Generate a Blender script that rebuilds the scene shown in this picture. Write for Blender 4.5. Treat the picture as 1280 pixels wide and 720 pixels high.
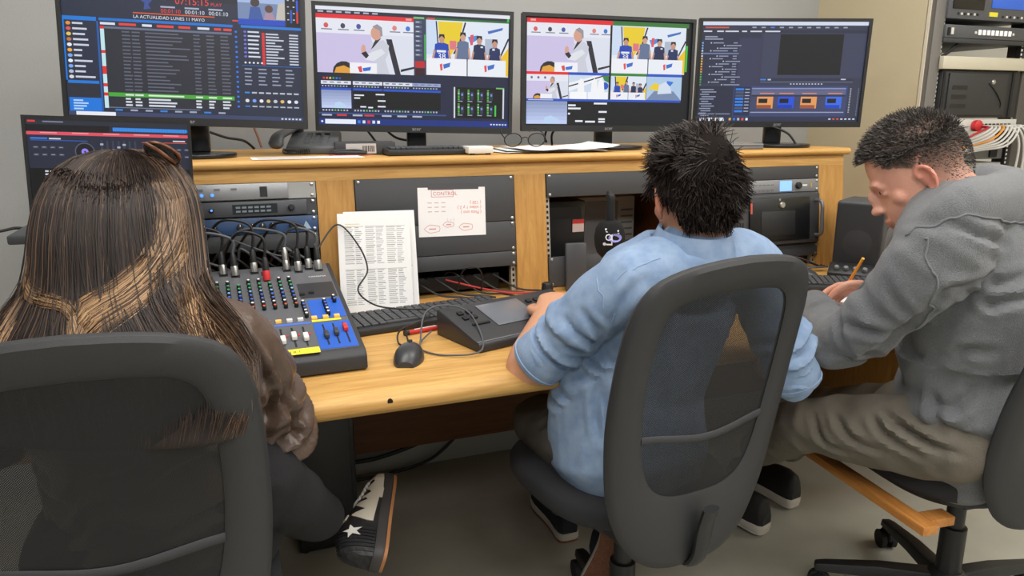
import bpy, bmesh, math, random
from mathutils import Vector, Matrix, Euler, noise
random.seed(7)
R = math.radians
scene = bpy.context.scene
COL = scene.collection
for o in list(bpy.data.objects):
    bpy.data.objects.remove(o)

# ------------------------------------------------------------------ camera
CAM_Z, FPX, YAW = 1.27, 924.0, R(21)
PITCH = math.atan((360 - 141) / FPX)
cam_data = bpy.data.cameras.new('camera')
cam_data.sensor_width = 36.0
cam_data.lens = 36.0 * FPX / 1280.0
cam_data.clip_start = 0.05
cam = bpy.data.objects.new('camera', cam_data)
COL.objects.link(cam)
cam.location = (0, 0, CAM_Z)
cam.rotation_euler = (math.pi / 2 - PITCH, 0, -YAW)
scene.camera = cam

_F = Vector((math.sin(YAW) * math.cos(PITCH), math.cos(YAW) * math.cos(PITCH), -math.sin(PITCH)))
_R = Vector((math.cos(YAW), -math.sin(YAW), 0))
_U = _R.cross(_F)


def at(px, py, d):
    """world point seen at a photo pixel, d metres along the viewing axis"""
    return Vector((0, 0, CAM_Z)) + (_F + _R * ((px - 640) / FPX) + _U * ((360 - py) / FPX)) * d


def at_z(px, py, z):
    q = _F + _R * ((px - 640) / FPX) + _U * ((360 - py) / FPX)
    return Vector((0, 0, CAM_Z)) + q * ((z - CAM_Z) / q.z)


# ------------------------------------------------------------------ light and exposure
scene.view_settings.view_transform = 'Standard'
scene.view_settings.look = 'None'
scene.view_settings.gamma = 1
scene.view_settings.use_curve_mapping = False
scene.view_settings.exposure = 0.0
world = bpy.data.worlds.new('world')
scene.world = world
world.use_nodes = True
world.node_tree.nodes['Background'].inputs[0].default_value = (0.9, 0.95, 1.0, 1)
world.node_tree.nodes['Background'].inputs[1].default_value = 0.3
CEIL = 2.75
LAMPS = [(-0.75, 0.35), (0.75, 0.35), (2.25, 0.35), (0.0, 1.75), (1.5, 1.75), (-0.75, -1.4), (0.75, -1.4), (2.25, -1.4), (3.6, 0.35), (3.6, -1.4)]
for lx, ly in LAMPS:
    ld = bpy.data.lights.new('ceiling_light_glow', 'AREA')
    ld.shape = 'RECTANGLE'
    ld.size, ld.size_y = 1.1, 0.5
    ld.energy = {1.75: 15.5, 0.35: 17.5, -1.4: 26.0}[ly]
    ld.color = (1.0, 0.98, 0.95)
    lo = bpy.data.objects.new('ceiling_light_glow', ld)
    COL.objects.link(lo)
    lo.location = (lx, ly, CEIL - 0.05)


# ------------------------------------------------------------------ materials
def lin(c):
    out = []
    for v in c[:3]:
        v = v / 255.0
        out.append(v / 12.92 if v <= 0.04045 else ((v + 0.055) / 1.055) ** 2.4)
    return tuple(out) + (1.0,)


_MATS = {}


def mat(name, col, rough=0.5, metal=0.0, var=None, bump=None, stretch=(1, 1, 1), emit=0.0, spec=0.5, sheen=0.0, coat=0.0):
    """procedural principled material; var = (scale, second colour), bump = (scale, strength)"""
    if name in _MATS:
        return _MATS[name]
    m = bpy.data.materials.new(name)
    m.use_nodes = True
    nt = m.node_tree
    b = nt.nodes['Principled BSDF']
    b.inputs['Base Color'].default_value = lin(col)
    b.inputs['Roughness'].default_value = rough
    b.inputs['Metallic'].default_value = metal
    b.inputs['Specular IOR Level'].default_value = spec
    if sheen:
        b.inputs['Sheen Weight'].default_value = sheen
    if coat:
        b.inputs['Coat Weight'].default_value = coat
    if emit:
        b.inputs['Emission Color'].default_value = lin(col)
        b.inputs['Emission Strength'].default_value = emit
    if var or bump:
        tc = nt.nodes.new('ShaderNodeTexCoord')
        mp = nt.nodes.new('ShaderNodeMapping')
        mp.inputs['Scale'].default_value = stretch
        nt.links.new(tc.outputs['Object'], mp.inputs[0])
    if var:
        n = nt.nodes.new('ShaderNodeTexNoise')
        n.inputs['Scale'].default_value = var[0]
        n.inputs['Detail'].default_value = 6
        n.inputs['Roughness'].default_value = 0.6
        nt.links.new(mp.outputs[0], n.inputs['Vector'])
        r = nt.nodes.new('ShaderNodeValToRGB')
        r.color_ramp.elements[0].position = 0.3
        r.color_ramp.elements[1].position = 0.7
        r.color_ramp.elements[0].color = lin(col)
        r.color_ramp.elements[1].color = lin(var[1])
        nt.links.new(n.outputs['Fac'], r.inputs[0])
        nt.links.new(r.outputs[0], b.inputs['Base Color'])
    if bump:
        n2 = nt.nodes.new('ShaderNodeTexNoise')
        n2.inputs['Scale'].default_value = bump[0]
        n2.inputs['Detail'].default_value = 4
        nt.links.new(mp.outputs[0], n2.inputs['Vector'])
        bp = nt.nodes.new('ShaderNodeBump')
        bp.inputs['Strength'].default_value = bump[1]
        bp.inputs['Distance'].default_value = 0.01
        nt.links.new(n2.outputs['Fac'], bp.inputs['Height'])
        nt.links.new(bp.outputs[0], b.inputs['Normal'])
    _MATS[name] = m
    return m


def color_attr_mat(name, emit=0.0, rough=0.5, spec=0.5):
    if name in _MATS:
        return _MATS[name]
    m = bpy.data.materials.new(name)
    m.use_nodes = True
    nt = m.node_tree
    b = nt.nodes['Principled BSDF']
    a = nt.nodes.new('ShaderNodeVertexColor')
    a.layer_name = 'col'
    b.inputs['Roughness'].default_value = rough
    b.inputs['Specular IOR Level'].default_value = spec
    if emit:
        b.inputs['Base Color'].default_value = (0.01, 0.01, 0.01, 1)
        nt.links.new(a.outputs[0], b.inputs['Emission Color'])
        b.inputs['Emission Strength'].default_value = emit
    else:
        nt.links.new(a.outputs[0], b.inputs['Base Color'])
    _MATS[name] = m
    return m


def mesh_fabric_mat():
    """woven see-through netting of the chair backs"""
    m = bpy.data.materials.new('chair_netting')
    m.use_nodes = True
    nt = m.node_tree
    b = nt.nodes['Principled BSDF']
    b.inputs['Base Color'].default_value = lin((25, 26, 29))
    b.inputs['Roughness'].default_value = 0.65
    tc = nt.nodes.new('ShaderNodeTexCoord')
    sep = nt.nodes.new('ShaderNodeSeparateXYZ')
    nt.links.new(tc.outputs['Object'], sep.inputs[0])

    def op(kind, a, bb):
        n = nt.nodes.new('ShaderNodeMath')
        n.operation = kind
        for i, q in enumerate((a, bb)):
            if q is None:
                continue
            if isinstance(q, (int, float)):
                n.inputs[i].default_value = q
            else:
                nt.links.new(q, n.inputs[i])
        return n.outputs[0]
    k = 2 * math.pi / 0.0062
    u = op('ADD', sep.outputs['X'], sep.outputs['Z'])
    v = op('SUBTRACT', sep.outputs['X'], sep.outputs['Z'])
    s = op('MULTIPLY', op('SINE', op('MULTIPLY', u, k), None), op('SINE', op('MULTIPLY', v, k), None))
    hole = op('GREATER_THAN', op('ABSOLUTE', s, None), 0.76)
    tr = nt.nodes.new('ShaderNodeBsdfTransparent')
    mx = nt.nodes.new('ShaderNodeMixShader')
    nt.links.new(hole, mx.inputs[0])
    nt.links.new(b.outputs[0], mx.inputs[1])
    nt.links.new(tr.outputs[0], mx.inputs[2])
    nt.links.new(mx.outputs[0], nt.nodes['Material Output'].inputs[0])
    return m


def wood_mat(name, c1, c2, axis=0, rough=0.5):
    m = bpy.data.materials.new(name)
    m.use_nodes = True
    nt = m.node_tree
    b = nt.nodes['Principled BSDF']
    b.inputs['Roughness'].default_value = rough
    tc = nt.nodes.new('ShaderNodeTexCoord')
    mp = nt.nodes.new('ShaderNodeMapping')
    sc = [26, 26, 26]
    sc[axis] = 1.6
    mp.inputs['Scale'].default_value = sc
    nt.links.new(tc.outputs['Object'], mp.inputs[0])
    n = nt.nodes.new('ShaderNodeTexNoise')
    n.inputs['Scale'].default_value = 3.2
    n.inputs['Detail'].default_value = 8
    n.inputs['Roughness'].default_value = 0.65
    n.inputs['Distortion'].default_value = 0.6
    nt.links.new(mp.outputs[0], n.inputs['Vector'])
    r = nt.nodes.new('ShaderNodeValToRGB')
    r.color_ramp.elements[0].position = 0.32
    r.color_ramp.elements[1].position = 0.66
    r.color_ramp.elements[0].color = lin(c1)
    r.color_ramp.elements[1].color = lin(c2)
    nt.links.new(n.outputs['Fac'], r.inputs[0])
    nt.links.new(r.outputs[0], b.inputs['Base Color'])
    bp = nt.nodes.new('ShaderNodeBump')
    bp.inputs['Strength'].default_value = 0.08
    bp.inputs['Distance'].default_value = 0.003
    nt.links.new(n.outputs['Fac'], bp.inputs['Height'])
    nt.links.new(bp.outputs[0], b.inputs['Normal'])
    return m


OAK = wood_mat('oak_veneer', (180, 132, 66), (212, 168, 98), 0)
OAK_V = wood_mat('oak_veneer_upright', (172, 124, 60), (198, 150, 82), 2)
OAK_DARK = wood_mat('brown_laminate', (92, 56, 26), (112, 70, 34), 0, 0.55)
BLACK = mat('black_plastic', (30, 31, 33), 0.42)
BLACK_SOFT = mat('black_rubber', (24, 24, 26), 0.7)
CHAIR_BLACK = mat('chair_plastic', (47, 48, 50), 0.55, bump=(900, 0.15))
CHAIR_FABRIC = mat('chair_upholstery', (40, 41, 45), 0.9, bump=(700, 0.5))
NET = mesh_fabric_mat()
PANEL = mat('rack_panel_paint', (62, 63, 66), 0.5, bump=(600, 0.08))
STEEL = mat('steel', (190, 190, 188), 0.3, 0.9)
SILVER = mat('brushed_aluminium', (150, 152, 155), 0.4, 0.6)
RAIL = mat('rack_rail', (188, 182, 168), 0.45, 0.4)
DKGREY = mat('dark_grey_metal', (58, 60, 64), 0.5)
MIDGREY = mat('mid_grey_plastic', (104, 106, 110), 0.5)
WHITE = mat('white_plastic', (226, 224, 218), 0.45)
PAPER = mat('paper', (232, 231, 230), 0.8)
CABLE = mat('black_cable', (22, 22, 24), 0.5)
CABLE_GREY = mat('grey_cable', (82, 84, 88), 0.5)
CABLE_WHITE = mat('white_cable', (205, 203, 198), 0.5)
CABLE_RED = mat('red_cable', (176, 38, 44), 0.5)
CABLE_BLUE = mat('blue_cable', (86, 128, 176), 0.5)
YELLOW = mat('yellow_tape', (238, 226, 60), 0.6)
RED = mat('red_plastic', (204, 48, 52), 0.45)
BLUE = mat('blue_panel', (36, 92, 190), 0.45)


# ------------------------------------------------------------------ mesh helpers
def cr(pts, sub=6):
    """Catmull-Rom through points (tuples of any length)"""
    P = [tuple(p) for p in pts]
    if len(P) < 3:
        n = len(P)
        if n == 2:
            return [tuple(a + (b - a) * i / sub for a, b in zip(*P)) for i in range(sub + 1)]
        return P
    out = []
    for i in range(len(P) - 1):
        p0 = P[max(i - 1, 0)]
        p1, p2 = P[i], P[i + 1]
        p3 = P[min(i + 2, len(P) - 1)]
        for k in range(sub):
            t = k / sub
            out.append(tuple(0.5 * (2 * b + (c - a) * t + (2 * a - 5 * b + 4 * c - d) * t * t + (3 * b - a - 3 * c + d) * t ** 3)
                             for a, b, c, d in zip(p0, p1, p2, p3)))
    out.append(P[-1])
    return out


class MB:
    def __init__(self, M=None):
        self.v, self.f, self.M = [], [], M

    def add(self, vs, fs):
        n = len(self.v)
        self.v += [Vector(p) for p in vs]
        self.f += [tuple(i + n for i in q) for q in fs]
        return self

    def box(self, c, s, rot=None):
        x, y, z = s[0] / 2, s[1] / 2, s[2] / 2
        vs = [Vector(p) for p in ((-x, -y, -z), (x, -y, -z), (x, y, -z), (-x, y, -z), (-x, -y, z), (x, -y, z), (x, y, z), (-x, y, z))]
        if rot is not None:
            rm = rot if isinstance(rot, Matrix) else Euler(rot).to_matrix()
            vs = [rm @ p for p in vs]
        vs = [p + Vector(c) for p in vs]
        return self.add(vs, [(0, 3, 2, 1), (4, 5, 6, 7), (0, 1, 5, 4), (1, 2, 6, 5), (2, 3, 7, 6), (3, 0, 4, 7)])

    def b2(self, lo, hi):
        return self.box([(a + b) / 2 for a, b in zip(lo, hi)], [b - a for a, b in zip(lo, hi)])

    def tube(self, pts, r, n=8, caps=True, flat=1.0, ref=None):
        P = [Vector(p) for p in pts]
        rs = r if isinstance(r, (list, tuple)) else [r] * len(P)
        vs, fs = [], []
        t0 = (P[1] - P[0]).normalized()
        a = Vector(ref) if ref is not None else (Vector((0, 0, 1)) if abs(t0.z) < 0.9 else Vector((1, 0, 0)))
        for i, p in enumerate(P):
            t = (P[min(i + 1, len(P) - 1)] - P[max(i - 1, 0)])
            t = t.normalized() if t.length > 1e-9 else t0
            if ref is not None:
                a = Vector(ref)
            a = a - t * a.dot(t)
            if a.length < 1e-6:
                a = t.orthogonal()
            a.normalize()
            b = t.cross(a)
            for k in range(n):
                w = 2 * math.pi * k / n
                vs.append(p + a * (math.cos(w) * rs[i] * flat) + b * (math.sin(w) * rs[i]))
        for i in range(len(P) - 1):
            for k in range(n):
                k2 = (k + 1) % n
                fs.append((i * n + k, i * n + k2, (i + 1) * n + k2, (i + 1) * n + k))
        if caps:
            fs.append(tuple(range(n - 1, -1, -1)))
            m = (len(P) - 1) * n
            fs.append(tuple(m + k for k in range(n)))
        return self.add(vs, fs)

    def cyl(self, p0, p1, r0, r1=None, n=16):
        return self.tube([p0, p1], [r0, r0 if r1 is None else r1], n)

    def lathe(self, prof, n=24, M=None):
        vs, fs = [], []
        M = M or Matrix()
        for (r, z) in prof:
            for k in range(n):
                w = 2 * math.pi * k / n
                vs.append(M @ Vector((r * math.cos(w), r * math.sin(w), z)))
        for i in range(len(prof) - 1):
            for k in range(n):
                k2 = (k + 1) % n
                fs.append((i * n + k, i * n + k2, (i + 1) * n + k2, (i + 1) * n + k))
        fs.append(tuple(range(n - 1, -1, -1)))
        m = (len(prof) - 1) * n
        fs.append(tuple(m + k for k in range(n)))
        return self.add(vs, fs)

    def ell(self, c, r, rot=None, nu=20, nv=12):
        vs, fs = [], []
        r = (r, r, r) if isinstance(r, (int, float)) else r
        rm = Matrix.Identity(3) if rot is None else (rot if isinstance(rot, Matrix) else Euler(rot).to_matrix())
        rm = rm.to_3x3()
        c = Vector(c)
        for j in range(1, nv):
            ph = math.pi * j / nv
            for i in range(nu):
                th = 2 * math.pi * i / nu
                vs.append(c + rm @ Vector((r[0] * math.sin(ph) * math.cos(th), r[1] * math.sin(ph) * math.sin(th), r[2] * math.cos(ph))))
        vs.append(c + rm @ Vector((0, 0, r[2])))
        vs.append(c - rm @ Vector((0, 0, r[2])))
        T, B = len(vs) - 2, len(vs) - 1
        for j in range(nv - 2):
            for i in range(nu):
                i2 = (i + 1) % nu
                fs.append((j * nu + i, (j + 1) * nu + i, (j + 1) * nu + i2, j * nu + i2))
        for i in range(nu):
            i2 = (i + 1) % nu
            fs.append((T, i, i2))
            fs.append((B, (nv - 2) * nu + i2, (nv - 2) * nu + i))
        return self.add(vs, fs)

    def prism(self, poly, h0, h1, M=None):
        """polygon in xy, extruded along z, placed by M"""
        M = M or Matrix()
        n = len(poly)
        vs = [M @ Vector((p[0], p[1], h0)) for p in poly] + [M @ Vector((p[0], p[1], h1)) for p in poly]
        fs = [tuple(range(n - 1, -1, -1)), tuple(range(n, 2 * n))]
        fs += [(i, (i + 1) % n, n + (i + 1) % n, n + i) for i in range(n)]
        return self.add(vs, fs)

    def loft(self, pts, ra, rb, ref, n=20, sub=5, cap=True):
        """smooth limb: pts with half-widths ra along ref and rb across it; rounded ends"""
        rows = cr([tuple(p) + (a, b) for p, a, b in zip(pts, ra, rb)], sub)
        P = [Vector(q[:3]) for q in rows]
        A = [max(q[3], 0.001) for q in rows]
        B = [max(q[4], 0.001) for q in rows]
        if cap:
            t = (P[0] - P[1]).normalized()
            m = min(A[0], B[0])
            P = [P[0] + t * m * 0.95, P[0] + t * m * 0.75] + P
            A = [A[0] * 0.25, A[0] * 0.7] + A
            B = [B[0] * 0.25, B[0] * 0.7] + B
            t = (P[-1] - P[-2]).normalized()
            m = min(A[-1], B[-1])
            e = P[-1]
            P += [e + t * m * 0.75, e + t * m * 0.95]
            A += [A[-1] * 0.7, A[-1] * 0.25]
            B += [B[-1] * 0.7, B[-1] * 0.25]
        vs, fs = [], []
        ref = Vector(ref)
        for i, p in enumerate(P):
            t = (P[min(i + 1, len(P) - 1)] - P[max(i - 1, 0)]).normalized()
            a = ref - t * ref.dot(t)
            if a.length < 1e-4:
                a = t.orthogonal()
            a.normalize()
            b = t.cross(a)
            for k in range(n):
                w = 2 * math.pi * k / n
                vs.append(p + a * (math.cos(w) * A[i]) + b * (math.sin(w) * B[i]))
        for i in range(len(P) - 1):
            for k in range(n):
                k2 = (k + 1) % n
                fs.append((i * n + k, i * n + k2, (i + 1) * n + k2, (i + 1) * n + k))
        fs.append(tuple(range(n - 1, -1, -1)))
        m = (len(P) - 1) * n
        fs.append(tuple(m + k for k in range(n)))
        return self.add(vs, fs)

    def mesh(self, name, bevel=0.0, seg=2):
        me = bpy.data.meshes.new(name)
        me.from_pydata([tuple(p) for p in self.v], [], self.f)
        bm = bmesh.new()
        bm.from_mesh(me)
        bmesh.ops.recalc_face_normals(bm, faces=bm.faces)
        if bevel:
            ed = [e for e in bm.edges if len(e.link_faces) == 2 and e.calc_face_angle(0) > 0.6]
            bmesh.ops.bevel(bm, geom=ed, offset=bevel, segments=seg, affect='EDGES', profile=0.5, clamp_overlap=True)
        bm.to_mesh(me)
        bm.free()
        return me

    def build(self, name, m, parent=None, bevel=0.0, seg=2, smooth=None, loc=None, rot=None):
        me = self.mesh(name, bevel, seg)
        return link(name, me, m, parent, True if smooth is None else smooth, loc, rot)


def link(name, me, m, parent=None, smooth=True, loc=None, rot=None):
    if m is not None:
        me.materials.append(m)
    if smooth:
        me.shade_smooth()
        me.set_sharp_from_angle(angle=R(38))
    o = bpy.data.objects.new(name, me)
    COL.objects.link(o)
    if parent is not None:
        o.parent = parent
    if loc is not None:
        o.location = loc
    if rot is not None:
        o.rotation_euler = rot
    return o


def tag(o, label, cat, group=None):
    o['label'] = label
    o['category'] = cat
    if group:
        o['group'] = group
    return o


def thing(name, label, cat, loc=(0, 0, 0), rot=(0, 0, 0), group=None):
    o = bpy.data.objects.new(name, None)
    o.empty_display_size = 0.05
    COL.objects.link(o)
    o.location = loc
    o.rotation_euler = rot
    return tag(o, label, cat, group)


def struct(name, mb, m, bevel=0.0):
    o = mb.build(name, m, None, bevel)
    o['kind'] = 'structure'
    return o


def dup(o, parent=None, loc=None, rot=None):
    c = o.copy()
    COL.objects.link(c)
    c.parent = parent
    if loc is not None:
        c.location = loc
    if rot is not None:
        c.rotation_euler = rot
    return c


def frame_matrix(origin, ydir, zdir):
    """matrix whose local y, z follow the directions given"""
    y = Vector(ydir).normalized()
    z = Vector(zdir)
    z = (z - y * z.dot(y)).normalized()
    x = y.cross(z)
    M = Matrix((x, y, z)).transposed().to_4x4()
    M.translation = Vector(origin)
    return M


_FONT_CACHE = {}


def text_mesh(s, size=1.0, align='LEFT'):
    """(verts 2d, faces) of flat lettering, baseline at 0"""
    key = (s, align)
    if key not in _FONT_CACHE:
        cu = bpy.data.curves.new('lettering', 'FONT')
        cu.body = s
        cu.size = 1.0
        cu.align_x = align
        cu.resolution_u = 2
        o = bpy.data.objects.new('lettering', cu)
        COL.objects.link(o)
        me = o.to_mesh()
        _FONT_CACHE[key] = ([(v.co.x, v.co.y) for v in me.vertices], [tuple(p.vertices) for p in me.polygons])
        o.to_mesh_clear()
        bpy.data.objects.remove(o)
        bpy.data.curves.remove(cu)
    vs, fs = _FONT_CACHE[key]
    return [(x * size, y * size) for x, y in vs], fs


def lettering(name, s, size, m, parent, M, align='CENTER'):
    vs, fs = text_mesh(s, size, align)
    mb = MB()
    mb.add([M @ Vector((x, y, 0)) for x, y in vs], fs)
    me = bpy.data.meshes.new(name)
    me.from_pydata([tuple(p) for p in mb.v], [], mb.f)
    return link(name, me, m, parent, False)


class Print:
    """flat coloured print (screen picture, printed sheet): 0..1 coords, y down"""

    def __init__(self, W, H, step=0.00006):
        self.W, self.H, self.step = W, H, step
        self.items = []
        self.v, self.f, self.c = [], [], []

    def _put(self, pts, faces, col):
        xs = [p[0] for p in pts]
        ys = [p[1] for p in pts]
        bb = (min(xs), max(xs), min(ys), max(ys))
        lay = 0
        for (q, l) in self.items:
            if l >= lay and q[0] < bb[1] - 1e-6 and q[1] > bb[0] + 1e-6 and q[2] < bb[3] - 1e-6 and q[3] > bb[2] + 1e-6:
                lay = l + 1
        self.items.append((bb, lay))
        n = len(self.v)
        for p in pts:
            self.v.append(((p[0] - 0.5) * self.W, -lay * self.step, (0.5 - p[1]) * self.H))
        c = lin(col)
        for q in faces:
            self.f.append(tuple(i + n for i in q))
            self.c.append(c)
        return self

    def rect(self, x, y, w, h, col):
        return self._put([(x, y), (x + w, y), (x + w, y + h), (x, y + h)], [(0, 3, 2, 1)], col)

    def poly(self, pts, col):
        a = sum(pts[i][0] * pts[(i + 1) % len(pts)][1] - pts[(i + 1) % len(pts)][0] * pts[i][1] for i in range(len(pts)))
        idx = list(range(len(pts)))
        return self._put(pts, [tuple(idx if a < 0 else idx[::-1])], col)

    def disc(self, x, y, rx, ry, col, n=14):
        return self.poly([(x + rx * math.cos(2 * math.pi * k / n), y + ry * math.sin(2 * math.pi * k / n)) for k in range(n)], col)

    def line(self, pts, w, col):
        for (x0, y0), (x1, y1) in zip(pts, pts[1:]):
            dx, dy = (x1 - x0) * self.W, (y1 - y0) * self.H
            L = math.hypot(dx, dy) or 1
            ox, oy = -dy / L * w / 2 / self.W, dx / L * w / 2 / self.H
            self.poly([(x0 + ox, y0 + oy), (x1 + ox, y1 + oy), (x1 - ox, y1 - oy), (x0 - ox, y0 - oy)], col)
        return self

    def text(self, x, y, h, s, col, flip=False):
        vs, fs = text_mesh(s, 1.0)
        k = h * self.H / 0.7
        sg = -1 if flip else 1
        return self._put([(x + sg * vx * k / self.W, y - sg * vy * k / self.H) for vx, vy in vs], fs, col)

    def dashes(self, x, y, w, h, rows, col, fill=0.55, rnd=random):
        """rows of unreadable small text"""
        for i in range(rows):
            yy = y + h * (i + 0.28) / rows
            self.rect(x, yy, w * (0.45 + 0.55 * rnd.random()), h / rows * fill, col)
        return self

    def build(self, name, m, parent, loc=None, rot=None):
        me = bpy.data.meshes.new(name)
        me.from_pydata(self.v, [], self.f)
        at_ = me.color_attributes.new('col', 'FLOAT_COLOR', 'CORNER')
        k = 0
        for p, c in zip(me.polygons, self.c):
            for _ in range(p.loop_total):
                at_.data[k].color = c
                k += 1
        return link(name, me, m, parent, False, loc, rot)


SCREEN = color_attr_mat('screen_picture', emit=0.95, rough=0.35, spec=0.3)
PRINTED = color_attr_mat('printed_ink', rough=0.8, spec=0.2)


def cable(name, pts, r, m, label=None, cat='cable', group=None, parent=None, sub=8, n=8):
    o = MB().tube([p[:3] for p in cr(pts, sub)], r, n).build(name, m, parent)
    if label:
        tag(o, label, cat, group)
    return o
# ================================================================== the room
FLOOR_M = mat('grey_vinyl_floor', (160, 158, 146), 0.42, var=(5.0, (174, 171, 158)), bump=(60, 0.05))
WALL_G = mat('grey_wall_paint', (166, 168, 168), 0.85, var=(2.0, (171, 172, 172)), bump=(180, 0.08))
WALL_B = mat('beige_wall_paint', (198, 186, 154), 0.85, var=(1.5, (205, 193, 162)), bump=(120, 0.08))
CEIL_M = mat('ceiling_paint', (225, 224, 220), 0.9)
YB = 2.74
struct('floor', MB().b2((-3.2, -3.0, -0.05), (4.6, YB + 0.1, 0.0)), FLOOR_M)
struct('wall_back', MB().b2((-3.2, YB, 0), (2.50, YB + 0.1, CEIL)), WALL_G)
struct('wall_right', MB().b2((2.50, 2.18, 0), (2.526, YB + 0.1, CEIL)), WALL_B)
struct('wall_alcove', MB().b2((2.526, YB, 0), (4.6, YB + 0.1, CEIL)), mat('white_wall_paint', (214, 212, 206), 0.85))
struct('wall_far_right', MB().b2((4.5, -3.0, 0), (4.6, YB, CEIL)), WALL_B)
struct('wall_left', MB().b2((-3.2, -3.0, 0), (-3.1, YB, CEIL)), WALL_G)
struct('wall_front', MB().b2((-3.1, -3.0, 0), (4.5, -2.9, CEIL)), WALL_G)
struct('ceiling', MB().b2((-3.2, -3.0, CEIL), (4.6, YB + 0.1, CEIL + 0.05)), CEIL_M)
LAMP_GLOW = mat('lamp_diffuser', (255, 252, 244), 0.5, emit=1.0)
for i, (lx, ly) in enumerate(LAMPS):
    t = thing('ceiling_light', 'flat white ceiling light panel above the room', 'ceiling light', (lx, ly, CEIL), group='ceiling light panels')
    MB().b2((-0.6, -0.3, -0.03), (0.6, 0.3, 0)).build('lamp_frame', WHITE, t, 0.004)
    MB().b2((-0.56, -0.26, -0.036), (0.56, 0.26, -0.0305)).build('diffuser', LAMP_GLOW, t)

# ================================================================== console: desk and hutch
HY, HZ, TILT = 2.0, 0.74, R(6)
XL, XR, DXR = -0.345, 2.03, 2.40
DY0 = 1.345


def rounded_slab(x0, x1, y0, y1, z0, z1, r):
    """board whose front edge (y0) is rounded over"""
    prof = []
    for k in range(9):
        a = -math.pi / 2 - math.pi * k / 8 * 0.999
        prof.append((y0 + r + r * math.cos(a) * 1.0, (z0 + z1) / 2 + (z1 - z0) / 2 * -math.sin(a) * -1))
    prof = [(y0 + r - r * math.sin(math.pi * k / 8), (z0 + z1) / 2 - (z1 - z0) / 2 * math.cos(math.pi * k / 8)) for k in range(9)]
    prof += [(y1, z1), (y1, z0)]
    M = Matrix(((0, 0, 1, 0), (1, 0, 0, 0), (0, 1, 0, 0), (0, 0, 0, 1)))
    return MB().prism(prof, x0, x1, M)


desk = thing('console_desk', 'long oak control desk with a thick rounded front edge', 'desk', (0.8, 1.7, 0))


def in_desk(mb):
    off = Vector((0.8, 1.7, 0))
    mb.v = [p - off for p in mb.v]
    return mb


in_desk(rounded_slab(-0.42, DXR, DY0, 2.62, 0.690, 0.74, 0.034)).build('worktop', OAK, desk)
in_desk(MB().b2((0.02, 2.375, 0.125), (DXR, 2.395, 0.689))).build('modesty_panel', OAK_DARK, desk)
for x in (-0.40, DXR - 0.04):
    in_desk(MB().b2((x, 1.62, 0.0), (x + 0.035, 2.60, 0.689))).build('end_panel', OAK_V, desk, 0.002)
in_desk(MB().b2((1.25, 1.90, 0.0), (1.285, 2.37, 0.689))).build('middle_panel', OAK_DARK, desk, 0.002)
p_ = at_z(481, 490.5, 0.722)
in_desk(MB().cyl((p_.x, DY0 + 0.001, 0.722), (p_.x, DY0 + 0.012, 0.722), 0.0055, n=14)).build('screw_hole', mat('hole_dark', (30, 20, 12), 0.9), desk)

struct('baseboard_back', MB().b2((-0.38, 2.47, 0.0), (DXR - 0.05, 2.50, 0.15)), mat('plinth_grey', (168, 166, 160), 0.6), 0.004)

TILTROT = (-TILT, 0, 0)
tm = Euler(TILTROT).to_matrix()


def hp(x, w, d=0.0):
    """world point on the sloping hutch face: x across, w up the slope, d in front of it"""
    return Vector((0, HY, HZ)) + tm @ Vector((x, -d, w))


BAY = [-0.245, 0.321, 0.887, 1.453]
BW = 0.467
WT = 0.3555
hut = thing('console_hutch', 'oak raised hutch with four equipment bays along the back of the desk', 'hutch', (0.84, HY, HZ))


def in_hut(mb):
    off = Vector((0.84, HY, HZ))
    mb.v = [p - off for p in mb.v]
    return mb


def face_box(x0, x1, w0, w1, d0, d1):
    mb = MB()
    vs = [hp(x, w, d) for w in (w0, w1) for (x, d) in ((x0, d0), (x1, d0), (x1, d1), (x0, d1))]
    return mb.add(vs, [(0, 3, 2, 1), (4, 5, 6, 7), (0, 1, 5, 4), (1, 2, 6, 5), (2, 3, 7, 6), (3, 0, 4, 7)])


posts = [(XL, BAY[0]), (BAY[0] + BW, BAY[1]), (BAY[1] + BW, BAY[2]), (BAY[2] + BW, BAY[3]), (BAY[3] + BW, XR)]
for a, b in posts:
    in_hut(face_box(a, b, 0.0, WT, -0.03, 0.0)).build('post', OAK_V, hut)
in_hut(face_box(XL, XR, WT, 0.3895, -0.03, 0.0)).build('top_rail', OAK, hut)
in_hut(face_box(XL, XR, 0.0, 0.012, -0.30, -0.001)).build('sill', OAK, hut)
sl = rounded_slab(XL - 0.012, XR + 0.012, HY + 0.02, 2.655, 1.1285, 1.1515, 0.012)
in_hut(sl).build('top_shelf', OAK, hut)
for x in (XL, XR - 0.022):
    in_hut(MB().add([(x, 2.035, HZ + 0.001), (x + 0.022, 2.035, HZ + 0.001), (x + 0.022, 2.63, HZ + 0.001), (x, 2.63, HZ + 0.001),
                     (x, 2.072, 1.128), (x + 0.022, 2.072, 1.128), (x + 0.022, 2.63, 1.128), (x, 2.63, 1.128)],
                    [(0, 3, 2, 1), (4, 5, 6, 7), (0, 1, 5, 4), (1, 2, 6, 5), (2, 3, 7, 6), (3, 0, 4, 7)])).build('side_panel', OAK_V, hut)
for x in (BAY[0] + BW + 0.04, BAY[1] + BW + 0.04, BAY[2] + BW + 0.04):
    in_hut(MB().b2((x, 2.075, HZ + 0.001), (x + 0.018, 2.62, 1.128))).build('divider', OAK_DARK, hut)
in_hut(MB().b2((XL + 0.03, 2.632, HZ + 0.001), (1.36, 2.645, 1.128))).build('back_panel', OAK_DARK, hut)
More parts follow.
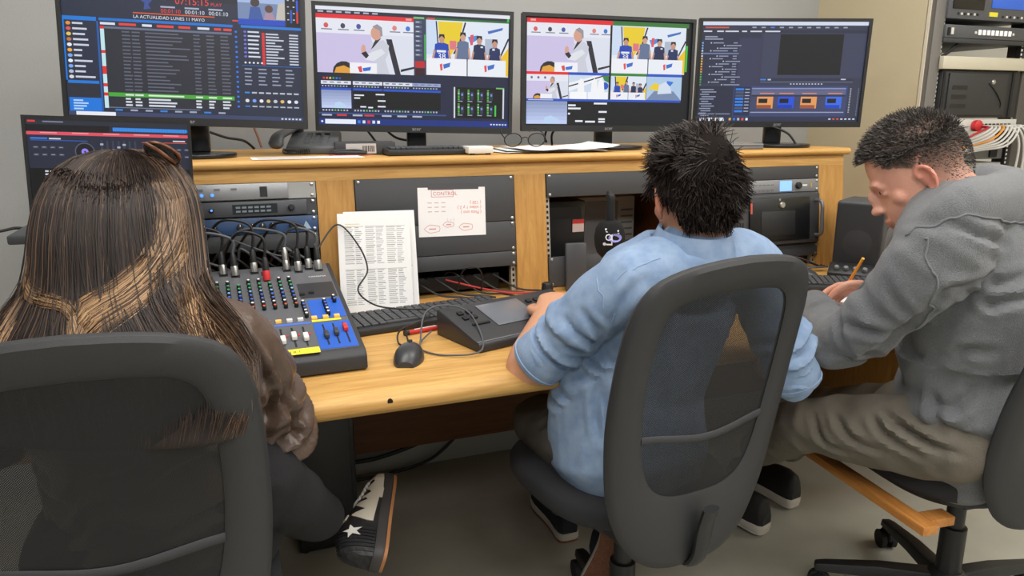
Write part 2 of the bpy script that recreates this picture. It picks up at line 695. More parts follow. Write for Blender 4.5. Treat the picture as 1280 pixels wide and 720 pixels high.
# rack rails with square holes inside every bay
hole_m = mat('rail_hole', (16, 16, 17), 0.8)
for i, bx_ in enumerate(BAY):
    for s, x in ((-1, bx_ + 0.002), (1, bx_ + BW - 0.016)):
        rl = in_hut(face_box(x, x + 0.014, 0.013, WT, -0.030, -0.012)).build('rack_rail', RAIL, hut)
        hb = MB()
        for k in range(20):
            w = 0.022 + k * 0.0165
            hb.v += []
            q = face_box(x + 0.004, x + 0.0105, w, w + 0.0085, -0.0125, -0.0116)
            hb.add(q.v, q.f)
        h = in_hut(hb).build('rail_holes', hole_m, rl)
        h['kind'] = 'stuff'


def rack_thing(name, label, cat, bay, w0, group=None):
    """an Empty on the hutch face at the middle of a bay, w0 up the slope"""
    return thing(name, label, cat, hp(BAY[bay] + BW / 2, w0, 0.0), TILTROT, group)


def screws(t, h, hw=0.2215, y=-0.0035):
    n = 1 if h < 0.03 else 2
    for sx in (-1, 1):
        for k in range(n):
            z = h / 2 if n == 1 else (0.008 if k == 0 else h - 0.008)
            MB().lathe([(0.0042, 0), (0.0042, 0.0015), (0.002, 0.0026)], 12,
                       Matrix.Translation((sx * hw, y, z)) @ Matrix.Rotation(math.pi / 2, 4, 'X')).build('screw', STEEL, t)


def blank_panel(bay, w0, h, label, m=PANEL):
    t = rack_thing('rack_blank', label, 'rack panel', bay, w0, 'blank rack panels')
    MB().b2((-0.231, -0.0035, 0.0008), (0.231, 0.0095, h - 0.0008)).build('plate', m, t, 0.0012)
    screws(t, h)
    return t


U = 0.0444
# ---- bay 1 (behind the mixer)
t = rack_thing('patch_unit', 'silver rack unit with a row of small blue lamps, topmost above the mixer', 'rack unit', 0, WT - U)
MB().b2((-0.218, -0.012, 0.002), (0.160, 0.0, U - 0.002)).build('face_plate', SILVER, t, 0.0015)
MB().b2((-0.231, -0.003, 0.001), (0.231, 0.0095, U - 0.001)).build('mounting_plate', mat('pale_steel', (168, 168, 166), 0.4, 0.5), t)
LED_B = mat('blue_lamp', (90, 150, 250), 0.4, emit=0.8)
for x in (-0.2, -0.17, -0.13, -0.105, -0.075, -0.05, -0.025):
    MB().cyl((x, -0.0125, 0.016), (x, -0.0145, 0.016), 0.0045, n=10).build('lamp', LED_B, t)
for x in (-0.18, -0.14, -0.1, -0.06, -0.02, 0.02):
    MB().b2((x, -0.0135, 0.027), (x + 0.014, -0.012, 0.032)).build('button', MIDGREY, t)
MB().b2((0.09, -0.014, 0.008), (0.108, -0.012, 0.034)).build('switch', BLACK, t)
screws(t, U)
t = rack_thing('wireless_receiver', 'dark grey half-width receiver unit with a small display, second from the top', 'rack unit', 0, WT - 2 * U)
MB().b2((-0.231, -0.003, 0.001), (0.231, 0.0095, U - 0.001)).build('mounting_plate', DKGREY, t)
MB().b2((-0.10, -0.012, 0.003), (0.205, 0.0, U - 0.003)).build('face_plate', mat('receiver_grey', (70, 71, 76), 0.45), t, 0.002)
MB().b2((0.02, -0.0135, 0.01), (0.13, -0.012, U - 0.01)).build('display', mat('dark_display', (28, 34, 40), 0.2), t)
for x in (-0.06, -0.03):
    MB().lathe([(0.006, 0), (0.006, 0.005), (0.0045, 0.007)], 14, Matrix.Translation((x, -0.012, U / 2)) @ Matrix.Rotation(math.pi / 2, 4, 'X')).build('knob', BLACK, t)
MB().cyl((-0.03, -0.0195, U / 2), (-0.03, -0.0205, U / 2), 0.003, n=10).build('lamp', LED_B, t)
MB().lathe([(0.008, 0), (0.008, 0.008), (0.006, 0.011)], 16, Matrix.Translation((0.165, -0.012, U / 2)) @ Matrix.Rotation(math.pi / 2, 4, 'X')).build('knob', BLACK, t)
for x in (0.028, 0.043, 0.058, 0.073, 0.088, 0.103):
    MB().b2((x, -0.0141, 0.014), (x + 0.011, -0.0136, 0.019)).build('display_segment', mat('dim_segment', (110, 120, 126), 0.4), t)
    MB().b2((x, -0.0141, 0.024), (x + 0.011, -0.0136, 0.029)).build('display_segment', mat('dim_segment', (110, 120, 126), 0.4), t)
screws(t, U)
t = rack_thing('compressor_unit', 'blue rack unit with a row of black knobs, third from the top', 'rack unit', 0, WT - 3 * U)
MB().b2((-0.231, -0.006, 0.001), (0.231, 0.0095, U - 0.001)).build('face_plate', mat('deep_blue_face', (44, 72, 112), 0.4), t, 0.001)
for i, x in enumerate((-0.075, -0.05, -0.025, 0.035, 0.065, 0.09, 0.115, 0.165)):
    r = 0.0085 if i != 2 else 0.006
    k = MB().lathe([(r, 0), (r, 0.006), (r * 0.8, 0.011)], 16, Matrix.Translation((x, -0.006, 0.021)) @ Matrix.Rotation(math.pi / 2, 4, 'X')).build('knob', BLACK, t)
    MB().b2((x - 0.0008, -0.0178, 0.022), (x + 0.0008, -0.0169, 0.028)).build('pointer', WHITE, k)
MB().b2((-0.11, -0.0072, 0.026), (-0.085, -0.006, 0.036)).build('red_display', mat('red_digits', (160, 40, 36), 0.4, emit=0.3), t)
MB().cyl((-0.16, -0.006, 0.02), (-0.16, -0.012, 0.02), 0.01, n=16).build('button', BLACK, t)
MB().prism([(0.19, 0.008), (0.213, 0.008), (0.2, 0.03)], 0.006, 0.0072, Matrix.Rotation(math.pi / 2, 4, 'X')).build('triangle_emblem', mat('emblem_pale', (150, 170, 190), 0.4), t)
screws(t, U, y=-0.006)
blank_panel(0, WT - 4 * U, U, 'plain black panel under the blue knob unit in the left bay')
# ---- bay 2
t = blank_panel(1, WT - 3 * U, 3 * U, 'tall black panel with a taped notice, top of the second bay')
blank_panel(1, WT - 5 * U, 2 * U, 'black panel below the taped notice, middle of the second bay')
blank_panel(1, WT - 6 * U, U, 'narrow black panel lowest in the second bay above loose cables')
# ---- bay 3
blank_panel(2, WT - 0.071, 0.071, 'dark grey panel above the open bay with the hanging microphone')
blank_panel(2, 0.0135, 0.092, 'low dark panel behind the standing handset in the open bay')
# ---- bay 4
blank_panel(3, WT - U, U, 'thin black panel topmost in the right-hand bay above the silver unit')
t = rack_thing('audio_processor', 'silver rack unit with a glowing blue display in the right-hand bay', 'rack unit', 3, WT - 2 * U)
MB().b2((-0.231, -0.005, 0.001), (0.231, 0.0095, U - 0.001)).build('face_plate', mat('pale_alu', (140, 142, 146), 0.4, 0.4), t, 0.001)
MB().b2((0.063, -0.0062, 0.005), (0.113, -0.005, U - 0.005)).build('display', mat('lit_display', (120, 165, 250), 0.3, emit=0.9), t)
MB().lathe([(0.011, 0), (0.011, 0.009), (0.009, 0.012)], 18, Matrix.Translation((0.14, -0.005, U / 2)) @ Matrix.Rotation(math.pi / 2, 4, 'X')).build('knob', BLACK, t)
for k in range(12):
    MB().b2((-0.16 + k * 0.017, -0.0064, 0.006), (-0.148 + k * 0.017, -0.005, 0.013)).build('button', MIDGREY, t)
    MB().b2((-0.16 + k * 0.017, -0.0055, 0.026), (-0.148 + k * 0.017, -0.005, 0.029)).build('caption', MIDGREY, t)
MB().b2((0.158, -0.0055, 0.020), (0.18, -0.005, 0.025)).build('caption', WHITE, t)
MB().b2((0.196, -0.0055, 0.014), (0.2, -0.005, 0.03)).build('caption', mat('amber_mark', (200, 150, 60), 0.5), t)
screws(t, U, y=-0.005)
SH = 4 * U
t = rack_thing('rack_server', 'black four-unit server with a locking front door and side vents', 'server', 3, WT - 6 * U)
MB().b2((-0.231, -0.004, 0.001), (0.231, 0.0095, SH - 0.001)).build('mounting_plate', PANEL, t, 0.001)
MB().b2((-0.215, -0.03, 0.004), (0.215, -0.004, SH - 0.004)).build('body', mat('server_grey', (56, 57, 60), 0.45), t, 0.006, 3)
d = MB().b2((-0.085, -0.038, 0.018), (0.165, -0.0302, SH - 0.016)).build('front_door', mat('door_black', (14, 15, 18), 0.35), t, 0.003)
MB().b2((-0.04, -0.0395, 0.035), (0.10, -0.0381, SH - 0.06)).build('door_recess', mat('door_inner', (22, 23, 26), 0.5), d, 0.001)
lk = MB().lathe([(0.011, 0), (0.011, 0.003), (0.009, 0.006)], 18, Matrix.Translation((0.045, -0.038, SH - 0.04)) @ Matrix.Rotation(math.pi / 2, 4, 'X')).build('lock', STEEL, d)
MB().lathe([(0.004, 0), (0.004, 0.002)], 10, Matrix.Translation((0.035, -0.038, SH - 0.022)) @ Matrix.Rotation(math.pi / 2, 4, 'X')).build('catch', STEEL, d)
MB().b2((-0.083, -0.039, SH - 0.065), (-0.076, -0.0381, SH - 0.025)).build('red_label', mat('warn_label', (190, 90, 70), 0.5), d)
for row in range(2):
    for k in range(10):
        MB().b2((-0.205 + k * 0.0105, -0.0306, 0.055 + row * 0.04), (-0.199 + k * 0.0105, -0.0300, 0.085 + row * 0.04)).build('vent_slot', hole_m, t)
for sx in (0.196,):
    MB().tube([p for p in cr([(sx, -0.03, 0.03), (sx, -0.058, 0.036), (sx, -0.06, 0.088), (sx, -0.058, 0.14), (sx, -0.03, 0.148)], 4)], 0.006, 8).build('handle', mat('handle_grey', (110, 112, 116), 0.35, 0.5), t)
screws(t, SH)
blank_panel(3, WT - 7 * U, U, 'black panel under the server in the right-hand bay')
# ================================================================== screen pictures
rs = random.Random(3)


def pic_host(P, x, y, w, h, simple=False):
    """presenter in a pale coat beside a big chair"""
    q = lambda u, v: (x + u * w, y + v * h)
    P.rect(x, y, w, h, (206, 196, 232))
    P.poly([q(.55, .25), q(1, .2), q(1, 1), q(.62, 1)], (222, 226, 240))
    P.rect(x, y, w, .27 * h, (232, 234, 244))
    if not simple:
        for k, c in ((.10, (220, 90, 90)), (.27, (70, 70, 90)), (.43, (70, 90, 160)), (.80, (225, 130, 130)), (.94, (60, 120, 210))):
            P.disc(*q(k, .13), .025 * w, .05 * h, c, 8)
            P.rect(*q(k - .05, .19), .11 * w, .02 * h, (120, 120, 150))
    else:
        for k in (.12, .28, .44):
            P.disc(*q(k, .13), .03 * w, .06 * h, (120, 110, 150), 6)
    P.poly([q(.71, .34), q(.77, .34), q(.86, 1), q(.80, 1)], (44, 44, 56))
    P.poly([q(.86, .90), q(1, .84), q(1, .88), q(.86, .95)], (44, 44, 56))
    P.disc(*q(.27, .98), .115 * w, .2 * h, (40, 38, 42))
    P.poly([q(.17, 1), q(.19, .9), q(.27, .86), q(.34, .92), q(.35, 1)], (226, 160, 60))
    P.poly([q(.55, .42), q(.68, .36), q(.74, .46), q(.73, .62), q(.70, .72), q(.74, 1), q(.60, 1), q(.60, .78), q(.50, .72), q(.49, .64), q(.55, .6)], (205, 208, 220))
    P.poly([q(.55, .60), q(.66, .52), q(.70, .60), q(.58, .76), q(.49, .74), q(.48, .68)], (226, 228, 236))
    P.poly([q(.60, .36), q(.66, .33), q(.58, .5), q(.55, .55)], (48, 48, 56))
    P.disc(*q(.61, .24), .058 * w, .13 * h, (214, 160, 140))
    P.poly([q(.57, .12), q(.62, .07), q(.67, .13), q(.675, .28), q(.655, .30), q(.645, .19), q(.6, .15)], (150, 148, 156))
    P.disc(*q(.475, .55), .026 * w, .095 * h, (216, 165, 150), 8)
    P.poly([q(.45, .62), q(.50, .58), q(.53, .66), q(.50, .72)], (40, 40, 52))
    P.rect(*q(.33, .80), .28 * w, .20 * h, (242, 242, 248))
    if not simple:
        P.poly([q(.41, .88), q(.45, .86), q(.46, .97), q(.43, .98)], (220, 70, 80))
        P.poly([q(.46, .90), q(.55, .87), q(.54, .94), q(.47, .96)], (50, 110, 210))


def pic_group(P, x, y, w, h, simple=False):
    """four people standing behind two white counters"""
    q = lambda u, v: (x + u * w, y + v * h)
    P.rect(x, y, w, h, (226, 234, 246))
    P.rect(x, y, .14 * w, h * .62, (206, 222, 244))
    P.poly([q(.14, .02), q(.44, .02), q(.40, .36), q(.30, .62), q(.17, .62)], (236, 206, 40))
    P.line([q(.12, .02), q(.15, .62)], .004, (40, 40, 48))
    P.line([q(.47, .02), q(.40, .40), q(.33, .6)], .005, (40, 40, 48))
    P.poly([q(1, .45), q(1, .98), q(.9, .98), q(.92, .62)], (240, 196, 30))
    P.line([q(1, .28), q(.90, .62)], .005, (40, 40, 48))
    P.rect(*q(.28, .36), .08 * w, .16 * h, (226, 120, 130))
    P.rect(*q(.71, .30), .15 * w, .3 * h, (176, 186, 206))
    if not simple:
        P.poly([q(.74, .16), q(.93, .08), q(.92, .13), q(.75, .21)], (70, 110, 190))
        P.poly([q(.50, .28), q(.62, .24), q(.60, .34), q(.53, .40)], (70, 140, 220))
        P.poly([q(.53, .24), q(.57, .23), q(.56, .42), q(.53, .43)], (230, 80, 90))
    for (cx, top, wd, col, sk) in ((.185, .27, .10, (30, 70, 180), (200, 150, 125)), (.44, .22, .085, (100, 116, 150), (206, 160, 140)),
                                   (.64, .27, .085, (34, 44, 84), (198, 150, 130)), (.83, .32, .08, (36, 50, 96), (200, 150, 132))):
        P.poly([q(cx - wd, .72), q(cx - wd * .8, top + .16), q(cx, top + .12), q(cx + wd * .8, top + .16), q(cx + wd * .95, .72)], col)
        P.poly([q(cx - wd * 1.25, .74), q(cx - wd * .95, top + .26), q(cx - wd * .72, top + .28), q(cx - wd, .74)], sk)
        P.poly([q(cx + wd * 1.2, .74), q(cx + wd * .95, top + .26), q(cx + wd * .72, top + .28), q(cx + wd * .9, .74)], sk)
        P.disc(*q(cx, top + .06), .034 * w, .085 * h, sk, 10)
        P.poly([q(cx - .038, top + .06), q(cx - .03, top - .02), q(cx + .03, top - .02), q(cx + .038, top + .06), q(cx, top + .01)], (40, 32, 32))
    if not simple:
        P.rect(*q(.125, .54), .11 * w, .04 * h, (235, 238, 246))
        P.text(*q(.135, .70), .11 * h, '38', (240, 242, 248))
        P.rect(*q(.80, .47), .03 * w, .04 * h, (220, 225, 236))
        P.rect(*q(.655, .44), .03 * w, .03 * h, (220, 225, 236))
    P.rect(*q(0, .69), .485 * w, .31 * h, (240, 242, 248))
    P.rect(*q(.5, .69), .47 * w, .30 * h, (236, 240, 248))
    P.rect(*q(.487, .67), .012 * w, .33 * h, (60, 62, 72))
    for u in (.16, .70):
        P.poly([q(u, .80), q(u + .03, .78), q(u + .035, .90), q(u + .01, .92)], (226, 80, 90))
        P.poly([q(u + .04, .80), q(u + .13, .76), q(u + .12, .84), q(u + .05, .88)], (60, 110, 200))


def pic_sky(P, x, y, w, h):
    for k in range(6):
        c = 150 + k * 10
        P.rect(x, y + h * k / 6, w, h / 6, (c - 6, c + 8, min(255, c + 46)))
    P.poly([(x + w * .4, y + h), (x + w * .45, y + h * .7), (x + w * .6, y + h * .62), (x + w * .8, y + h * .8), (x + w * .82, y + h)], (190, 214, 246))


def scr_playout(W, H):
    P = Print(W, H)
    P.rect(0, 0, 1, 1, (42, 48, 68))
    P.rect(0, 0, 1, .10, (38, 40, 54))
    # heading
    P.dashes(.015, .03, .10, .06, 3, (170, 178, 200))
    P.poly([(.33, .06), (.36, .05), (.37, .1), (.35, .14), (.36, .17), (.33, .18), (.335, .13), (.32, .11)], (60, 80, 150))
    P.text(.46, .125, .052, '07:15:15', (232, 62, 52))
    P.text(.61, .125, .026, 'PLAY', (226, 60, 60))
    for x, c in ((.40, (232, 62, 52)), (.50, (214, 220, 232)), (.60, (214, 220, 232))):
        P.rect(x, .145, .06, .012, (168, 176, 196))
        P.text(x, .195, .03, '00:01:10', c)
    P.rect(.285, .203, .34, .008, (226, 92, 52))
    P.text(.285, .246, .024, 'LA ACTUALIDAD LUNES 11 MAYO', (226, 232, 244))
    P.rect(.70, .22, .03, .01, (226, 70, 60))
    # left navigation column
    P.rect(0, .255, .135, .03, (32, 122, 214))
    P.rect(.0, .285, .006, .45, (32, 122, 214))
    for k in range(11):
        yy = .297 + k * .040
        P.disc(.022, yy + .012, .010, .014, [(230, 150, 60), (220, 90, 90), (230, 200, 90), (190, 120, 70), (236, 240, 250), (240, 170, 70), (120, 170, 240), (236, 240, 250), (120, 170, 240), (180, 190, 220), (220, 220, 230)][k], 8)
        P.rect(.038, yy + .004, .03 + .05 * rs.random(), .014, (206, 212, 228))
    P.rect(.006, .735, .125, .022, (32, 122, 214))
    P.rect(.006, .757, .125, .155, (44, 46, 58))
    P.rect(.006, .865, .13, .105, (30, 120, 220))
    P.dashes(.022, .875, .08, .085, 4, (180, 214, 250))
    # central list
    P.rect(.135, .285, .008, .68, (38, 92, 170))
    P.rect(.145, .258, .555, .02, (34, 116, 206))
    for x, c, w_ in ((.15, (220, 226, 238), .06), (.225, (230, 70, 60), .07), (.32, (220, 226, 238), .04), (.38, (230, 70, 60), .07), (.47, (230, 70, 60), .05), (.55, (220, 226, 238), .05), (.62, (230, 70, 60), .03), (.66, (230, 70, 60), .035)):
        P.rect(x, .29, w_, .018, c)
    P.rect(.165, .32, .53, .016, (104, 112, 136))
    P.rect(.148, .318, .016, .62, (196, 232, 240))
    for y_, h_ in ((.318, .022), (.50, .022), (.62, .06), (.75, .025), (.82, .025)):
        P.rect(.148, y_, .016, h_, (226, 48, 48))
    P.rect(.166, .338, .53, .585, (46, 48, 58))
    for k in range(17):
        yy = .35 + k * .0275
        c = (96, 100, 116)
        for x, w_ in ((.235, .035), (.275, .035), (.53, .03), (.585, .035), (.645, .04)):
            P.rect(x, yy, w_ * (.8 + .2 * rs.random()), .010, c)
        P.rect(.33, yy, .05 + .14 * rs.random(), .010, c)
    P.rect(.166, .818, .53, .03, (74, 168, 60))
    for x, w_ in ((.235, .035), (.275, .035), (.33, .15), (.53, .03), (.585, .035), (.645, .04)):
        P.rect(x, .827, w_, .012, (220, 240, 216))
        for k in range(3):
            P.rect(x, .857 + k * .024, w_ * (.6 + .3 * rs.random()), .013, (214, 220, 232))
    P.rect(.166, .93, .38, .006, (120, 126, 146))
    for k in range(8):
        P.rect(.19 + k * .062, .945, .03, .013, (52, 130, 214) if k % 3 == 0 else (160, 168, 190))
    for k in range(16):
        P.disc(.713, .31 + k * .039, .006, .009, (50, 120, 230), 6)
    # right column
    P.rect(.725, .0, .205, .25, (118, 138, 178))
    P.rect(.725, .0, .205, .08, (164, 186, 226))
    P.disc(.80, .075, .02, .035, (70, 60, 60))
    P.poly([(.77, .21), (.78, .11), (.82, .11), (.835, .21)], (60, 90, 160))
    P.disc(.86, .12, .018, .03, (96, 70, 60))
    P.poly([(.835, .21), (.845, .15), (.875, .15), (.89, .21)], (170, 140, 160))
    P.poly([(.89, .2), (.90, .08), (.93, .06), (.93, .2)], (196, 190, 180))
    P.rect(.725, .205, .205, .045, (36, 74, 190))
    P.rect(.935, .0, .06, .25, (20, 22, 30))
    for k in range(4):
        P.rect(.94, .04 + k * .05, .008, .008, (200, 206, 220))
        P.rect(.965, .04 + k * .05, .008, .008, (200, 206, 220))
    P.rect(.953, .12, .008, .1, (50, 90, 200))
    P.rect(.98, .04, .008, .09, (50, 90, 220))
    P.rect(.98, .13, .008, .09, (214, 50, 50))
    P.rect(.735, .255, .265, .02, (34, 122, 214))
    for k in range(7):
        P.disc(.752, .305 + k * .032, .007, .009, (110, 110, 220), 6)
        P.rect(.764, .299 + k * .032, .04 + .02 * rs.random(), .012, (214, 220, 236))
    for k in range(11):
        yy = .31 + k * .023
        P.rect(.825, yy - .003, .012, .022, (222, 44, 44))
        P.rect(.842, yy, .04 + .05 * rs.random(), .011, (200, 206, 222))
        P.rect(.945, yy, .04, .011, (200, 206, 222))
    for k in range(5):
        P.disc(.75 + k * .018, .545, .005, .008, (230, 230, 236), 6)
    P.rect(.735, .565, .26, .004, (34, 110, 200))
    for r_ in range(5):
        for c_ in range(4):
            P.rect(.745 + c_ * .06, .59 + r_ * .030, .025 + .015 * rs.random(), .010, (150, 158, 182))
    for c_ in range(8):
        P.rect(.742 + c_ * .031, .775, .022, .012, (50, 140, 220) if c_ == 0 else (190, 196, 214))
        P.disc(.752 + c_ * .031, .845, .009, .014, [(226, 226, 230), (120, 160, 240), (236, 236, 240), (226, 196, 130), (200, 200, 210), (226, 190, 100), (236, 240, 246), (220, 226, 240)][c_], 8)
        P.rect(.742 + c_ * .031, .885, .022, .010, (40, 130, 220) if c_ == 0 else (180, 188, 206))
    P.rect(0, .968, 1, .032, (60, 70, 104))
    P.rect(.03, .970, .16, .028, (236, 238, 246))
    for k in range(6):
        P.rect(.9 + k * .016, .978, .009, .012, (210, 216, 230))
    return P


def scr_mixer(W, H):
    P = Print(W, H)
    P.rect(0, 0, 1, 1, (34, 40, 66))
    P.rect(0, 0, 1, .03, (232, 234, 244))
    P.rect(0, .03, 1, .03, (40, 44, 62))
    for k in range(7):
        P.rect(.01 + k * .045, .038, .028, .013, (180, 186, 204))
    P.rect(0, .062, .49, .036, (228, 44, 52))
    P.rect(.45, .07, .03, .018, (240, 160, 160))
    pic_host(P, .0, .098, .49, .455)
    P.rect(.49, .05, .065, .5, (58, 66, 92))
    P.rect(.49, .052, .055, .016, (120, 190, 110))
    for k in range(8):
        P.rect(.497, .085 + k * .040, .035, .022, (90, 100, 130))
        P.rect(.502, .092 + k * .040, .018, .007, (196, 204, 222))
    P.rect(.497, .43, .05, .055, (196, 40, 44))
    P.rect(.497, .492, .05, .06, (60, 24, 32))
    P.rect(.545, .2, .006, .22, (60, 190, 70))
    P.rect(.555, .052, .44, .018, (46, 110, 50))
    P.rect(.56, .052, .04, .014, (230, 60, 60))
    pic_group(P, .555, .07, .44, .475)
    P.rect(.985, .03, .012, .03, (60, 190, 70))
    # toolbar and preview strip
    for k, c in enumerate(((220, 60, 60), (230, 120, 40), (230, 200, 60), (60, 160, 80), (60, 120, 220), (40, 90, 200))):
        P.disc(.03 + k * .016, .60, .006, .010, c, 6)
    for x in (.015, .175, .33, .48):
        P.rect(x, .622, .15, .03, (224, 228, 240) if x < .45 else (150, 164, 206))
        for j in range(4):
            P.rect(x + .01 + j * .035, .63, .02, .010, (120, 128, 160))
        for j in range(9):
            P.rect(x + .004 + j * .015, .662, .008, .010, (90, 190, 90) if j == 5 else (180, 186, 206))
        P.rect(x, .682, .15, .02, (44, 84, 196))
        P.rect(x, .702, .15, .155, (16, 18, 24))
        for j in range(9):
            P.rect(x + .004 + j * .015, .868, .008, .014, (90, 190, 90) if j in (4, 6) else (180, 186, 206))
    pic_sky(P, .015, .702, .15, .155)
    for (u, v, w_) in ((.18, .735, .05), (.18, .76, .03), (.29, .725, .045), (.30, .78, .04), (.21, .835, .03), (.25, .84, .025), (.30, .83, .04)):
        P.rect(u, v, w_, .012, (230, 234, 242))
    P.rect(.0, .895, .66, .012, (60, 80, 140))
    for x, c in ((.015, (180, 186, 206)), (.09, (220, 60, 60)), (.17, (180, 186, 206)), (.23, (220, 60, 60)), (.32, (180, 186, 206)), (.40, (180, 186, 206)), (.48, (180, 186, 206))):
        P.rect(x, .91, .05, .014, c)
    # audio meters
    P.rect(.70, .645, .275, .275, (14, 16, 22))
    P.rect(.70, .645, .008, .275, (214, 220, 230))
    P.rect(.967, .645, .008, .275, (214, 220, 230))
    P.rect(.93, .64, .045, .012, (120, 190, 110))
    for r_ in range(2):
        for c_ in range(4):
            x, y = .722 + c_ * .053, .665 + r_ * .125
            for j in range(7):
                P.rect(x, y + j * .014, .010, .009, (86, 196, 80) if j != 2 else (220, 226, 236))
            P.rect(x + .016, y + .02, .016, .07, (50, 58, 78))
            P.rect(x + .019, y + .035, .009, .02, (120, 150, 220))
            P.rect(x, y + .100, .026, .008, (160, 168, 190))
    P.rect(.923, .80, .009, .1, (70, 200, 80))
    P.rect(0, .945, 1, .055, (30, 52, 128))
    P.rect(.03, .953, .155, .04, (234, 240, 250))
    P.disc(.015, .973, .006, .01, (220, 230, 250), 6)
    for k, c in enumerate(((60, 130, 230), (220, 226, 240), (220, 60, 60), (214, 220, 236), (240, 240, 250))):
        P.rect(.195 + k * .025, .96, .014, .026, c)
    for k in range(6):
        P.rect(.90 + k * .016, .968, .010, .012, (210, 216, 236))
    return P


def scr_multiview(W, H):
    P = Print(W, H)
    P.rect(0, 0, 1, 1, (20, 22, 28))
    P.rect(.01, .012, .50, .04, (230, 42, 50))
    P.rect(.03, .02, .03, .018, (240, 170, 170))
    P.rect(.51, .012, .47, .04, (56, 120, 56))
    pic_host(P, .01, .052, .487, .445)
    P.rect(.497, .052, .012, .445, (20, 22, 28))
    pic_group(P, .509, .052, .455, .445)
    P.rect(.966, .22, .013, .25, (60, 190, 70))
    P.rect(.01, .497, .244, .026, (230, 42, 50))
    P.rect(.256, .497, .24, .026, (44, 84, 196))
    P.rect(.509, .497, .22, .026, (56, 130, 56))
    P.rect(.731, .497, .22, .026, (44, 84, 196))
    pic_host(P, .01, .523, .244, .225, True)
    P.rect(.256, .523, .24, .225, (206, 220, 240))
    P.poly([(.256, .60), (.42, .523), (.5, .523), (.256, .68)], (240, 244, 250))
    P.line([(.256, .63), (.36, .58), (.47, .523)], .004, (40, 40, 48))
    P.poly([(.455, .523), (.496, .523), (.496, .59), (.47, .57)], (60, 130, 70))
    P.disc(.475, .62, .02, .035, (40, 90, 200))
    for cx in (.33, .41, .45):
        P.poly([(cx - .022, .70), (cx - .016, .58), (cx, .55), (cx + .016, .58), (cx + .022, .70)], (246, 246, 250))
    P.rect(.265, .68, .1, .068, (250, 250, 252))
    P.rect(.372, .68, .12, .068, (244, 246, 252))
    pic_group(P, .509, .523, .22, .225, True)
    P.rect(.731, .523, .22, .225, (176, 204, 234))
    P.poly([(.731, .748), (.78, .66), (.90, .66), (.951, .748)], (120, 140, 176))
    P.poly([(.74, .64), (.78, .58), (.82, .6), (.80, .66)], (236, 206, 60))
    P.poly([(.86, .56), (.90, .57), (.88, .61), (.85, .6)], (60, 120, 220))
    P.poly([(.80, .69), (.81, .6), (.85, .57), (.88, .62), (.89, .68)], (214, 226, 242))
    P.rect(.01, .748, .94, .022, (44, 84, 196))
    P.dashes(.02, .752, .2, .014, 1, (190, 200, 230), .6)
    pic_sky(P, .01, .772, .24, .215)
    for (u, v, w_) in ((.256, .80, .045), (.256, .83, .075), (.41, .78, .08), (.44, .86, .05), (.256, .88, .012), (.30, .95, .045), (.36, .955, .06), (.44, .93, .04), (.44, .955, .04)):
        P.rect(u, v, w_, .017, (232, 236, 244))
    return P


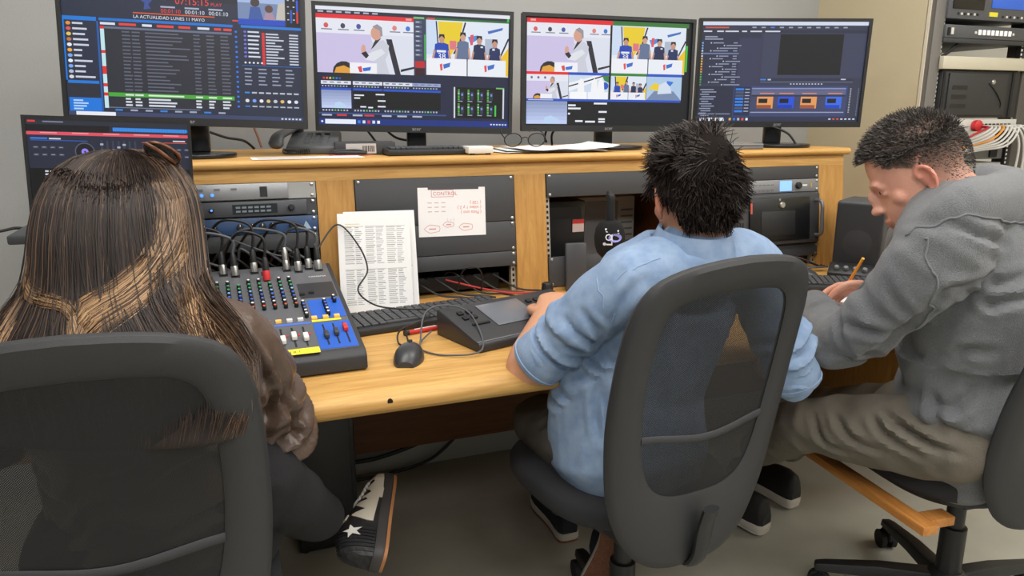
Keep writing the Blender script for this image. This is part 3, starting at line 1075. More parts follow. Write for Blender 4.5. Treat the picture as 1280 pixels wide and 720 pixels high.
def scr_editor(W, H):
    P = Print(W, H)
    P.rect(0, 0, 1, 1, (58, 62, 82))
    P.rect(0, 0, 1, .035, (216, 224, 242))
    P.rect(.02, .05, .14, .014, (206, 92, 70))
    for k in range(11):
        P.rect(.30 + k * .055, .05, .025, .012, (70, 130, 220) if k == 2 else (160, 166, 186))
    P.rect(0, .08, 1, .03, (48, 52, 72))
    for x, w_ in ((.01, .05), (.09, .04), (.14, .08), (.24, .03), (.29, .07), (.38, .09)):
        P.rect(x, .088, w_, .013, (210, 214, 226))
    P.rect(.0, .115, .36, .5, (50, 54, 76))
    P.rect(.23, .16, .13, .46, (60, 62, 88))
    for k in range(17):
        P.rect(.004, .20 + k * .026, .010, .016, [(120, 170, 226), (200, 210, 226), (230, 180, 80), (226, 160, 60), (90, 170, 90), (70, 150, 80)][min(5, k // 3)])
    for k in range(17):
        x = .06 + .04 * ((k * 5) % 3)
        P.disc(x, .208 + k * .026, .005, .008, (190, 196, 210), 5)
        P.rect(x + .012, .203 + k * .026, .05 + .05 * rs.random(), .010, (146, 152, 176))
        if k % 3 != 1:
            P.rect(.195, .203 + k * .026, .025, .010, (146, 152, 176))
    P.rect(.01, .305, .22, .014, (110, 122, 164))
    P.dashes(.02, .135, .16, .045, 2, (150, 156, 178))
    # viewer
    P.rect(.375, .115, .62, .44, (64, 68, 92))
    P.rect(.475, .12, .385, .405, (30, 31, 36))
    P.rect(.375, .56, .57, .03, (50, 54, 74))
    P.rect(.375, .565, .035, .014, (70, 130, 226))
    P.rect(.42, .565, .02, .014, (190, 196, 210))
    P.rect(.375, .592, .57, .007, (104, 112, 146))
    P.rect(.87, .563, .03, .012, (190, 196, 210))
    for k in range(11):
        P.rect(.56 + k * .019, .61, .009, .012, (196, 200, 214))
    # project bin and timeline
    P.rect(0, .64, .215, .31, (46, 50, 70))
    for k in range(12):
        P.rect(.012 + .01 * (k % 2), .668 + k * .024, .03 + .06 * rs.random(), .010, (150, 158, 182))
    P.rect(.005, .915, .2, .012, (120, 128, 156))
    P.rect(.22, .635, .70, .31, (44, 72, 150))
    P.rect(.224, .640, .692, .30, (66, 72, 104))
    P.rect(.224, .640, .10, .30, (44, 50, 78))
    for k in range(8):
        P.rect(.23, .66 + k * .032, .05, .020, (50, 130, 230) if k in (0, 3, 4, 5, 7) else (80, 90, 120))
        P.rect(.288, .665 + k * .032, .028, .009, (170, 178, 200))
    P.rect(.33, .655, .58, .014, (132, 144, 190))
    P.rect(.33, .676, .58, .05, (96, 102, 136))
    P.rect(.33, .728, .58, .014, (52, 50, 66))
    for x in (.38, .50, .64, .80):
        P.rect(x, .706, .09, .010, (220, 140, 120))
    for x, a, b in ((.375, (232, 158, 96), (150, 84, 60)), (.505, (40, 84, 220), (30, 62, 180)), (.645, (232, 158, 96), (160, 90, 66)), (.80, (60, 110, 230), (34, 70, 196))):
        P.rect(x - .01, .745, .10, .12, a)
        P.rect(x - .01, .830, .09, .035, b)
        P.rect(x, .765, .055, .045, (26, 28, 36))
    P.rect(.33, .90, .58, .01, (150, 160, 200))
    for k in range(16):
        P.rect(.935, .66 + k * .016, .008, .007, (190, 196, 214))
        P.rect(.985, .66 + k * .018, .006, .009, (120, 128, 150))
    P.rect(0, .955, 1, .045, (48, 52, 78))
    P.rect(.02, .96, .15, .033, (226, 232, 246))
    for k, c in enumerate(((230, 180, 80), (60, 120, 220), (180, 186, 206), (220, 90, 70), (236, 240, 248))):
        P.rect(.20 + k * .026, .963, .014, .025, c)
    for k in range(7):
        P.rect(.82 + k * .025, .968, .014, .014, (220, 90, 70) if k in (1, 2) else (206, 212, 228))
    return P


def scr_dj(W, H):
    P = Print(W, H)
    P.rect(0, 0, 1, 1, (38, 42, 60))
    P.rect(0, 0, 1, .06, (44, 46, 58))
    P.rect(.012, .015, .045, .02, (220, 60, 60))
    P.dashes(.10, .012, .25, .03, 1, (120, 126, 146), .5)
    P.rect(0, .06, .5, .07, (20, 22, 28))
    P.rect(.52, .075, .48, .035, (36, 120, 220))
    for k in range(46):
        P.rect(.525 + k * .0102, .070, .004, .045, (70, 160, 240))
    P.rect(0, .135, 1, .035, (224, 82, 98))
    for k in range(5):
        P.rect(.08 + k * .19, .14, .10, .012, (240, 150, 160))
    P.rect(.02, .20, .10, .015, (60, 130, 230))
    P.dashes(.13, .196, .14, .022, 1, (206, 212, 226), .7)
    P.rect(.02, .225, .34, .007, (50, 100, 200))
    P.rect(.70, .225, .29, .007, (226, 80, 60))
    P.rect(.90, .20, .08, .014, (206, 212, 226))
    for cx, c in ((.34, (150, 130, 240)), (.755, (240, 150, 110))):
        P.disc(cx, .345, .062, .10, (84, 88, 108), 20)
        P.disc(cx, .345, .055, .088, (24, 25, 32), 20)
        P.disc(cx, .345, .022, .036, c, 12)
        P.disc(cx, .345, .006, .01, (24, 25, 32), 8)
    for x0 in (.03, .87):
        for r_ in range(2):
            for c_ in range(4 if x0 < .5 else 3):
                P.rect(x0 + c_ * .05, .29 + r_ * .08, .035, .03, (56, 60, 80))
                P.rect(x0 + .006 + c_ * .05, .30 + r_ * .08, .022, .008, (150, 156, 176))
    for k in range(7):
        P.rect(.44 + k * .035, .22, .012, .20, (58, 62, 82))
        P.rect(.436 + k * .035, .25 + .03 * ((k * 3) % 4), .020, .02, (170, 176, 196))
    P.rect(.30, .47, .03, .02, (60, 130, 240))
    # browser
    P.rect(0, .53, 1, .44, (16, 17, 22))
    P.rect(.015, .545, .20, .38, (10, 11, 14))
    for k in range(11):
        x = .09 + (.02 if 3 < k < 8 else 0)
        P.rect(x, .555 + k * .034, .02, .018, (206, 210, 220))
        P.rect(x + .028, .558 + k * .034, .04 + .04 * rs.random(), .014, (190, 196, 210))
    P.rect(.23, .545, .74, .40, (34, 38, 54))
    for k in range(9):
        P.rect(.24, .57 + k * .04, .10 + .1 * rs.random(), .014, (206, 212, 226))
        P.rect(.50, .57 + k * .04, .12, .014, (140, 148, 176))
        P.rect(.80, .57 + k * .04, .1, .014, (140, 148, 176))
    P.rect(0, .965, 1, .035, (160, 186, 226))
    return P


LOGO_M = mat('bezel_logo', (150, 152, 156), 0.4)


def monitor(label, x, y, zc, yaw, tilt, roll, W, H, printer, base_shape='bar'):
    ztop = 1.152
    t = thing('computer_monitor', label, 'monitor', (x, y, ztop), (0, 0, R(yaw)), 'monitors on the hutch')
    h = zc - ztop
    rot = (R(tilt), R(roll), 0)
    c = MB().b2((-W / 2, 0.004, -H / 2), (W / 2, 0.022, H / 2)).b2((-W * .3, 0.022, -H * .3), (W * .3, 0.05, H * .25))
    casing = c.build('casing', BLACK, t, 0.003, loc=(0, 0, h), rot=rot)
    bz = 0.011
    fr = MB()
    fr.b2((-W / 2, -0.004, H / 2 - bz), (W / 2, 0.004, H / 2)).b2((-W / 2, -0.004, -H / 2), (W / 2, 0.004, -H / 2 + 0.02))
    fr.b2((-W / 2, -0.004, -H / 2 + 0.02), (-W / 2 + bz, 0.004, H / 2 - bz)).b2((W / 2 - bz, -0.004, -H / 2 + 0.02), (W / 2, 0.004, H / 2 - bz))
    fro = fr.build('bezel', mat('bezel_black', (34, 35, 37), 0.4), t, loc=(0, 0, h), rot=rot)
    sw, sh = W - 2 * bz, H - bz - 0.02
    P = printer(sw, sh)
    for i, v in enumerate(P.v):
        P.v[i] = (v[0], v[1] + 0.0036, v[2] + (0.02 - bz) / 2)
    P.build('screen', SCREEN, t, loc=(0, 0, h), rot=rot)
    lettering('logo', 'acer', 0.016, LOGO_M, fro, Matrix.Translation((0, -0.0042, -H / 2 + 0.006)) @ Matrix.Rotation(math.pi / 2, 4, 'X'))
    MB().b2((-0.03, 0.035, 0.012), (0.03, 0.062, h - 0.05)).build('stand_neck', mat('stand_gloss', (22, 23, 27), 0.25), t, 0.004)
    poly = [(0.108 * math.cos(2 * math.pi * k / 32) * (1 if True else 1), 0.10 * math.sin(2 * math.pi * k / 32) - 0.02) for k in range(32)]
    MB().prism(poly, 0.0, 0.012).build('stand_base', mat('stand_gloss', (22, 23, 27), 0.25), t, 0.003)
    return t


monitor('leftmost monitor with a dark broadcast rundown list and a green row', -0.071, 2.226, 1.418, -8.7, -4.1, 1.85, 0.612, 0.365, scr_playout)
monitor('second monitor from the left with two camera pictures above audio meters', 0.563, 2.277, 1.394, -8.1, -1.1, 1.3, 0.60, 0.367, scr_mixer)
monitor('third monitor from the left with a grid of camera pictures', 1.208, 2.247, 1.392, -7.0, -0.85, 0.55, 0.60, 0.367, scr_multiview)
monitor('rightmost monitor with an editing timeline of orange and blue clips', 1.848, 2.177, 1.403, -19.6, 2.3, 0.0, 0.60, 0.367, scr_editor)

# ------------------------------------------------------------------ laptop on its stand
LX, LY, LZ = -0.232, 1.846, 1.035
lap = thing('laptop', 'open dark laptop with two turntable dials on screen, behind the long-haired person', 'laptop', (LX, LY, LZ), (0, 0, 0))
lr = (R(-1.4), R(2.3), 0)
MB().b2((-0.163, 0.0025, -0.107), (0.163, 0.008, 0.107)).build('lid', DKGREY, lap, 0.003, loc=(0, 0, 0.118), rot=lr)
fr = MB()
fr.b2((-0.163, -0.001, 0.100), (0.163, 0.0025, 0.107)).b2((-0.163, -0.001, -0.107), (0.163, 0.0025, -0.094))
fr.b2((-0.163, -0.001, -0.094), (-0.156, 0.0025, 0.100)).b2((0.156, -0.001, -0.094), (0.163, 0.0025, 0.100))
fr.build('lid_bezel', BLACK, lap, loc=(0, 0, 0.118), rot=lr)
P = scr_dj(0.312, 0.194)
P.v = [(a, b + 0.0022, c + 0.003) for a, b, c in P.v]
P.build('screen', SCREEN, lap, loc=(0, 0, 0.118), rot=lr)
MB().b2((-0.163, -0.225, -0.008), (0.163, -0.002, 0.010)).build('base', DKGREY, lap, 0.004)
MB().b2((-0.12, -0.012, 0.006), (0.12, 0.006, 0.016)).build('hinge', BLACK, lap, 0.003)
kb = MB()
for r_ in range(5):
    for c_ in range(14):
        kb.b2((-0.145 + c_ * 0.0208, -0.125 + r_ * 0.0205, 0.0101), (-0.128 + c_ * 0.0208, -0.108 + r_ * 0.0205, 0.0115))
kb.build('keys', BLACK, lap)['kind'] = 'stuff'
MB().b2((-0.05, -0.21, 0.0101), (0.05, -0.14, 0.0106)).build('touchpad', BLACK, lap)
ls = thing('laptop_stand', 'black folding stand holding the laptop above the desk', 'laptop stand', (LX, LY, HZ))
dz = LZ - HZ - 0.009
MB().b2((-0.12, -0.21, dz - 0.006), (0.12, -0.01, dz)).build('tray', BLACK, ls, 0.002)
MB().b2((-0.11, -0.2, 0.0), (0.11, 0.02, 0.008)).build('foot', BLACK, ls, 0.002)
for sx in (-0.09, 0.09):
    MB().tube([(sx, -0.02, 0.008), (sx, -0.10, dz / 2), (sx, -0.10, dz - 0.006)], 0.008, 10).build('arm', BLACK, ls)
cable('laptop_cable', [at(-30, 296, 1.72), at(5, 288, 1.74), at(22, 285, 1.76), at(40, 287, 1.78)], 0.0035, CABLE, 'black cable with a silver plug entering the laptop from the left')
cable('wall_cable', [at(-12, 182, 2.6), at(12, 212, 2.6), at(40, 245, 2.6)], 0.0035, CABLE_BLUE, 'thin blue cable hanging on the grey wall left of the laptop')
# ================================================================== things on the desk
# ---- mixing console: local x right, y back, z up, origin at its front right bottom corner
MW, MD = 0.355, 0.47
mx = thing('mixing_console', 'grey audio mixing console with blue master section and yellow tape strip', 'mixer', (0.2475, 1.492, 0.7405), (0, 0, R(1.5)))
MIX_G = mat('mixer_grey', (92, 93, 97), 0.5, bump=(500, 0.05))
prof = [(0.0, 0.004), (0.012, 0.0), (MD - 0.01, 0.0), (MD, 0.006), (MD, 0.135), (MD - 0.012, 0.1465), (0.02, 0.046), (0.004, 0.034)]
Mp = Matrix(((0, 0, 1, 0), (1, 0, 0, 0), (0, 1, 0, 0), (0, 0, 0, 1)))
MB().prism(prof, -MW, 0.0, Mp).build('body', mat('mixer_side', (44, 45, 48), 0.5), mx, 0.004)
slope = math.atan2(0.1465 - 0.046, MD - 0.032)


def mtop(x, s, up=0.0):
    """point on the sloping top: x from the right edge (negative), s = distance back from the front"""
    return Vector((x, 0.02 + (s - 0.02), 0.046 + (s - 0.02) * math.tan(slope) + up))


MS = Matrix.Rotation(slope, 4, 'X')


def mbox(x0, x1, s0, s1, h0, h1, mb=None):
    mb = mb or MB()
    vs = [mtop(x, s, h) for h in (h0, h1) for (x, s) in ((x0, s0), (x1, s0), (x1, s1), (x0, s1))]
    return mb.add(vs, [(0, 3, 2, 1), (4, 5, 6, 7), (0, 1, 5, 4), (1, 2, 6, 5), (2, 3, 7, 6), (3, 0, 4, 7)])


mbox(-MW + 0.012, -0.012, 0.022, MD - 0.02, 0.0, 0.0022).build('top_plate', MIX_G, mx)
mbox(-0.088, -0.013, 0.158, 0.250, 0.0022, 0.003).build('blue_panel', BLUE, mx)
mbox(-0.092, -0.013, 0.024, 0.138, 0.0022, 0.003).build('blue_panel', BLUE, mx)
mbox(-MW + 0.014, -0.094, 0.139, 0.147, 0.0022, 0.003).build('blue_stripe', mat('mixer_stripe', (70, 110, 200), 0.5), mx)
mbox(-0.092, -0.028, 0.143, 0.151, 0.0030, 0.0036).build('yellow_stripe', YELLOW, mx)
tp = mbox(-MW + 0.02, -0.094, 0.014, 0.036, 0.0030, 0.0036).build('tape_strip', YELLOW, mx)
lettering('tape_writing', 'CH 8-1', 0.012, mat('pencil_grey', (110, 105, 60), 0.8), tp, Matrix.Translation(mtop(-0.15, 0.02, 0.0039)) @ MS)
CAPCOL = [(226, 226, 228), (60, 170, 110), (60, 170, 110), (130, 190, 230), (70, 110, 220), (70, 110, 220), (226, 226, 228), (214, 90, 60)]
CAPS = {}
for i, c in enumerate(CAPCOL):
    CAPS[i] = mat('knob_cap_%d%d%d' % c, c, 0.45)
knob_me = MB().lathe([(0.0048, 0), (0.0048, 0.008), (0.004, 0.0105)], 10, MS).mesh('knob')
knob_me.materials.append(BLACK)
knob_me.shade_smooth()
cap_me = {}
for k in range(11):
    xk = -0.115 - 0.0235 * k
    if xk < -MW + 0.02:
        break
    for j in range(8):
        if j == 0 and k % 3 == 2:
            continue
        p = mtop(xk, 0.365 - j * 0.0195 - 0.004 * (j > 0), 0.0022)
        o = bpy.data.objects.new('knob', knob_me)
        COL.objects.link(o)
        o.parent = mx
        o.location = p
        if j not in cap_me:
            cap_me[j] = MB().lathe([(0.0031, 0.0106), (0.0031, 0.0116)], 8, MS).mesh('knob_cap')
            cap_me[j].materials.append(CAPS[j])
        c = bpy.data.objects.new('knob_cap', cap_me[j])
        COL.objects.link(c)
        c.parent = o
    # on-switch and fader
    mbox(xk - 0.006, xk + 0.006, 0.155, 0.163, 0.0022, 0.007).build('switch', mat('switch_amber', (236, 180, 90), 0.4, emit=0.3) if k in (2, 3) else WHITE, mx)
    mbox(xk - 0.002, xk + 0.002, 0.046, 0.128, 0.0022, 0.0028).build('fader_slot', BLACK_SOFT, mx)
    s = [0.062, 0.07, 0.058, 0.095, 0.06, 0.05, 0.08, 0.06, 0.07, 0.06, 0.06][k]
    mbox(xk - 0.0055, xk + 0.0055, s, s + 0.022, 0.004, 0.014).build('fader', WHITE, mx, 0.002)
    mbox(xk + 0.009, xk + 0.013, 0.09, 0.096, 0.0022, 0.004).build('small_lamp', RED, mx)
for (x, s, c) in ((-0.072, 0.062, DKGREY), (-0.05, 0.07, DKGREY), (-0.028, 0.085, RED)):
    mbox(x - 0.0018, x + 0.0018, 0.04, 0.128, 0.003, 0.0035).build('fader_slot', BLACK_SOFT, mx)
    mbox(x - 0.005, x + 0.005, s, s + 0.022, 0.004, 0.014).build('fader', c, mx, 0.002)
for (x, s0, n) in ((-0.1, 0.23, 5), (-0.052, 0.23, 5), (-0.028, 0.245, 2)):
    for j in range(n):
        o = bpy.data.objects.new('knob', knob_me)
        COL.objects.link(o)
        o.parent = mx
        o.location = mtop(x, s0 - j * 0.015, 0.003)
        c = bpy.data.objects.new('knob_cap', cap_me[(0, 4, 4, 0, 0)[j]])
        COL.objects.link(c)
        c.parent = o
for (x, s) in ((-0.095, 0.275), (-0.073, 0.28), (-0.085, 0.155), (-0.06, 0.155), (-0.035, 0.155)):
    mbox(x - 0.006, x + 0.006, s, s + 0.008, 0.0025, 0.0075).build('switch', BLACK if s > 0.2 else mat('switch_amber', (236, 180, 90), 0.4, emit=0.3), mx)
mbox(-0.10, -0.015, 0.262, 0.34, 0.0022, 0.0032).build('meter_panel', mat('meter_dark', (48, 49, 54), 0.4), mx)
lettering('maker_name', 'YAMAHA', 0.0105, WHITE, mx, Matrix.Translation(mtop(-0.045, 0.372, 0.003)) @ MS)
# sockets and plugs along the back of the mixer
plug_x = [-0.035, -0.058, -0.085, -0.112, -0.165, -0.19, -0.235, -0.262, -0.30]
for i, x in enumerate(plug_x):
    s = 0.415 + 0.012 * (i % 2)
    q = mtop(x, s, 0.002)
    mbox(x - 0.010, x + 0.010, s - 0.010, s + 0.010, 0.0022, 0.0035).build('socket', BLACK_SOFT, mx)
PL = Matrix.Translation((0.2475, 1.492, 0.7405)) @ Matrix.Rotation(R(1.5), 4, 'Z')
PLUG_HOW = ['beside the oak post', 'second from the oak post', 'third from the oak post', 'with a silver sleeve in the middle', 'with a red band',
            'left of the red-banded plug', 'fourth from the left', 'third from the left', 'leftmost by the dark hair']
for i, x in enumerate(plug_x):
    s = 0.415 + 0.012 * (i % 2) if i != 4 else 0.375
    q = PL @ mtop(x, s, 0.004)
    lean = Vector((-0.05 + 0.02 * (i % 3), 0.12, 1)).normalized()
    t = thing('audio_plug', 'black audio plug in the mixer back, ' + PLUG_HOW[i], 'plug', q, group='plugs in the mixer')
    M_ = frame_matrix((0, 0, 0), lean.orthogonal(), lean)
    MB().lathe([(0.0088, 0), (0.0088, 0.022), (0.0080, 0.024)], 14, M_).build('shell', STEEL if i != 4 else RED, t)
    MB().lathe([(0.0082, 0.024), (0.0078, 0.046), (0.005, 0.056)], 14, M_).build('grip', BLACK if i != 3 else STEEL, t)
    e = q + lean * 0.056
    up = e + lean * (0.035 + 0.012 * (i % 3))
    left = Vector((-0.09 - 0.02 * (i % 4), 0.03, 0.0))
    cable('audio_cable', [e - lean * 0.004, up, up + left * 0.6 + Vector((0, 0.0, 0.012)), up + left + Vector((0, 0.05, -0.05)), up + left * 1.3 + Vector((0, 0.14, -0.13))], 0.0034,
          CABLE if i % 3 else CABLE_GREY, 'cable rising from the plug ' + PLUG_HOW[i], group='cables behind the mixer')
# a tangle of looser cables behind the mixer
for i in range(9):
    r1 = random.Random(40 + i)
    x0 = -0.16 + i * 0.035
    pts = [(x0, 2.06, 0.80), (x0 + 0.03, 2.02, 0.87 + 0.05 * r1.random()), (x0 + 0.08 * r1.random(), 2.01, 0.90 + 0.03 * r1.random()), (x0 + 0.10, 2.03, 0.85), (x0 + 0.12 * r1.random(), 2.10, 0.775)]
    cable('loose_cable', pts, 0.0036, CABLE if i % 2 else CABLE_GREY, 'loose black cable looping behind the mixer in the left bay', group='loose cables in the left bay')
cable('thin_lead', [hp(-0.02, 0.225, 0.01), hp(0.03, 0.20, 0.05), hp(0.12, 0.165, 0.05), PL @ mtop(-0.085, 0.43, 0.06)], 0.0022, CABLE_GREY, 'thin grey lead from the blue unit down to the mixer')
cable('side_lead', [PL @ mtop(-0.035, 0.415, 0.055), (0.262, 1.96, 0.985), (0.31, 1.93, 0.93), (0.325, 1.90, 0.87), (0.29, 1.85, 0.83), (0.33, 1.84, 0.79), (0.40, 1.83, 0.775), (0.455, 1.80, 0.775), (0.44, 1.74, 0.77), (0.36, 1.68, 0.765), (0.345, 1.64, 0.745), (0.365, 1.63, 0.745), (0.372, 1.70, 0.765)], 0.0022, CABLE, 'thin black lead looping from the mixer across the keyboard')

# ---- printed sheets leaning against the hutch
INK = (120, 120, 124)


def sheet(name, label, x, y, z, w, h, lean, yaw, roll=0.0, fill=True, curl=0.004):
    t = thing(name, label, 'paper', (x, y, z), (0, 0, R(yaw)))
    P = Print(w, h, 0.0001)
    P.rect(0, 0, 1, 1, (236, 236, 236))
    r1 = random.Random(int(x * 1000))
    if fill:
        for c_ in range(3):
            x0 = 0.08 + c_ * 0.29
            for blk, (y0, y1) in enumerate(((.13, .50), (.55, .90))):
                P.rect(x0, y0 - .006, .27, .004, (150, 150, 150))
                n = 19
                for k in range(n):
                    yy = y0 + (y1 - y0) * k / n
                    c = 150 + int(50 * r1.random())
                    P.rect(x0 + .005, yy + .003, .10 + .04 * r1.random(), .008, (c, c, c))
                    P.rect(x0 + .15, yy + .003, .05 + .06 * r1.random(), .008, (c, c, c + 4))
        P.rect(.10, .10, .2, .006, (220, 196, 120))
    rot = (R(-lean), R(roll), 0)
    mb = MB().b2((-w / 2, 0.0001, -h / 2), (w / 2, 0.0009, h / 2))
    cz = h / 2 * math.cos(R(lean))
    cy = h / 2 * math.sin(R(lean))
    mb.build('sheet', PAPER, t, loc=(0, cy, cz), rot=rot)
    P.build('print', PRINTED, t, loc=(0, cy, cz), rot=rot)
    return t


sheet('printed_page', 'front printed page of columns leaning beside the mixer', 0.3545, 1.915, 0.7425, 0.192, 0.272, 12, -2, 1.5)
sheet('printed_page', 'rear printed page peeking out behind the leaning one', 0.3755, 1.930, 0.742, 0.192, 0.276, 12, 0, 1.0)

# ---- notice taped to the second bay
nt_ = thing('taped_notice', 'white notice with red handwriting taped on the black panel', 'notice', hp(BAY[1] + 0.273, 0.2565, 0.0042), (-TILT, R(1.0), 0))
NWd, NHt = 0.199, 0.138
MB().b2((-NWd / 2, -0.0006, -NHt / 2), (NWd / 2, 0.0, NHt / 2)).build('sheet', PAPER, nt_)
P = Print(NWd, NHt, 0.00008)
P.rect(0, 0, 1, 1, (238, 236, 236))
RI = (206, 120, 116)
P.line([(.20, .05), (.52, .05), (.52, .19), (.20, .19), (.20, .05)], .0012, RI)
P.text(.22, .16, .075, 'CONTROL', RI)
for k, s in enumerate(('( 120 )', '( video 1 y 2 )', '( Pista uno )')):
    P.text(.94, .29 + k * .10, .065, s, (214, 96, 88), flip=True)
    for j in range(3):
        P.rect(.14 + .10 * j, .30 + k * .09, .06, .018, (206, 180, 178))
P.text(.42, .68, .05, '(  v  )', (190, 180, 190))
for (cx, cy, s) in ((.20, .84, 1.0), (.44, .76, .7), (.70, .82, .9)):
    P.line([(cx + .11 * s * math.cos(a * .628) * (1 + .12 * (a % 2)), cy + .075 * s * math.sin(a * .628) * (1 + .18 * (a % 2))) for a in range(11)], .0011, RI)
    P.rect(cx - .05 * s, cy - .01, .10 * s, .025, (214, 150, 148))
for i, v in enumerate(P.v):
    P.v[i] = (v[0], v[1] - 0.0007, v[2])
P.build('handwriting', PRINTED, nt_)
MB().b2((-0.07, -0.0010, NHt / 2 - 0.006), (0.08, -0.0007, NHt / 2 + 0.010)).build('tape', mat('clear_tape', (84, 84, 87), 0.25), nt_)


# ---- keyboards
def keyboard(label, x, y, z, yaw, w, d, cols, rows, cat='keyboard', m=BLACK, rake=3.0):
    t = thing('keyboard', label, cat, (x, y, z), (0, 0, R(yaw)))
    MB().b2((-w / 2, -d / 2, 0.0), (w / 2, d / 2, 0.016)).build('tray', mat('keyboard_black', (40, 41, 43), 0.5), t, 0.004, rot=(R(rake), 0, 0), loc=(0, 0, d / 2 * math.tan(R(rake)) + 0.0005))
    px_, py_ = (w - 0.02) / cols, (d - 0.03) / rows
    km = MB().b2((-px_ * .43, -py_ * .42, 0), (px_ * .43, py_ * .42, 0.006)).mesh('key', 0.0012, 1)
    km.materials.append(mat('key_black', (62, 63, 66), 0.5))
    for r_ in range(rows):
        for c_ in range(cols):
            if r_ == 0 and 3 < c_ < 8:
                continue
            o = bpy.data.objects.new('key', km)
            COL.objects.link(o)
            o.parent = t
            yy = -d / 2 + 0.018 + py_ * (r_ + .5)
            o.location = (-w / 2 + 0.01 + px_ * (c_ + .5), yy, 0.016 + (yy + d / 2) * math.tan(R(rake)))
            o.rotation_euler = (R(rake), 0, 0)
    if rows > 3:
        b = MB().b2((-w / 2 + 0.01 + px_ * 4, -d / 2 + 0.019, 0.016), (-w / 2 + 0.01 + px_ * 8, -d / 2 + 0.018 + py_ * .9, 0.022)).build('space_bar', mat('key_black', (62, 63, 66), 0.5), t, 0.001)
        b.location.z = 0.0006
    return t


keyboard('full-size black keyboard on the desk between the mixer and the switcher', 0.462, 1.835, 0.7405, 9, 0.44, 0.142, 20, 6)
keyboard('small black keyboard under the writing hand by the speaker', 1.735, 1.735, 0.7405, -30, 0.24, 0.13, 12, 5)
keyboard('compact dark keyboard on the hutch in front of the second monitor', 0.545, 2.118, 1.152, 0, 0.235, 0.085, 14, 4, m=BLACK, rake=2)

# ---- video switcher with a grey touch screen
sw = thing('video_switcher', 'black wedge-shaped video switcher with a grey touch screen', 'switcher', (0.502, 1.512, 0.7405), (0, 0, R(16)))
SWW, SWD, SB = 0.36, 0.185, 0.066
MB().prism([(0, 0.0), (SWD, 0), (SWD, SB - 0.004), (SWD - 0.006, SB), (0.004, 0.022), (0, 0.016)], 0, SWW, Mp).build('body', mat('switcher_black', (50, 51, 54), 0.45), sw, 0.003)
ssl = math.atan2(SB - 0.022, SWD - 0.01)


def sbox(x0, x1, s0, s1, h0, h1):
    vs = [Vector((x, 0.004 + s * math.cos(ssl) - h * math.sin(ssl), 0.022 + s * math.sin(ssl) + h * math.cos(ssl))) for h in (h0, h1) for (x, s) in ((x0, s0), (x1, s0), (x1, s1), (x0, s1))]
    return MB().add(vs, [(0, 3, 2, 1), (4, 5, 6, 7), (0, 1, 5, 4), (1, 2, 6, 5), (2, 3, 7, 6), (3, 0, 4, 7)])


sbox(0.095, 0.225, 0.055, 0.16, 0.0, 0.0025).build('touch_screen', mat('grey_screen', (104, 108, 116), 0.25), sw, 0.0008)
for (a, b_) in ((0.03, 0.13), (0.03, 0.105), (0.055, 0.13), (0.055, 0.105), (0.24, 0.13), (0.265, 0.13), (0.24, 0.10), (0.265, 0.10)):
    sbox(a, a + 0.014, b_, b_ + 0.014, 0.0, 0.005).build('button', BLACK_SOFT, sw, 0.001)
sbox(0.035, 0.085, 0.075, 0.082, 0.0, 0.004).build('slider', BLACK_SOFT, sw, 0.001)
sbox(0.0, 0.36, 0.002, 0.006, 0.0, 0.0012).build('front_trim', MIDGREY, sw)
kn = thing('jog_knob', 'short black cylindrical knob standing behind the switcher', 'knob', (0.845, 1.915, 0.7405))
MB().lathe([(0.0185, 0), (0.0185, 0.012), (0.0155, 0.014), (0.0165, 0.046), (0.014, 0.05)], 24).build('knob_body', BLACK, kn)
MB().lathe([(0.0167, 0.030), (0.0172, 0.031), (0.0172, 0.036), (0.0167, 0.037)], 24).build('grip_ring', BLACK_SOFT, kn)


# ---- computer mice
def mouse(label, x, y, z, yaw):
    t = thing('computer_mouse', label, 'mouse', (x, y, z), (0, 0, R(yaw)))
    mb = MB()
    n, L = 12, 0.108
    rows = []
    for i in range(n + 1):
        s = i / n
        wv = 0.033 * (math.sin(math.pi * (0.08 + 0.84 * s)) ** 0.45) * (1.0 if s < .6 else 1 - .1 * (s - .6))
        hv = 0.036 * (math.sin(math.pi * (0.06 + 0.80 * s)) ** 0.6)
        rows.append([(wv * math.cos(a), (s - .5) * L, hv * math.sin(a) ** 0.8 if math.sin(a) > 0 else 0) for a in [math.pi * k / 12 for k in range(13)]])
    vs = [p for r_ in rows for p in r_]
    fs = [(i * 13 + k, (i + 1) * 13 + k, (i + 1) * 13 + k + 1, i * 13 + k + 1) for i in range(n) for k in range(12)]
    fs += [tuple(range(13)), tuple(n * 13 + k for k in range(12, -1, -1))]
    fs += [tuple([i * 13 for i in range(n + 1)] + [i * 13 + 12 for i in range(n, -1, -1)])]
    mb.add(vs, fs).build('shell', mat('mouse_grey', (54, 55, 58), 0.35), t)
    MB().cyl((-0.004, 0.026, 0.033), (0.004, 0.026, 0.033), 0.0055, n=14).build('wheel', BLACK_SOFT, t)
    MB().b2((-0.0006, 0.008, 0.0352), (0.0006, 0.02, 0.0365)).build('button_seam', BLACK_SOFT, t)
    return t


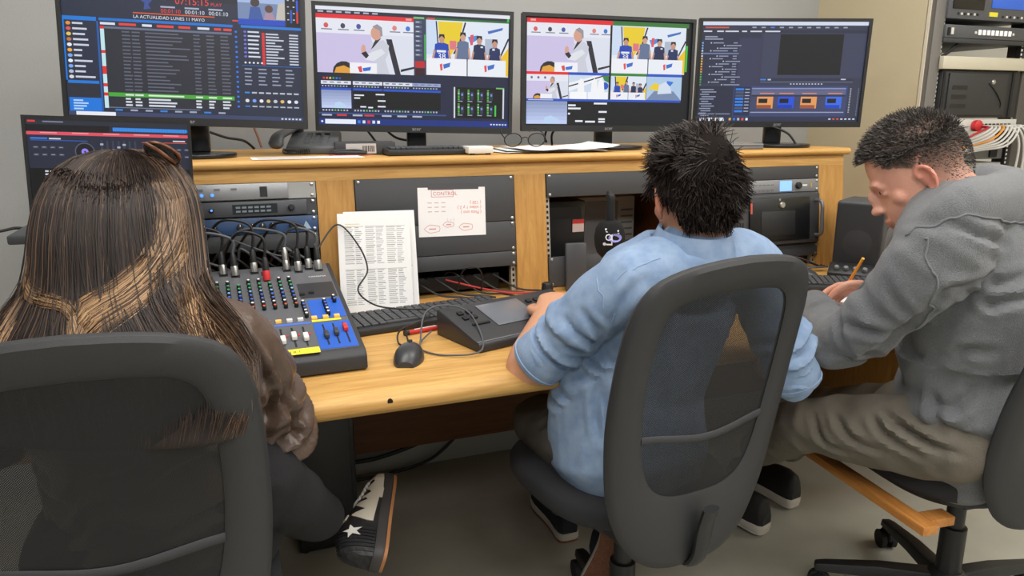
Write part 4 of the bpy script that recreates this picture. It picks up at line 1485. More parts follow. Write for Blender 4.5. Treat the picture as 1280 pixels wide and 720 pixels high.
mouse('dark grey computer mouse on the bare oak in front of the keyboard', 0.343, 1.527, 0.7405, -22)
mouse('dark computer mouse beside the speaker at the right of the desk', 1.752, 1.895, 0.7405, 40)
cable('mouse_cable', [(0.362, 1.58, 0.755), (0.385, 1.60, 0.745), (0.42, 1.68, 0.80), (0.475, 1.68, 0.815), (0.52, 1.63, 0.80), (0.505, 1.50, 0.755), (0.43, 1.515, 0.744), (0.385, 1.57, 0.744), (0.395, 1.63, 0.744), (0.43, 1.66, 0.76)], 0.0021, CABLE_GREY, 'grey mouse cable looping over the corner of the switcher')
pn = thing('marker_pen', 'red and black marker pen lying before the keyboard', 'pen', (0.430, 1.722, 0.7465), (0, 0, R(14)))
MB().cyl((-0.045, 0, 0), (0.04, 0, 0), 0.0055, n=12).build('barrel', RED, pn)
MB().cyl((-0.058, 0, 0), (-0.045, 0, 0), 0.0062, n=12).build('cap', BLACK, pn)
MB().b2((-0.03, -0.0022, 0.0052), (0.03, 0.0022, 0.0060)).build('print_band', WHITE, pn)
cable('red_lead', [hp(BAY[1] + 0.25, 0.06, -0.02), (0.66, 1.985, 0.775), (0.74, 1.95, 0.762), (0.83, 1.925, 0.762)], 0.0028, CABLE_RED, 'thin red lead running along the foot of the second bay to the knob')
for i in range(5):
    r1 = random.Random(60 + i)
    x0 = 0.45 + i * 0.06
    cable('bay_cable', [(x0, 2.10, 0.765), (x0 + 0.02, 2.04, 0.79 + 0.03 * r1.random()), (x0 + 0.09, 1.985, 0.764), (x0 + 0.15, 1.96, 0.758), (x0 + 0.19, 1.955, 0.75)], 0.003, CABLE,
          'black cable spilling from under the panels of the second bay', group='cables under the second bay')
cable('arched_lead', [(0.60, 2.0, 0.77), (0.605, 1.97, 0.83), (0.635, 1.96, 0.845), (0.662, 1.965, 0.82), (0.665, 1.985, 0.76)], 0.0024, CABLE, 'thin lead arching up in front of the second bay')
pd = MB()
pd.b2((0.50, 2.06, 0.755), (0.75, 2.30, 0.80)).build('boxed_unit', mat('bay_unit', (26, 27, 29), 0.5), None, 0.004)
tag(bpy.data.objects['boxed_unit'], 'flat black unit lying deep inside the second bay', 'equipment')

# ---- inside the open third bay
t = thing('computer_tower', 'small black computer with a red and white sticker inside the open bay', 'computer', (0.975, 2.12, 0.7535))
MB().b2((-0.082, 0.0, 0.0), (0.09, 0.36, 0.245)).build('case', mat('tower_black', (24, 25, 28), 0.35), t, 0.004)
MB().b2((-0.06, -0.002, 0.19), (0.075, 0.0, 0.225)).build('drive_bay', BLACK_SOFT, t)
MB().b2((0.045, -0.0028, 0.145), (0.085, -0.0004, 0.185)).build('sticker', mat('sticker_pale', (206, 180, 176), 0.5), t)
MB().b2((0.045, -0.0036, 0.172), (0.085, -0.0029, 0.185)).build('sticker_band', RED, t)
t = thing('desktop_computer', 'beige desktop computer standing at the back of the open bay', 'computer', (1.235, 2.27, 0.7535))
MB().b2((-0.12, 0.0, 0.0), (0.10, 0.30, 0.235)).build('case', mat('beige_case', (168, 166, 160), 0.5), t, 0.006)
for k in range(8):
    MB().b2((0.045, -0.0025, 0.03 + k * 0.022), (0.09, 0.0, 0.036 + k * 0.022)).build('vent_slot', MIDGREY, t)
MB().b2((-0.115, -0.003, 0.02), (0.03, 0.0, 0.22)).build('front_plate', mat('grey_case', (120, 120, 122), 0.5), t)
t = thing('desk_handset', 'dark grey handset standing upright before the open bay', 'handset', (0.969, 1.972, 0.7405), (R(-5), 0, R(-6)))
MB().b2((-0.033, 0.0, 0.0), (0.033, 0.017, 0.148)).build('body', mat('handset_grey', (72, 74, 79), 0.4), t, 0.005)
MB().b2((-0.006, -0.004, 0.004), (0.022, 0.0, 0.016)).build('foot_clip', BLACK_SOFT, t)
# microphone with a foam windscreen
mc = at(762, 298, 2.09)
t = thing('studio_microphone', 'black foam-covered microphone with a lilac logo hanging in the open bay', 'microphone', mc, (0, 0, R(-24)))
MB().lathe([(0.006, -0.058), (0.022, -0.054), (0.035, -0.040), (0.042, -0.018), (0.044, 0.005), (0.040, 0.03), (0.030, 0.045), (0.018, 0.052)], 28).build('foam_windscreen', mat('foam_black', (20, 20, 22), 0.95, bump=(900, 0.6)), t)
MB().lathe([(0.012, 0.048), (0.014, 0.075), (0.011, 0.10), (0.013, 0.118), (0.010, 0.125)], 16).build('mic_body', mat('mic_dark', (46, 47, 50), 0.4, 0.5), t)
MB().tube([p for p in cr([(0, 0, 0.118), (0.0, 0.03, 0.125), (0.0, 0.09, 0.118)], 4)], 0.006, 8).build('boom_arm', BLACK, t)
LIL = mat('logo_lilac', (150, 150, 226), 0.6)
LW = mat('logo_white', (236, 236, 242), 0.6)


def on_foam(poly, m, name):
    mb = MB()
    vs = []
    for (x, z) in poly:
        rr = 0.0455 - 0.00042 * 0
        rz = 0.044 * math.sqrt(max(0.05, 1 - ((z - 0.0) / 0.066) ** 2))
        y = -math.sqrt(max(1e-6, rz * rz - x * x)) - 0.0022
        vs.append((x, y, z))
    n = len(vs)
    mb.add(vs + [(a, b + 0.0012, c) for a, b, c in vs], [tuple(range(n)), tuple(range(2 * n - 1, n - 1, -1))] + [(i, n + i, n + (i + 1) % n, (i + 1) % n) for i in range(n)])
    return mb.build(name, m, t, smooth=False)


on_foam([(0.012 + 0.019 * math.cos(a * math.pi / 8), 0.008 + 0.012 * math.sin(a * math.pi / 8)) for a in range(16)], LIL, 'logo_ellipse')
for (cx, cz, r0, r1, nm) in ((-0.006, 0.010, 0.0065, 0.0095, 'logo_ring'),):
    for k in range(8):
        a0, a1 = k * math.pi / 4, (k + 1) * math.pi / 4
        on_foam([(cx + r * math.cos(a), cz + r * math.sin(a)) for r, a in ((r0, a0), (r1, a0), (r1, a1), (r0, a1))], LW, 'logo_stroke')
on_foam([(0.0015, 0.018), (0.0045, 0.018), (0.0045, -0.008), (0.0015, -0.008)], LW, 'logo_stroke')
on_foam([(-0.012, -0.012), (0.0045, -0.012), (0.0045, -0.008), (-0.012, -0.008)], LW, 'logo_stroke')
on_foam([(-0.017 + 0.0045 * math.cos(a * math.pi / 5), -0.009 + 0.0045 * math.sin(a * math.pi / 5)) for a in range(10)], LW, 'logo_dot')
on_foam([(-0.016, 0.034), (0.022, 0.029), (0.022, 0.025), (-0.016, 0.029)], LW, 'logo_caption')
on_foam([(-0.014, 0.026), (0.024, 0.021), (0.024, 0.020), (-0.014, 0.024)], LW, 'logo_caption')
cable('mic_cable', [at(778, 312, 2.09), at(788, 322, 2.1), at(791, 342, 2.12), at(785, 362, 2.14)], 0.004, mat('orange_red_cable', (214, 84, 62), 0.5), 'orange-red cable hanging below the microphone')

# ---- right end of the desk: speaker and small interface
sp = thing('desk_speaker', 'black desktop loudspeaker with a rounded grille at the end of the desk', 'speaker', (1.985, 1.865, 0.7405), (0, 0, R(-60)))
MB().b2((-0.078, -0.085, 0.0), (0.078, 0.085, 0.250)).build('cabinet', mat('speaker_grey', (70, 71, 74), 0.6, bump=(300, 0.1)), sp, 0.012, 3)
g = MB().b2((-0.071, -0.097, 0.035), (0.071, -0.0855, 0.243)).build('grille', mat('grille_black', (36, 37, 40), 0.8, bump=(1200, 0.4)), sp, 0.010, 3)
MB().lathe([(0.045, 0.0), (0.04, 0.0008), (0.015, 0.0006), (0.013, 0.001), (0.001, 0.0012)], 24, Matrix.Translation((0, -0.097, 0.115)) @ Matrix.Rotation(math.pi / 2, 4, 'X')).build('woofer', mat('cone_black', (42, 43, 46), 0.8), g)
for r_ in range(13):
    for c_ in range(5):
        MB().b2((0.0778, -0.06 + c_ * 0.028 + 0.01 * (r_ % 2), 0.03 + r_ * 0.017), (0.0786, -0.045 + c_ * 0.028 + 0.01 * (r_ % 2), 0.033 + r_ * 0.017)).build('side_groove', BLACK_SOFT, sp)
it = thing('audio_interface', 'small black box with three knobs in front of the speaker', 'audio interface', (1.868, 1.800, 0.7405), (0, 0, R(-52)))
MB().prism([(-0.03, 0), (0.03, 0), (0.03, 0.05), (0.01, 0.05), (-0.03, 0.025)], -0.065, 0.065, Mp).build('case', BLACK, it, 0.003)
for x in (-0.04, -0.012, 0.016, 0.044):
    MB().lathe([(0.008, 0), (0.008, 0.008), (0.006, 0.011)], 14, Matrix.Translation((x, -0.012, 0.036)) @ Matrix.Rotation(R(32), 4, 'X')).build('knob', MIDGREY, it)
for i in range(3):
    cable('desk_cable', [hp(BAY[3] + 0.2 + 0.06 * i, 0.03, -0.05), (1.70 + 0.05 * i, 1.985, 0.765 + 0.012 * i), (1.80 + 0.04 * i, 1.95, 0.757), (1.90, 1.93 + 0.015 * i, 0.757)], 0.0034, CABLE if i else CABLE_GREY,
          'cable crossing the foot of the right-hand bay to the speaker', group='cables behind the speaker')

# ================================================================== things on the hutch top
HT = 1.1522
t = thing('desk_telephone', 'dark grey desk telephone with a curly cord on the hutch', 'telephone', (0.245, 2.33, HT), (0, 0, R(-14)))
TG = mat('phone_grey', (84, 86, 88), 0.45)
MB().prism([(-0.08, 0), (0.08, 0), (0.08, 0.06), (0.06, 0.062), (-0.08, 0.022)], -0.06, 0.085, Mp).build('base', TG, t, 0.005)
MB().loft([(-0.085, -0.085, 0.030), (-0.080, -0.062, 0.052), (-0.060, 0.0, 0.066), (-0.052, 0.045, 0.074), (-0.048, 0.075, 0.066)], [0.022, 0.018, 0.015, 0.018, 0.021], [0.014, 0.012, 0.011, 0.012, 0.014], (1, 0, 0), n=16).build('handset', TG, t)
for r_ in range(4):
    for c_ in range(3):
        MB().b2((-0.012 + c_ * 0.026, -0.05 + r_ * 0.024, 0.029 + r_ * 0.007), (0.004 + c_ * 0.026, -0.036 + r_ * 0.024, 0.038 + r_ * 0.007)).build('key', MIDGREY, t)
cd = []
for k in range(90):
    s = k / 89
    cd.append((-0.06 + 0.07 * s + 0.006 * math.cos(k * 0.9), -0.105 - 0.012 * math.sin(s * math.pi), 0.010 + 0.007 * math.sin(k * 0.9)))
MB().tube(cd, 0.0022, 6).build('curly_cord', BLACK, t)
t = thing('white_page', 'single white page lying flat at the hutch front below the telephone', 'paper', (0.21, 2.085, HT), (0, 0, R(1)))
MB().b2((-0.145, -0.055, 0.0), (0.145, 0.055, 0.0006)).build('sheet', PAPER, t)
P = Print(0.29, 0.11)
P.dashes(.05, .1, .8, .8, 7, (206, 206, 210), .3)
P.build('print', PRINTED, t, loc=(0, 0, 0.0008), rot=(-math.pi / 2, 0, 0))
t = thing('small_box', 'small dark box with a white barcode label on the hutch', 'box', (0.385, 2.205, HT), (0, 0, R(-6)))
MB().b2((-0.085, -0.04, 0), (0.085, 0.05, 0.036)).build('carton', mat('dark_carton', (58, 58, 60), 0.6), t, 0.002)
MB().b2((-0.055, -0.0408, 0.004), (0.03, -0.0401, 0.032)).build('label', mat('label_pale', (190, 186, 182), 0.6), t)
for k in range(7):
    MB().b2((-0.008 + k * 0.005, -0.0413, 0.009), (-0.0055 + k * 0.005, -0.0409, 0.026)).build('barcode_bar', BLACK_SOFT, t)
MB().tube([p for p in cr([(-0.1, -0.06, 0.008), (-0.06, -0.07, 0.01), (0.0, -0.062, 0.008), (-0.03, -0.055, 0.014), (-0.09, -0.05, 0.012)], 6)], 0.004, 8).build('cord', BLACK, t)
rdp = MB().b2((0.28, 2.15, HT), (0.40, 2.20, HT + 0.0012)).build('red_leaflet', mat('leaflet_red', (196, 92, 84), 0.7))
tag(rdp, 'thin red leaflet lying behind the white page on the hutch', 'leaflet')
t = thing('white_box', 'small white plastic box with black feet beside the compact keyboard', 'box', (0.69, 2.075, HT))
MB().b2((-0.038, -0.03, 0.004), (0.038, 0.035, 0.024)).build('housing', WHITE, t, 0.003)
for sx in (-0.024, 0.024):
    MB().b2((sx - 0.006, -0.028, 0.0), (sx + 0.006, -0.016, 0.0042)).build('foot', BLACK_SOFT, t)
for i, (x, y, yaw, lab) in enumerate(((0.93, 2.19, 6, 'lowest white sheet of the loose stack under the eyeglasses'), (0.955, 2.165, -7, 'middle white sheet of the loose stack under the eyeglasses'), (0.985, 2.15, 3, 'topmost white sheet of the loose stack, right edge curling up'))):
    t = thing('loose_sheet', lab, 'paper', (x, y, HT + 0.002 + 0.0042 * i), (0, 0, R(yaw)))
    n = 12
    rows = [(-0.16 + 0.32 * k / n, 0.0016 * math.sin(k * 1.3 + i) + (0.012 * max(0, (k - 9) / 3) ** 2 if i == 2 else 0)) for k in range(n + 1)]
    vs = []
    for dz_ in (0.0, 0.0006):
        for (xx, zz) in rows:
            vs += [(xx, -0.10, zz + dz_), (xx, 0.10, zz + dz_ + 0.002 * i)]
    m_ = 2 * (n + 1)
    fs = []
    for k in range(n):
        a = 2 * k
        fs += [(a, a + 1, a + 3, a + 2), (m_ + a, m_ + a + 2, m_ + a + 3, m_ + a + 1), (a, a + 2, m_ + a + 2, m_ + a), (a + 1, m_ + a + 1, m_ + a + 3, a + 3)]
    fs += [(0, m_, m_ + 1, 1), (2 * n, 2 * n + 1, m_ + 2 * n + 1, m_ + 2 * n)]
    MB().add(vs, fs).build('sheet', PAPER, t)
# eyeglasses
t = thing('eyeglasses', 'black wire eyeglasses resting on the loose white sheets', 'eyeglasses', (0.84, 2.085, HT + 0.016), (R(14), 0, R(-8)))
GL = mat('glasses_black', (24, 24, 27), 0.35)
for sx in (-1, 1):
    ring = [(sx * 0.036 + 0.026 * math.cos(a * math.pi / 12), 0.0, 0.024 + 0.020 * math.sin(a * math.pi / 12)) for a in range(25)]
    MB().tube(ring, 0.0017, 8).build('rim', GL, t)
    MB().tube([p for p in cr([(sx * 0.062, 0.0, 0.03), (sx * 0.064, 0.05, 0.034), (sx * 0.05, 0.10, 0.032), (sx * 0.046, 0.125, 0.014)], 5)], 0.0017, 8).build('temple', GL, t)
    gm = bpy.data.materials.get('lens_glass')
    if gm is None:
        gm = mat('lens_glass', (240, 244, 246), 0.03)
        gm.node_tree.nodes['Principled BSDF'].inputs['Transmission Weight'].default_value = 1.0
        gm.node_tree.nodes['Principled BSDF'].inputs['IOR'].default_value = 1.05
    MB().lathe([(0.0, -0.0003), (0.0252, -0.0003), (0.0252, 0.0003), (0.0, 0.0003)], 24, Matrix.Translation((sx * 0.036, 0, 0.024)) @ Matrix.Rotation(math.pi / 2, 4, 'X') @ Matrix.Diagonal((1, 0.77, 1, 1))).build('lens', gm, t)
MB().tube([p for p in cr([(-0.011, 0, 0.028), (0, -0.002, 0.033), (0.011, 0, 0.028)], 4)], 0.0016, 8).build('bridge', GL, t)
t = thing('closed_laptop', 'closed grey laptop lying on the hutch left of the rightmost stand', 'laptop', (1.545, 2.17, HT), (0, 0, R(-10)))
MB().b2((-0.155, -0.11, 0.0), (0.155, 0.11, 0.010)).build('base', mat('laptop_grey', (112, 112, 114), 0.45), t, 0.003)
MB().b2((-0.155, -0.11, 0.0105), (0.155, 0.11, 0.018)).build('lid', mat('laptop_lid', (124, 124, 126), 0.4), t, 0.003)
# monitor leads hanging behind the screens
for i, (pts, m_, lab) in enumerate((
        ([at(262, 165, 2.28), at(283, 172, 2.3), at(305, 176, 2.33), at(318, 186, 2.36)], CABLE, 'black lead hanging behind the leftmost monitor stand'),
        ([at(318, 160, 2.45), at(322, 170, 2.45), at(327, 184, 2.45)], mat('brown_cable', (130, 90, 66), 0.5), 'brown lead hanging between the first two monitors'),
        ([at(455, 158, 2.42), at(463, 168, 2.42), at(472, 180, 2.42)], CABLE, 'short lead with a plug below the second monitor'),
        ([at(480, 160, 2.42), at(495, 172, 2.42), at(515, 177, 2.42), at(536, 186, 2.42)], CABLE, 'curved lead passing behind the second monitor neck'),
        ([at(684, 160, 2.55), at(681, 171, 2.55), at(683, 178, 2.55)], CABLE, 'lead with a round plug below the third monitor'),
        ([at(697, 158, 2.55), at(690, 168, 2.55), at(690, 182, 2.55)], CABLE, 'short bent lead below the third monitor'),
        ([at(965, 158, 2.62), at(985, 167, 2.62), at(996, 182, 2.62)], CABLE, 'black lead arching down right of the rightmost monitor neck'))):
    cable('monitor_lead', pts, 0.004, m_, lab)

# ================================================================== under the desk
t = thing('tower_computer', 'black tower computer standing on the floor under the desk', 'computer', (0.20, 2.02, 0.0))
MB().b2((-0.09, 0.0, 0.012), (0.085, 0.34, 0.60)).build('case', mat('tower_black', (24, 25, 28), 0.35), t, 0.006)
MB().b2((-0.08, -0.006, 0.03), (0.072, 0.0, 0.59)).build('front_plate', BLACK, t, 0.003)
MB().b2((-0.06, -0.009, 0.46), (0.05, -0.0062, 0.50)).build('drive_door', BLACK_SOFT, t, 0.001)
MB().b2((-0.06, -0.009, 0.52), (0.05, -0.0062, 0.56)).build('drive_door', BLACK_SOFT, t, 0.001)
for sx in (-0.07, 0.065):
    for yy in (0.03, 0.31):
        MB().cyl((sx, yy, 0.0), (sx, yy, 0.013), 0.012, n=12).build('foot', BLACK_SOFT, t)
cable('floor_cable', [(0.28, 2.44, 0.07), (0.42, 2.43, 0.075), (0.58, 2.43, 0.11), (0.70, 2.43, 0.16), (0.78, 2.43, 0.22)], 0.008, CABLE, 'thick black cable rising in a curve under the desk')
cable('floor_cable', [(0.27, 2.40, 0.02), (0.45, 2.42, 0.012), (0.62, 2.43, 0.04), (0.74, 2.44, 0.13)], 0.006, CABLE, 'second thinner black cable lying along the foot of the plinth')
cable('short_lead', [(0.83, 2.45, 0.165), (0.84, 2.44, 0.14), (0.87, 2.44, 0.12)], 0.003, mat('brown_lead', (70, 52, 44), 0.6), 'short brown lead hanging below the desk panel')
# ================================================================== equipment rack at the right
K = 1.03
rk = thing('equipment_rack', 'tall dark grey steel equipment rack at the right edge', 'rack', (2.503, 2.163, 0))


def rz(z):
    return 1.27 + (z - 1.27) * K


RG = mat('rack_post_grey', (84, 80, 77), 0.5)
RX = 0.078
MB().b2((0.0, 0.0, 0.0), (0.022, 0.012, 2.1)).build('post', RG, rk, 0.002)
MB().b2((-0.004, -0.001, 0.0), (-0.0005, 0.012, 2.1)).build('edge_strip', mat('strip_cream', (214, 206, 186), 0.5), rk)
MB().b2((0.025, 0.002, 0.0), (RX, 0.08, 2.1)).build('post', mat('rack_post_pale', (116, 113, 110), 0.45), rk, 0.003)
MB().b2((RX + 0.462, 0.0, 0.0), (RX + 0.54, 0.08, 2.1)).build('post', RG, rk, 0.003)
MB().b2((0.0, 0.0, 2.1), (RX + 0.54, 0.5, 2.14)).build('top_frame', RG, rk)
MB().b2((0.085, 0.5, 0.0), (RX + 0.53, 0.53, 2.1)).build('back_panel', mat('rack_back_white', (206, 202, 192), 0.6), rk)
for k in range(9):
    MB().b2((0.12 + k * 0.045, 0.495, 0.3), (0.124 + k * 0.045, 0.4995, 2.0)).build('back_seam', mat('seam_grey', (150, 148, 142), 0.7), rk)
for sx in (RX + 0.001, RX + 0.447):
    r_ = MB().b2((sx, 0.012, 0.3), (sx + 0.014, 0.03, 2.05)).build('rack_rail', mat('rail_black', (40, 40, 42), 0.5), rk)
    hb = MB()
    for k in range(70):
        z = 0.9 + k * 0.0165
        hb.b2((sx + 0.003, 0.0112, z), (sx + 0.011, 0.0121, z + 0.009))
    hb.build('rail_holes', WHITE, r_)['kind'] = 'stuff'


def rack_item(name, label, cat, z0, group=None):
    return thing(name, label, cat, (2.503 + RX, 2.163, z0), (0, 0, 0), group)


z0, z1 = rz(1.607), rz(1.76)
t = rack_item('rack_recorder', 'grey rack recorder with a dark screen and a yellow tag, topmost in view', 'rack unit', z0)
MB().b2((0.0, -0.006, 0), (0.46, 0.40, z1 - z0)).build('case', mat('recorder_grey', (88, 90, 95), 0.45), t, 0.002)
MB().b2((0.02, -0.009, 0.035), (0.185, -0.006, z1 - z0 - 0.01)).build('left_screen', mat('dark_screen', (28, 29, 32), 0.25), t, 0.002)
MB().b2((0.225, -0.009, 0.045), (0.45, -0.006, z1 - z0 - 0.01)).build('right_screen', mat('blue_strip', (52, 96, 196), 0.3, emit=0.35), t, 0.002)
MB().b2((0.218, -0.0085, 0.014), (0.262, -0.006, 0.030)).build('yellow_tag', YELLOW, t)
for k in range(7):
    MB().b2((0.05 + k * 0.017, -0.0085, 0.014), (0.058 + k * 0.017, -0.006, 0.022)).build('button', WHITE if k % 2 else BLACK, t)
    MB().b2((0.29 + k * 0.021, -0.0085, 0.012), (0.298 + k * 0.021, -0.006, 0.02)).build('button', WHITE if k % 2 else BLACK, t)
z0, z1 = rz(1.540), rz(1.586)
t = rack_item('button_panel', 'dark grey rack panel with eight square white buttons', 'rack unit', z0)
MB().b2((0.0, -0.006, 0), (0.46, 0.30, z1 - z0)).build('case', mat('recorder_grey2', (84, 86, 90), 0.45), t, 0.002)
for k in range(8):
    MB().b2((0.172 + k * 0.0235, -0.010, 0.014), (0.187 + k * 0.0235, -0.006, 0.033)).build('button', mat('lit_white', (240, 240, 240), 0.4, emit=0.25), t, 0.001)
for x in (0.158, 0.365):
    MB().cyl((x, -0.006, 0.022), (x, -0.009, 0.022), 0.005, n=10).build('end_lamp', WHITE, t)
MB().b2((0.01, -0.009, 0.008), (0.022, -0.006, 0.036)).build('switch', BLACK_SOFT, t)
MB().b2((0.028, -0.009, 0.012), (0.04, -0.006, 0.036)).build('switch', WHITE, t)
z0, z1 = rz(1.523), rz(1.540)
t = rack_item('rack_shelf', 'thin dark shelf under the white-button panel', 'shelf', z0)
MB().b2((0.0, -0.004, 0), (0.46, 0.40, z1 - z0 - 0.001)).build('tray', DKGREY, t, 0.001)
z0, z1 = rz(1.4285), rz(1.474)
t = rack_item('cream_shelf', 'cream painted shelf front above the black computer', 'shelf', z0)
MB().b2((-0.006, -0.02, 0), (0.50, 0.0, z1 - z0)).build('front_lip', mat('cream_paint', (206, 200, 180), 0.5), t, 0.002)
MB().b2((0.0, 0.0, 0), (0.46, 0.42, 0.006)).build('tray', mat('cream_paint', (206, 200, 180), 0.5), t)
z0, z1 = rz(1.249), rz(1.4275)
t = rack_item('rack_computer', 'black rack computer with a small round lock on its door', 'computer', z0)
MB().b2((0.016, -0.004, 0.002), (0.445, 0.45, z1 - z0 - 0.002)).build('case', mat('rack_black', (44, 45, 47), 0.5), t, 0.003)
d = MB().b2((0.05, -0.010, 0.012), (0.37, -0.0042, z1 - z0 - 0.012)).build('front_door', mat('rack_door', (52, 53, 55), 0.5), t, 0.002)
MB().lathe([(0.010, 0), (0.010, 0.003), (0.007, 0.006)], 16, Matrix.Translation((0.288, -0.010, 0.14)) @ Matrix.Rotation(math.pi / 2, 4, 'X')).build('lock', STEEL, d)
for k in range(3):
    MB().b2((0.07, -0.0112, 0.04 + k * 0.035), (0.15, -0.0101, 0.055 + k * 0.035)).build('drive_slot', BLACK, d)
MB().tube([p for p in cr([(0.265, -0.011, 0.135), (0.31, -0.013, 0.10), (0.345, -0.012, 0.06), (0.345, -0.012, 0.04)], 5)], 0.002, 6).build('key_cord', CABLE, d)
for sx in (0.02, 0.4):
    MB().b2((sx, -0.0075, 0.006), (sx + 0.012, -0.0042, z1 - z0 - 0.006)).build('side_trim', BLACK_SOFT, t)
z0, z1 = rz(1.200), rz(1.2455)
t = rack_item('patch_bay', 'white patch panel with many plugged cables below the black computer', 'patch panel', z0)
MB().b2((0.0, -0.006, 0), (0.46, 0.03, z1 - z0)).build('plate', mat('panel_white', (208, 206, 200), 0.45), t, 0.001)
for k in range(9):
    MB().b2((0.235 + k * 0.022, -0.0075, 0.012), (0.25 + k * 0.022, -0.006, 0.030)).build('socket', BLACK_SOFT, t)
MB().lathe([(0.022, 0), (0.022, 0.018), (0.016, 0.022)], 16, Matrix.Translation((0.222, -0.008, 0.022)) @ Matrix.Rotation(math.pi / 2, 4, 'X')).build('red_connector', RED, t)
bx = 2.503 + RX
for i in range(9):
    r1 = random.Random(90 + i)
    x0 = bx + 0.235 + i * 0.022
    zz = z0 + 0.02
    ex = bx + 0.03 + 0.05 * r1.random()
    pts = [(x0, 2.155, zz), (x0 - 0.01, 2.10, zz - 0.004), (x0 - 0.08, 2.09, zz - 0.025 - 0.006 * i), ((x0 + ex) / 2 - 0.03, 2.12, zz - 0.055 - 0.005 * i), (ex, 2.18, zz - 0.085 - 0.006 * i)]
    cable('patch_cable', pts, 0.0045, CABLE_RED if i == 0 else (mat('orange_cable', (226, 150, 60), 0.5) if i == 4 else CABLE_WHITE),
          'red patch cable running left from the white patch panel' if i == 0 else ('orange patch cable among the white ones on the patch panel' if i == 4 else 'white patch cable drooping from the white patch panel'), group='patch cables on the rack')
for i in range(4):
    x0 = bx + 0.34 + i * 0.028
    cable('drop_cable', [(x0, 2.155, z0 + 0.02), (x0 + 0.02, 2.10, z0 + 0.015), (x0 + 0.06, 2.09, z0 - 0.05), (x0 + 0.07 + 0.01 * i, 2.10, z0 - 0.18), (x0 + 0.06, 2.12, z0 - 0.4)], 0.0045, CABLE_WHITE,
          'white cable dropping down the right side of the rack', group='dropping cables on the rack')
z0 = rz(1.09)
t = rack_item('grey_rack_unit', 'mid grey rack unit below the hanging patch cables', 'rack unit', z0)
MB().b2((0.0, 0.02, 0), (0.44, 0.40, 0.062)).build('case', mat('unit_grey', (110, 110, 110), 0.5), t, 0.002)
MB().b2((0.36, 0.012, 0.008), (0.40, 0.0195, 0.054)).build('vent', BLACK_SOFT, t)
z0 = rz(0.92)
t = rack_item('pale_rack_unit', 'pale grey rack unit lowest in view behind the hood', 'rack unit', z0)
MB().b2((0.0, 0.02, 0), (0.44, 0.40, 0.16)).build('case', mat('unit_pale', (182, 182, 176), 0.5), t, 0.002)
MB().b2((0.02, 0.016, 0.02), (0.42, 0.0195, 0.03)).build('trim_line', MIDGREY, t)
for i, pts in enumerate(([(bx + 0.0, 2.15, 1.47), (bx + 0.05, 2.145, 1.50), (bx + 0.09, 2.15, 1.525)], [(bx + 0.03, 2.15, 1.48), (bx + 0.06, 2.145, 1.50), (bx + 0.10, 2.15, 1.53)])):
    cable('rack_lead', [(a, b + 0.03, c) for a, b, c in pts], 0.004, CABLE, 'thin black lead crossing the opening above the cream shelf', group='leads in the rack opening')
# ================================================================== office chairs
def resample(pts, n):
    P = [Vector(p) for p in pts]
    P.append(P[0])
    L = [0]
    for a, b in zip(P, P[1:]):
        L.append(L[-1] + (b - a).length)
    out, j = [], 0
    for k in range(n):
        d = L[-1] * k / n
        while L[j + 1] < d:
            j += 1
        f = (d - L[j]) / max(1e-9, L[j + 1] - L[j])
        out.append(P[j].lerp(P[j + 1], f))
    return out


LEAN = 0.105
SDZ = 0.0


def back_pt(u, v, off=0.0):
    """chair back surface: u across (m), v 0..1 up; off pushes it to the rear"""
    return Vector((u, -0.215 - LEAN * v + 0.030 * (u / 0.21) ** 2 - 0.018 * math.sin(v * math.pi) * -1 - off, 0.372 + SDZ + 0.658 * v))


OUTER = [(0, 0), (.06, .003), (.108, .03), (.156, .10), (.197, .24), (.216, .45), (.219, .62), (.215, .78), (.203, .875), (.176, .940), (.128, .976), (.066, .994), (0, 1.0)]
INNER = [(0, .255), (.055, .257), (.100, .28), (.130, .34), (.147, .45), (.155, .60), (.153, .75), (.143, .835), (.118, .878), (.07, .896), (0, .902)]


def closed(half):
    right = cr([(x, v * 0.635) for x, v in half], 6)
    left = [(-x, y) for x, y in right[::-1]][1:-1]
    return [(x, y, 0) for x, y in right + left]


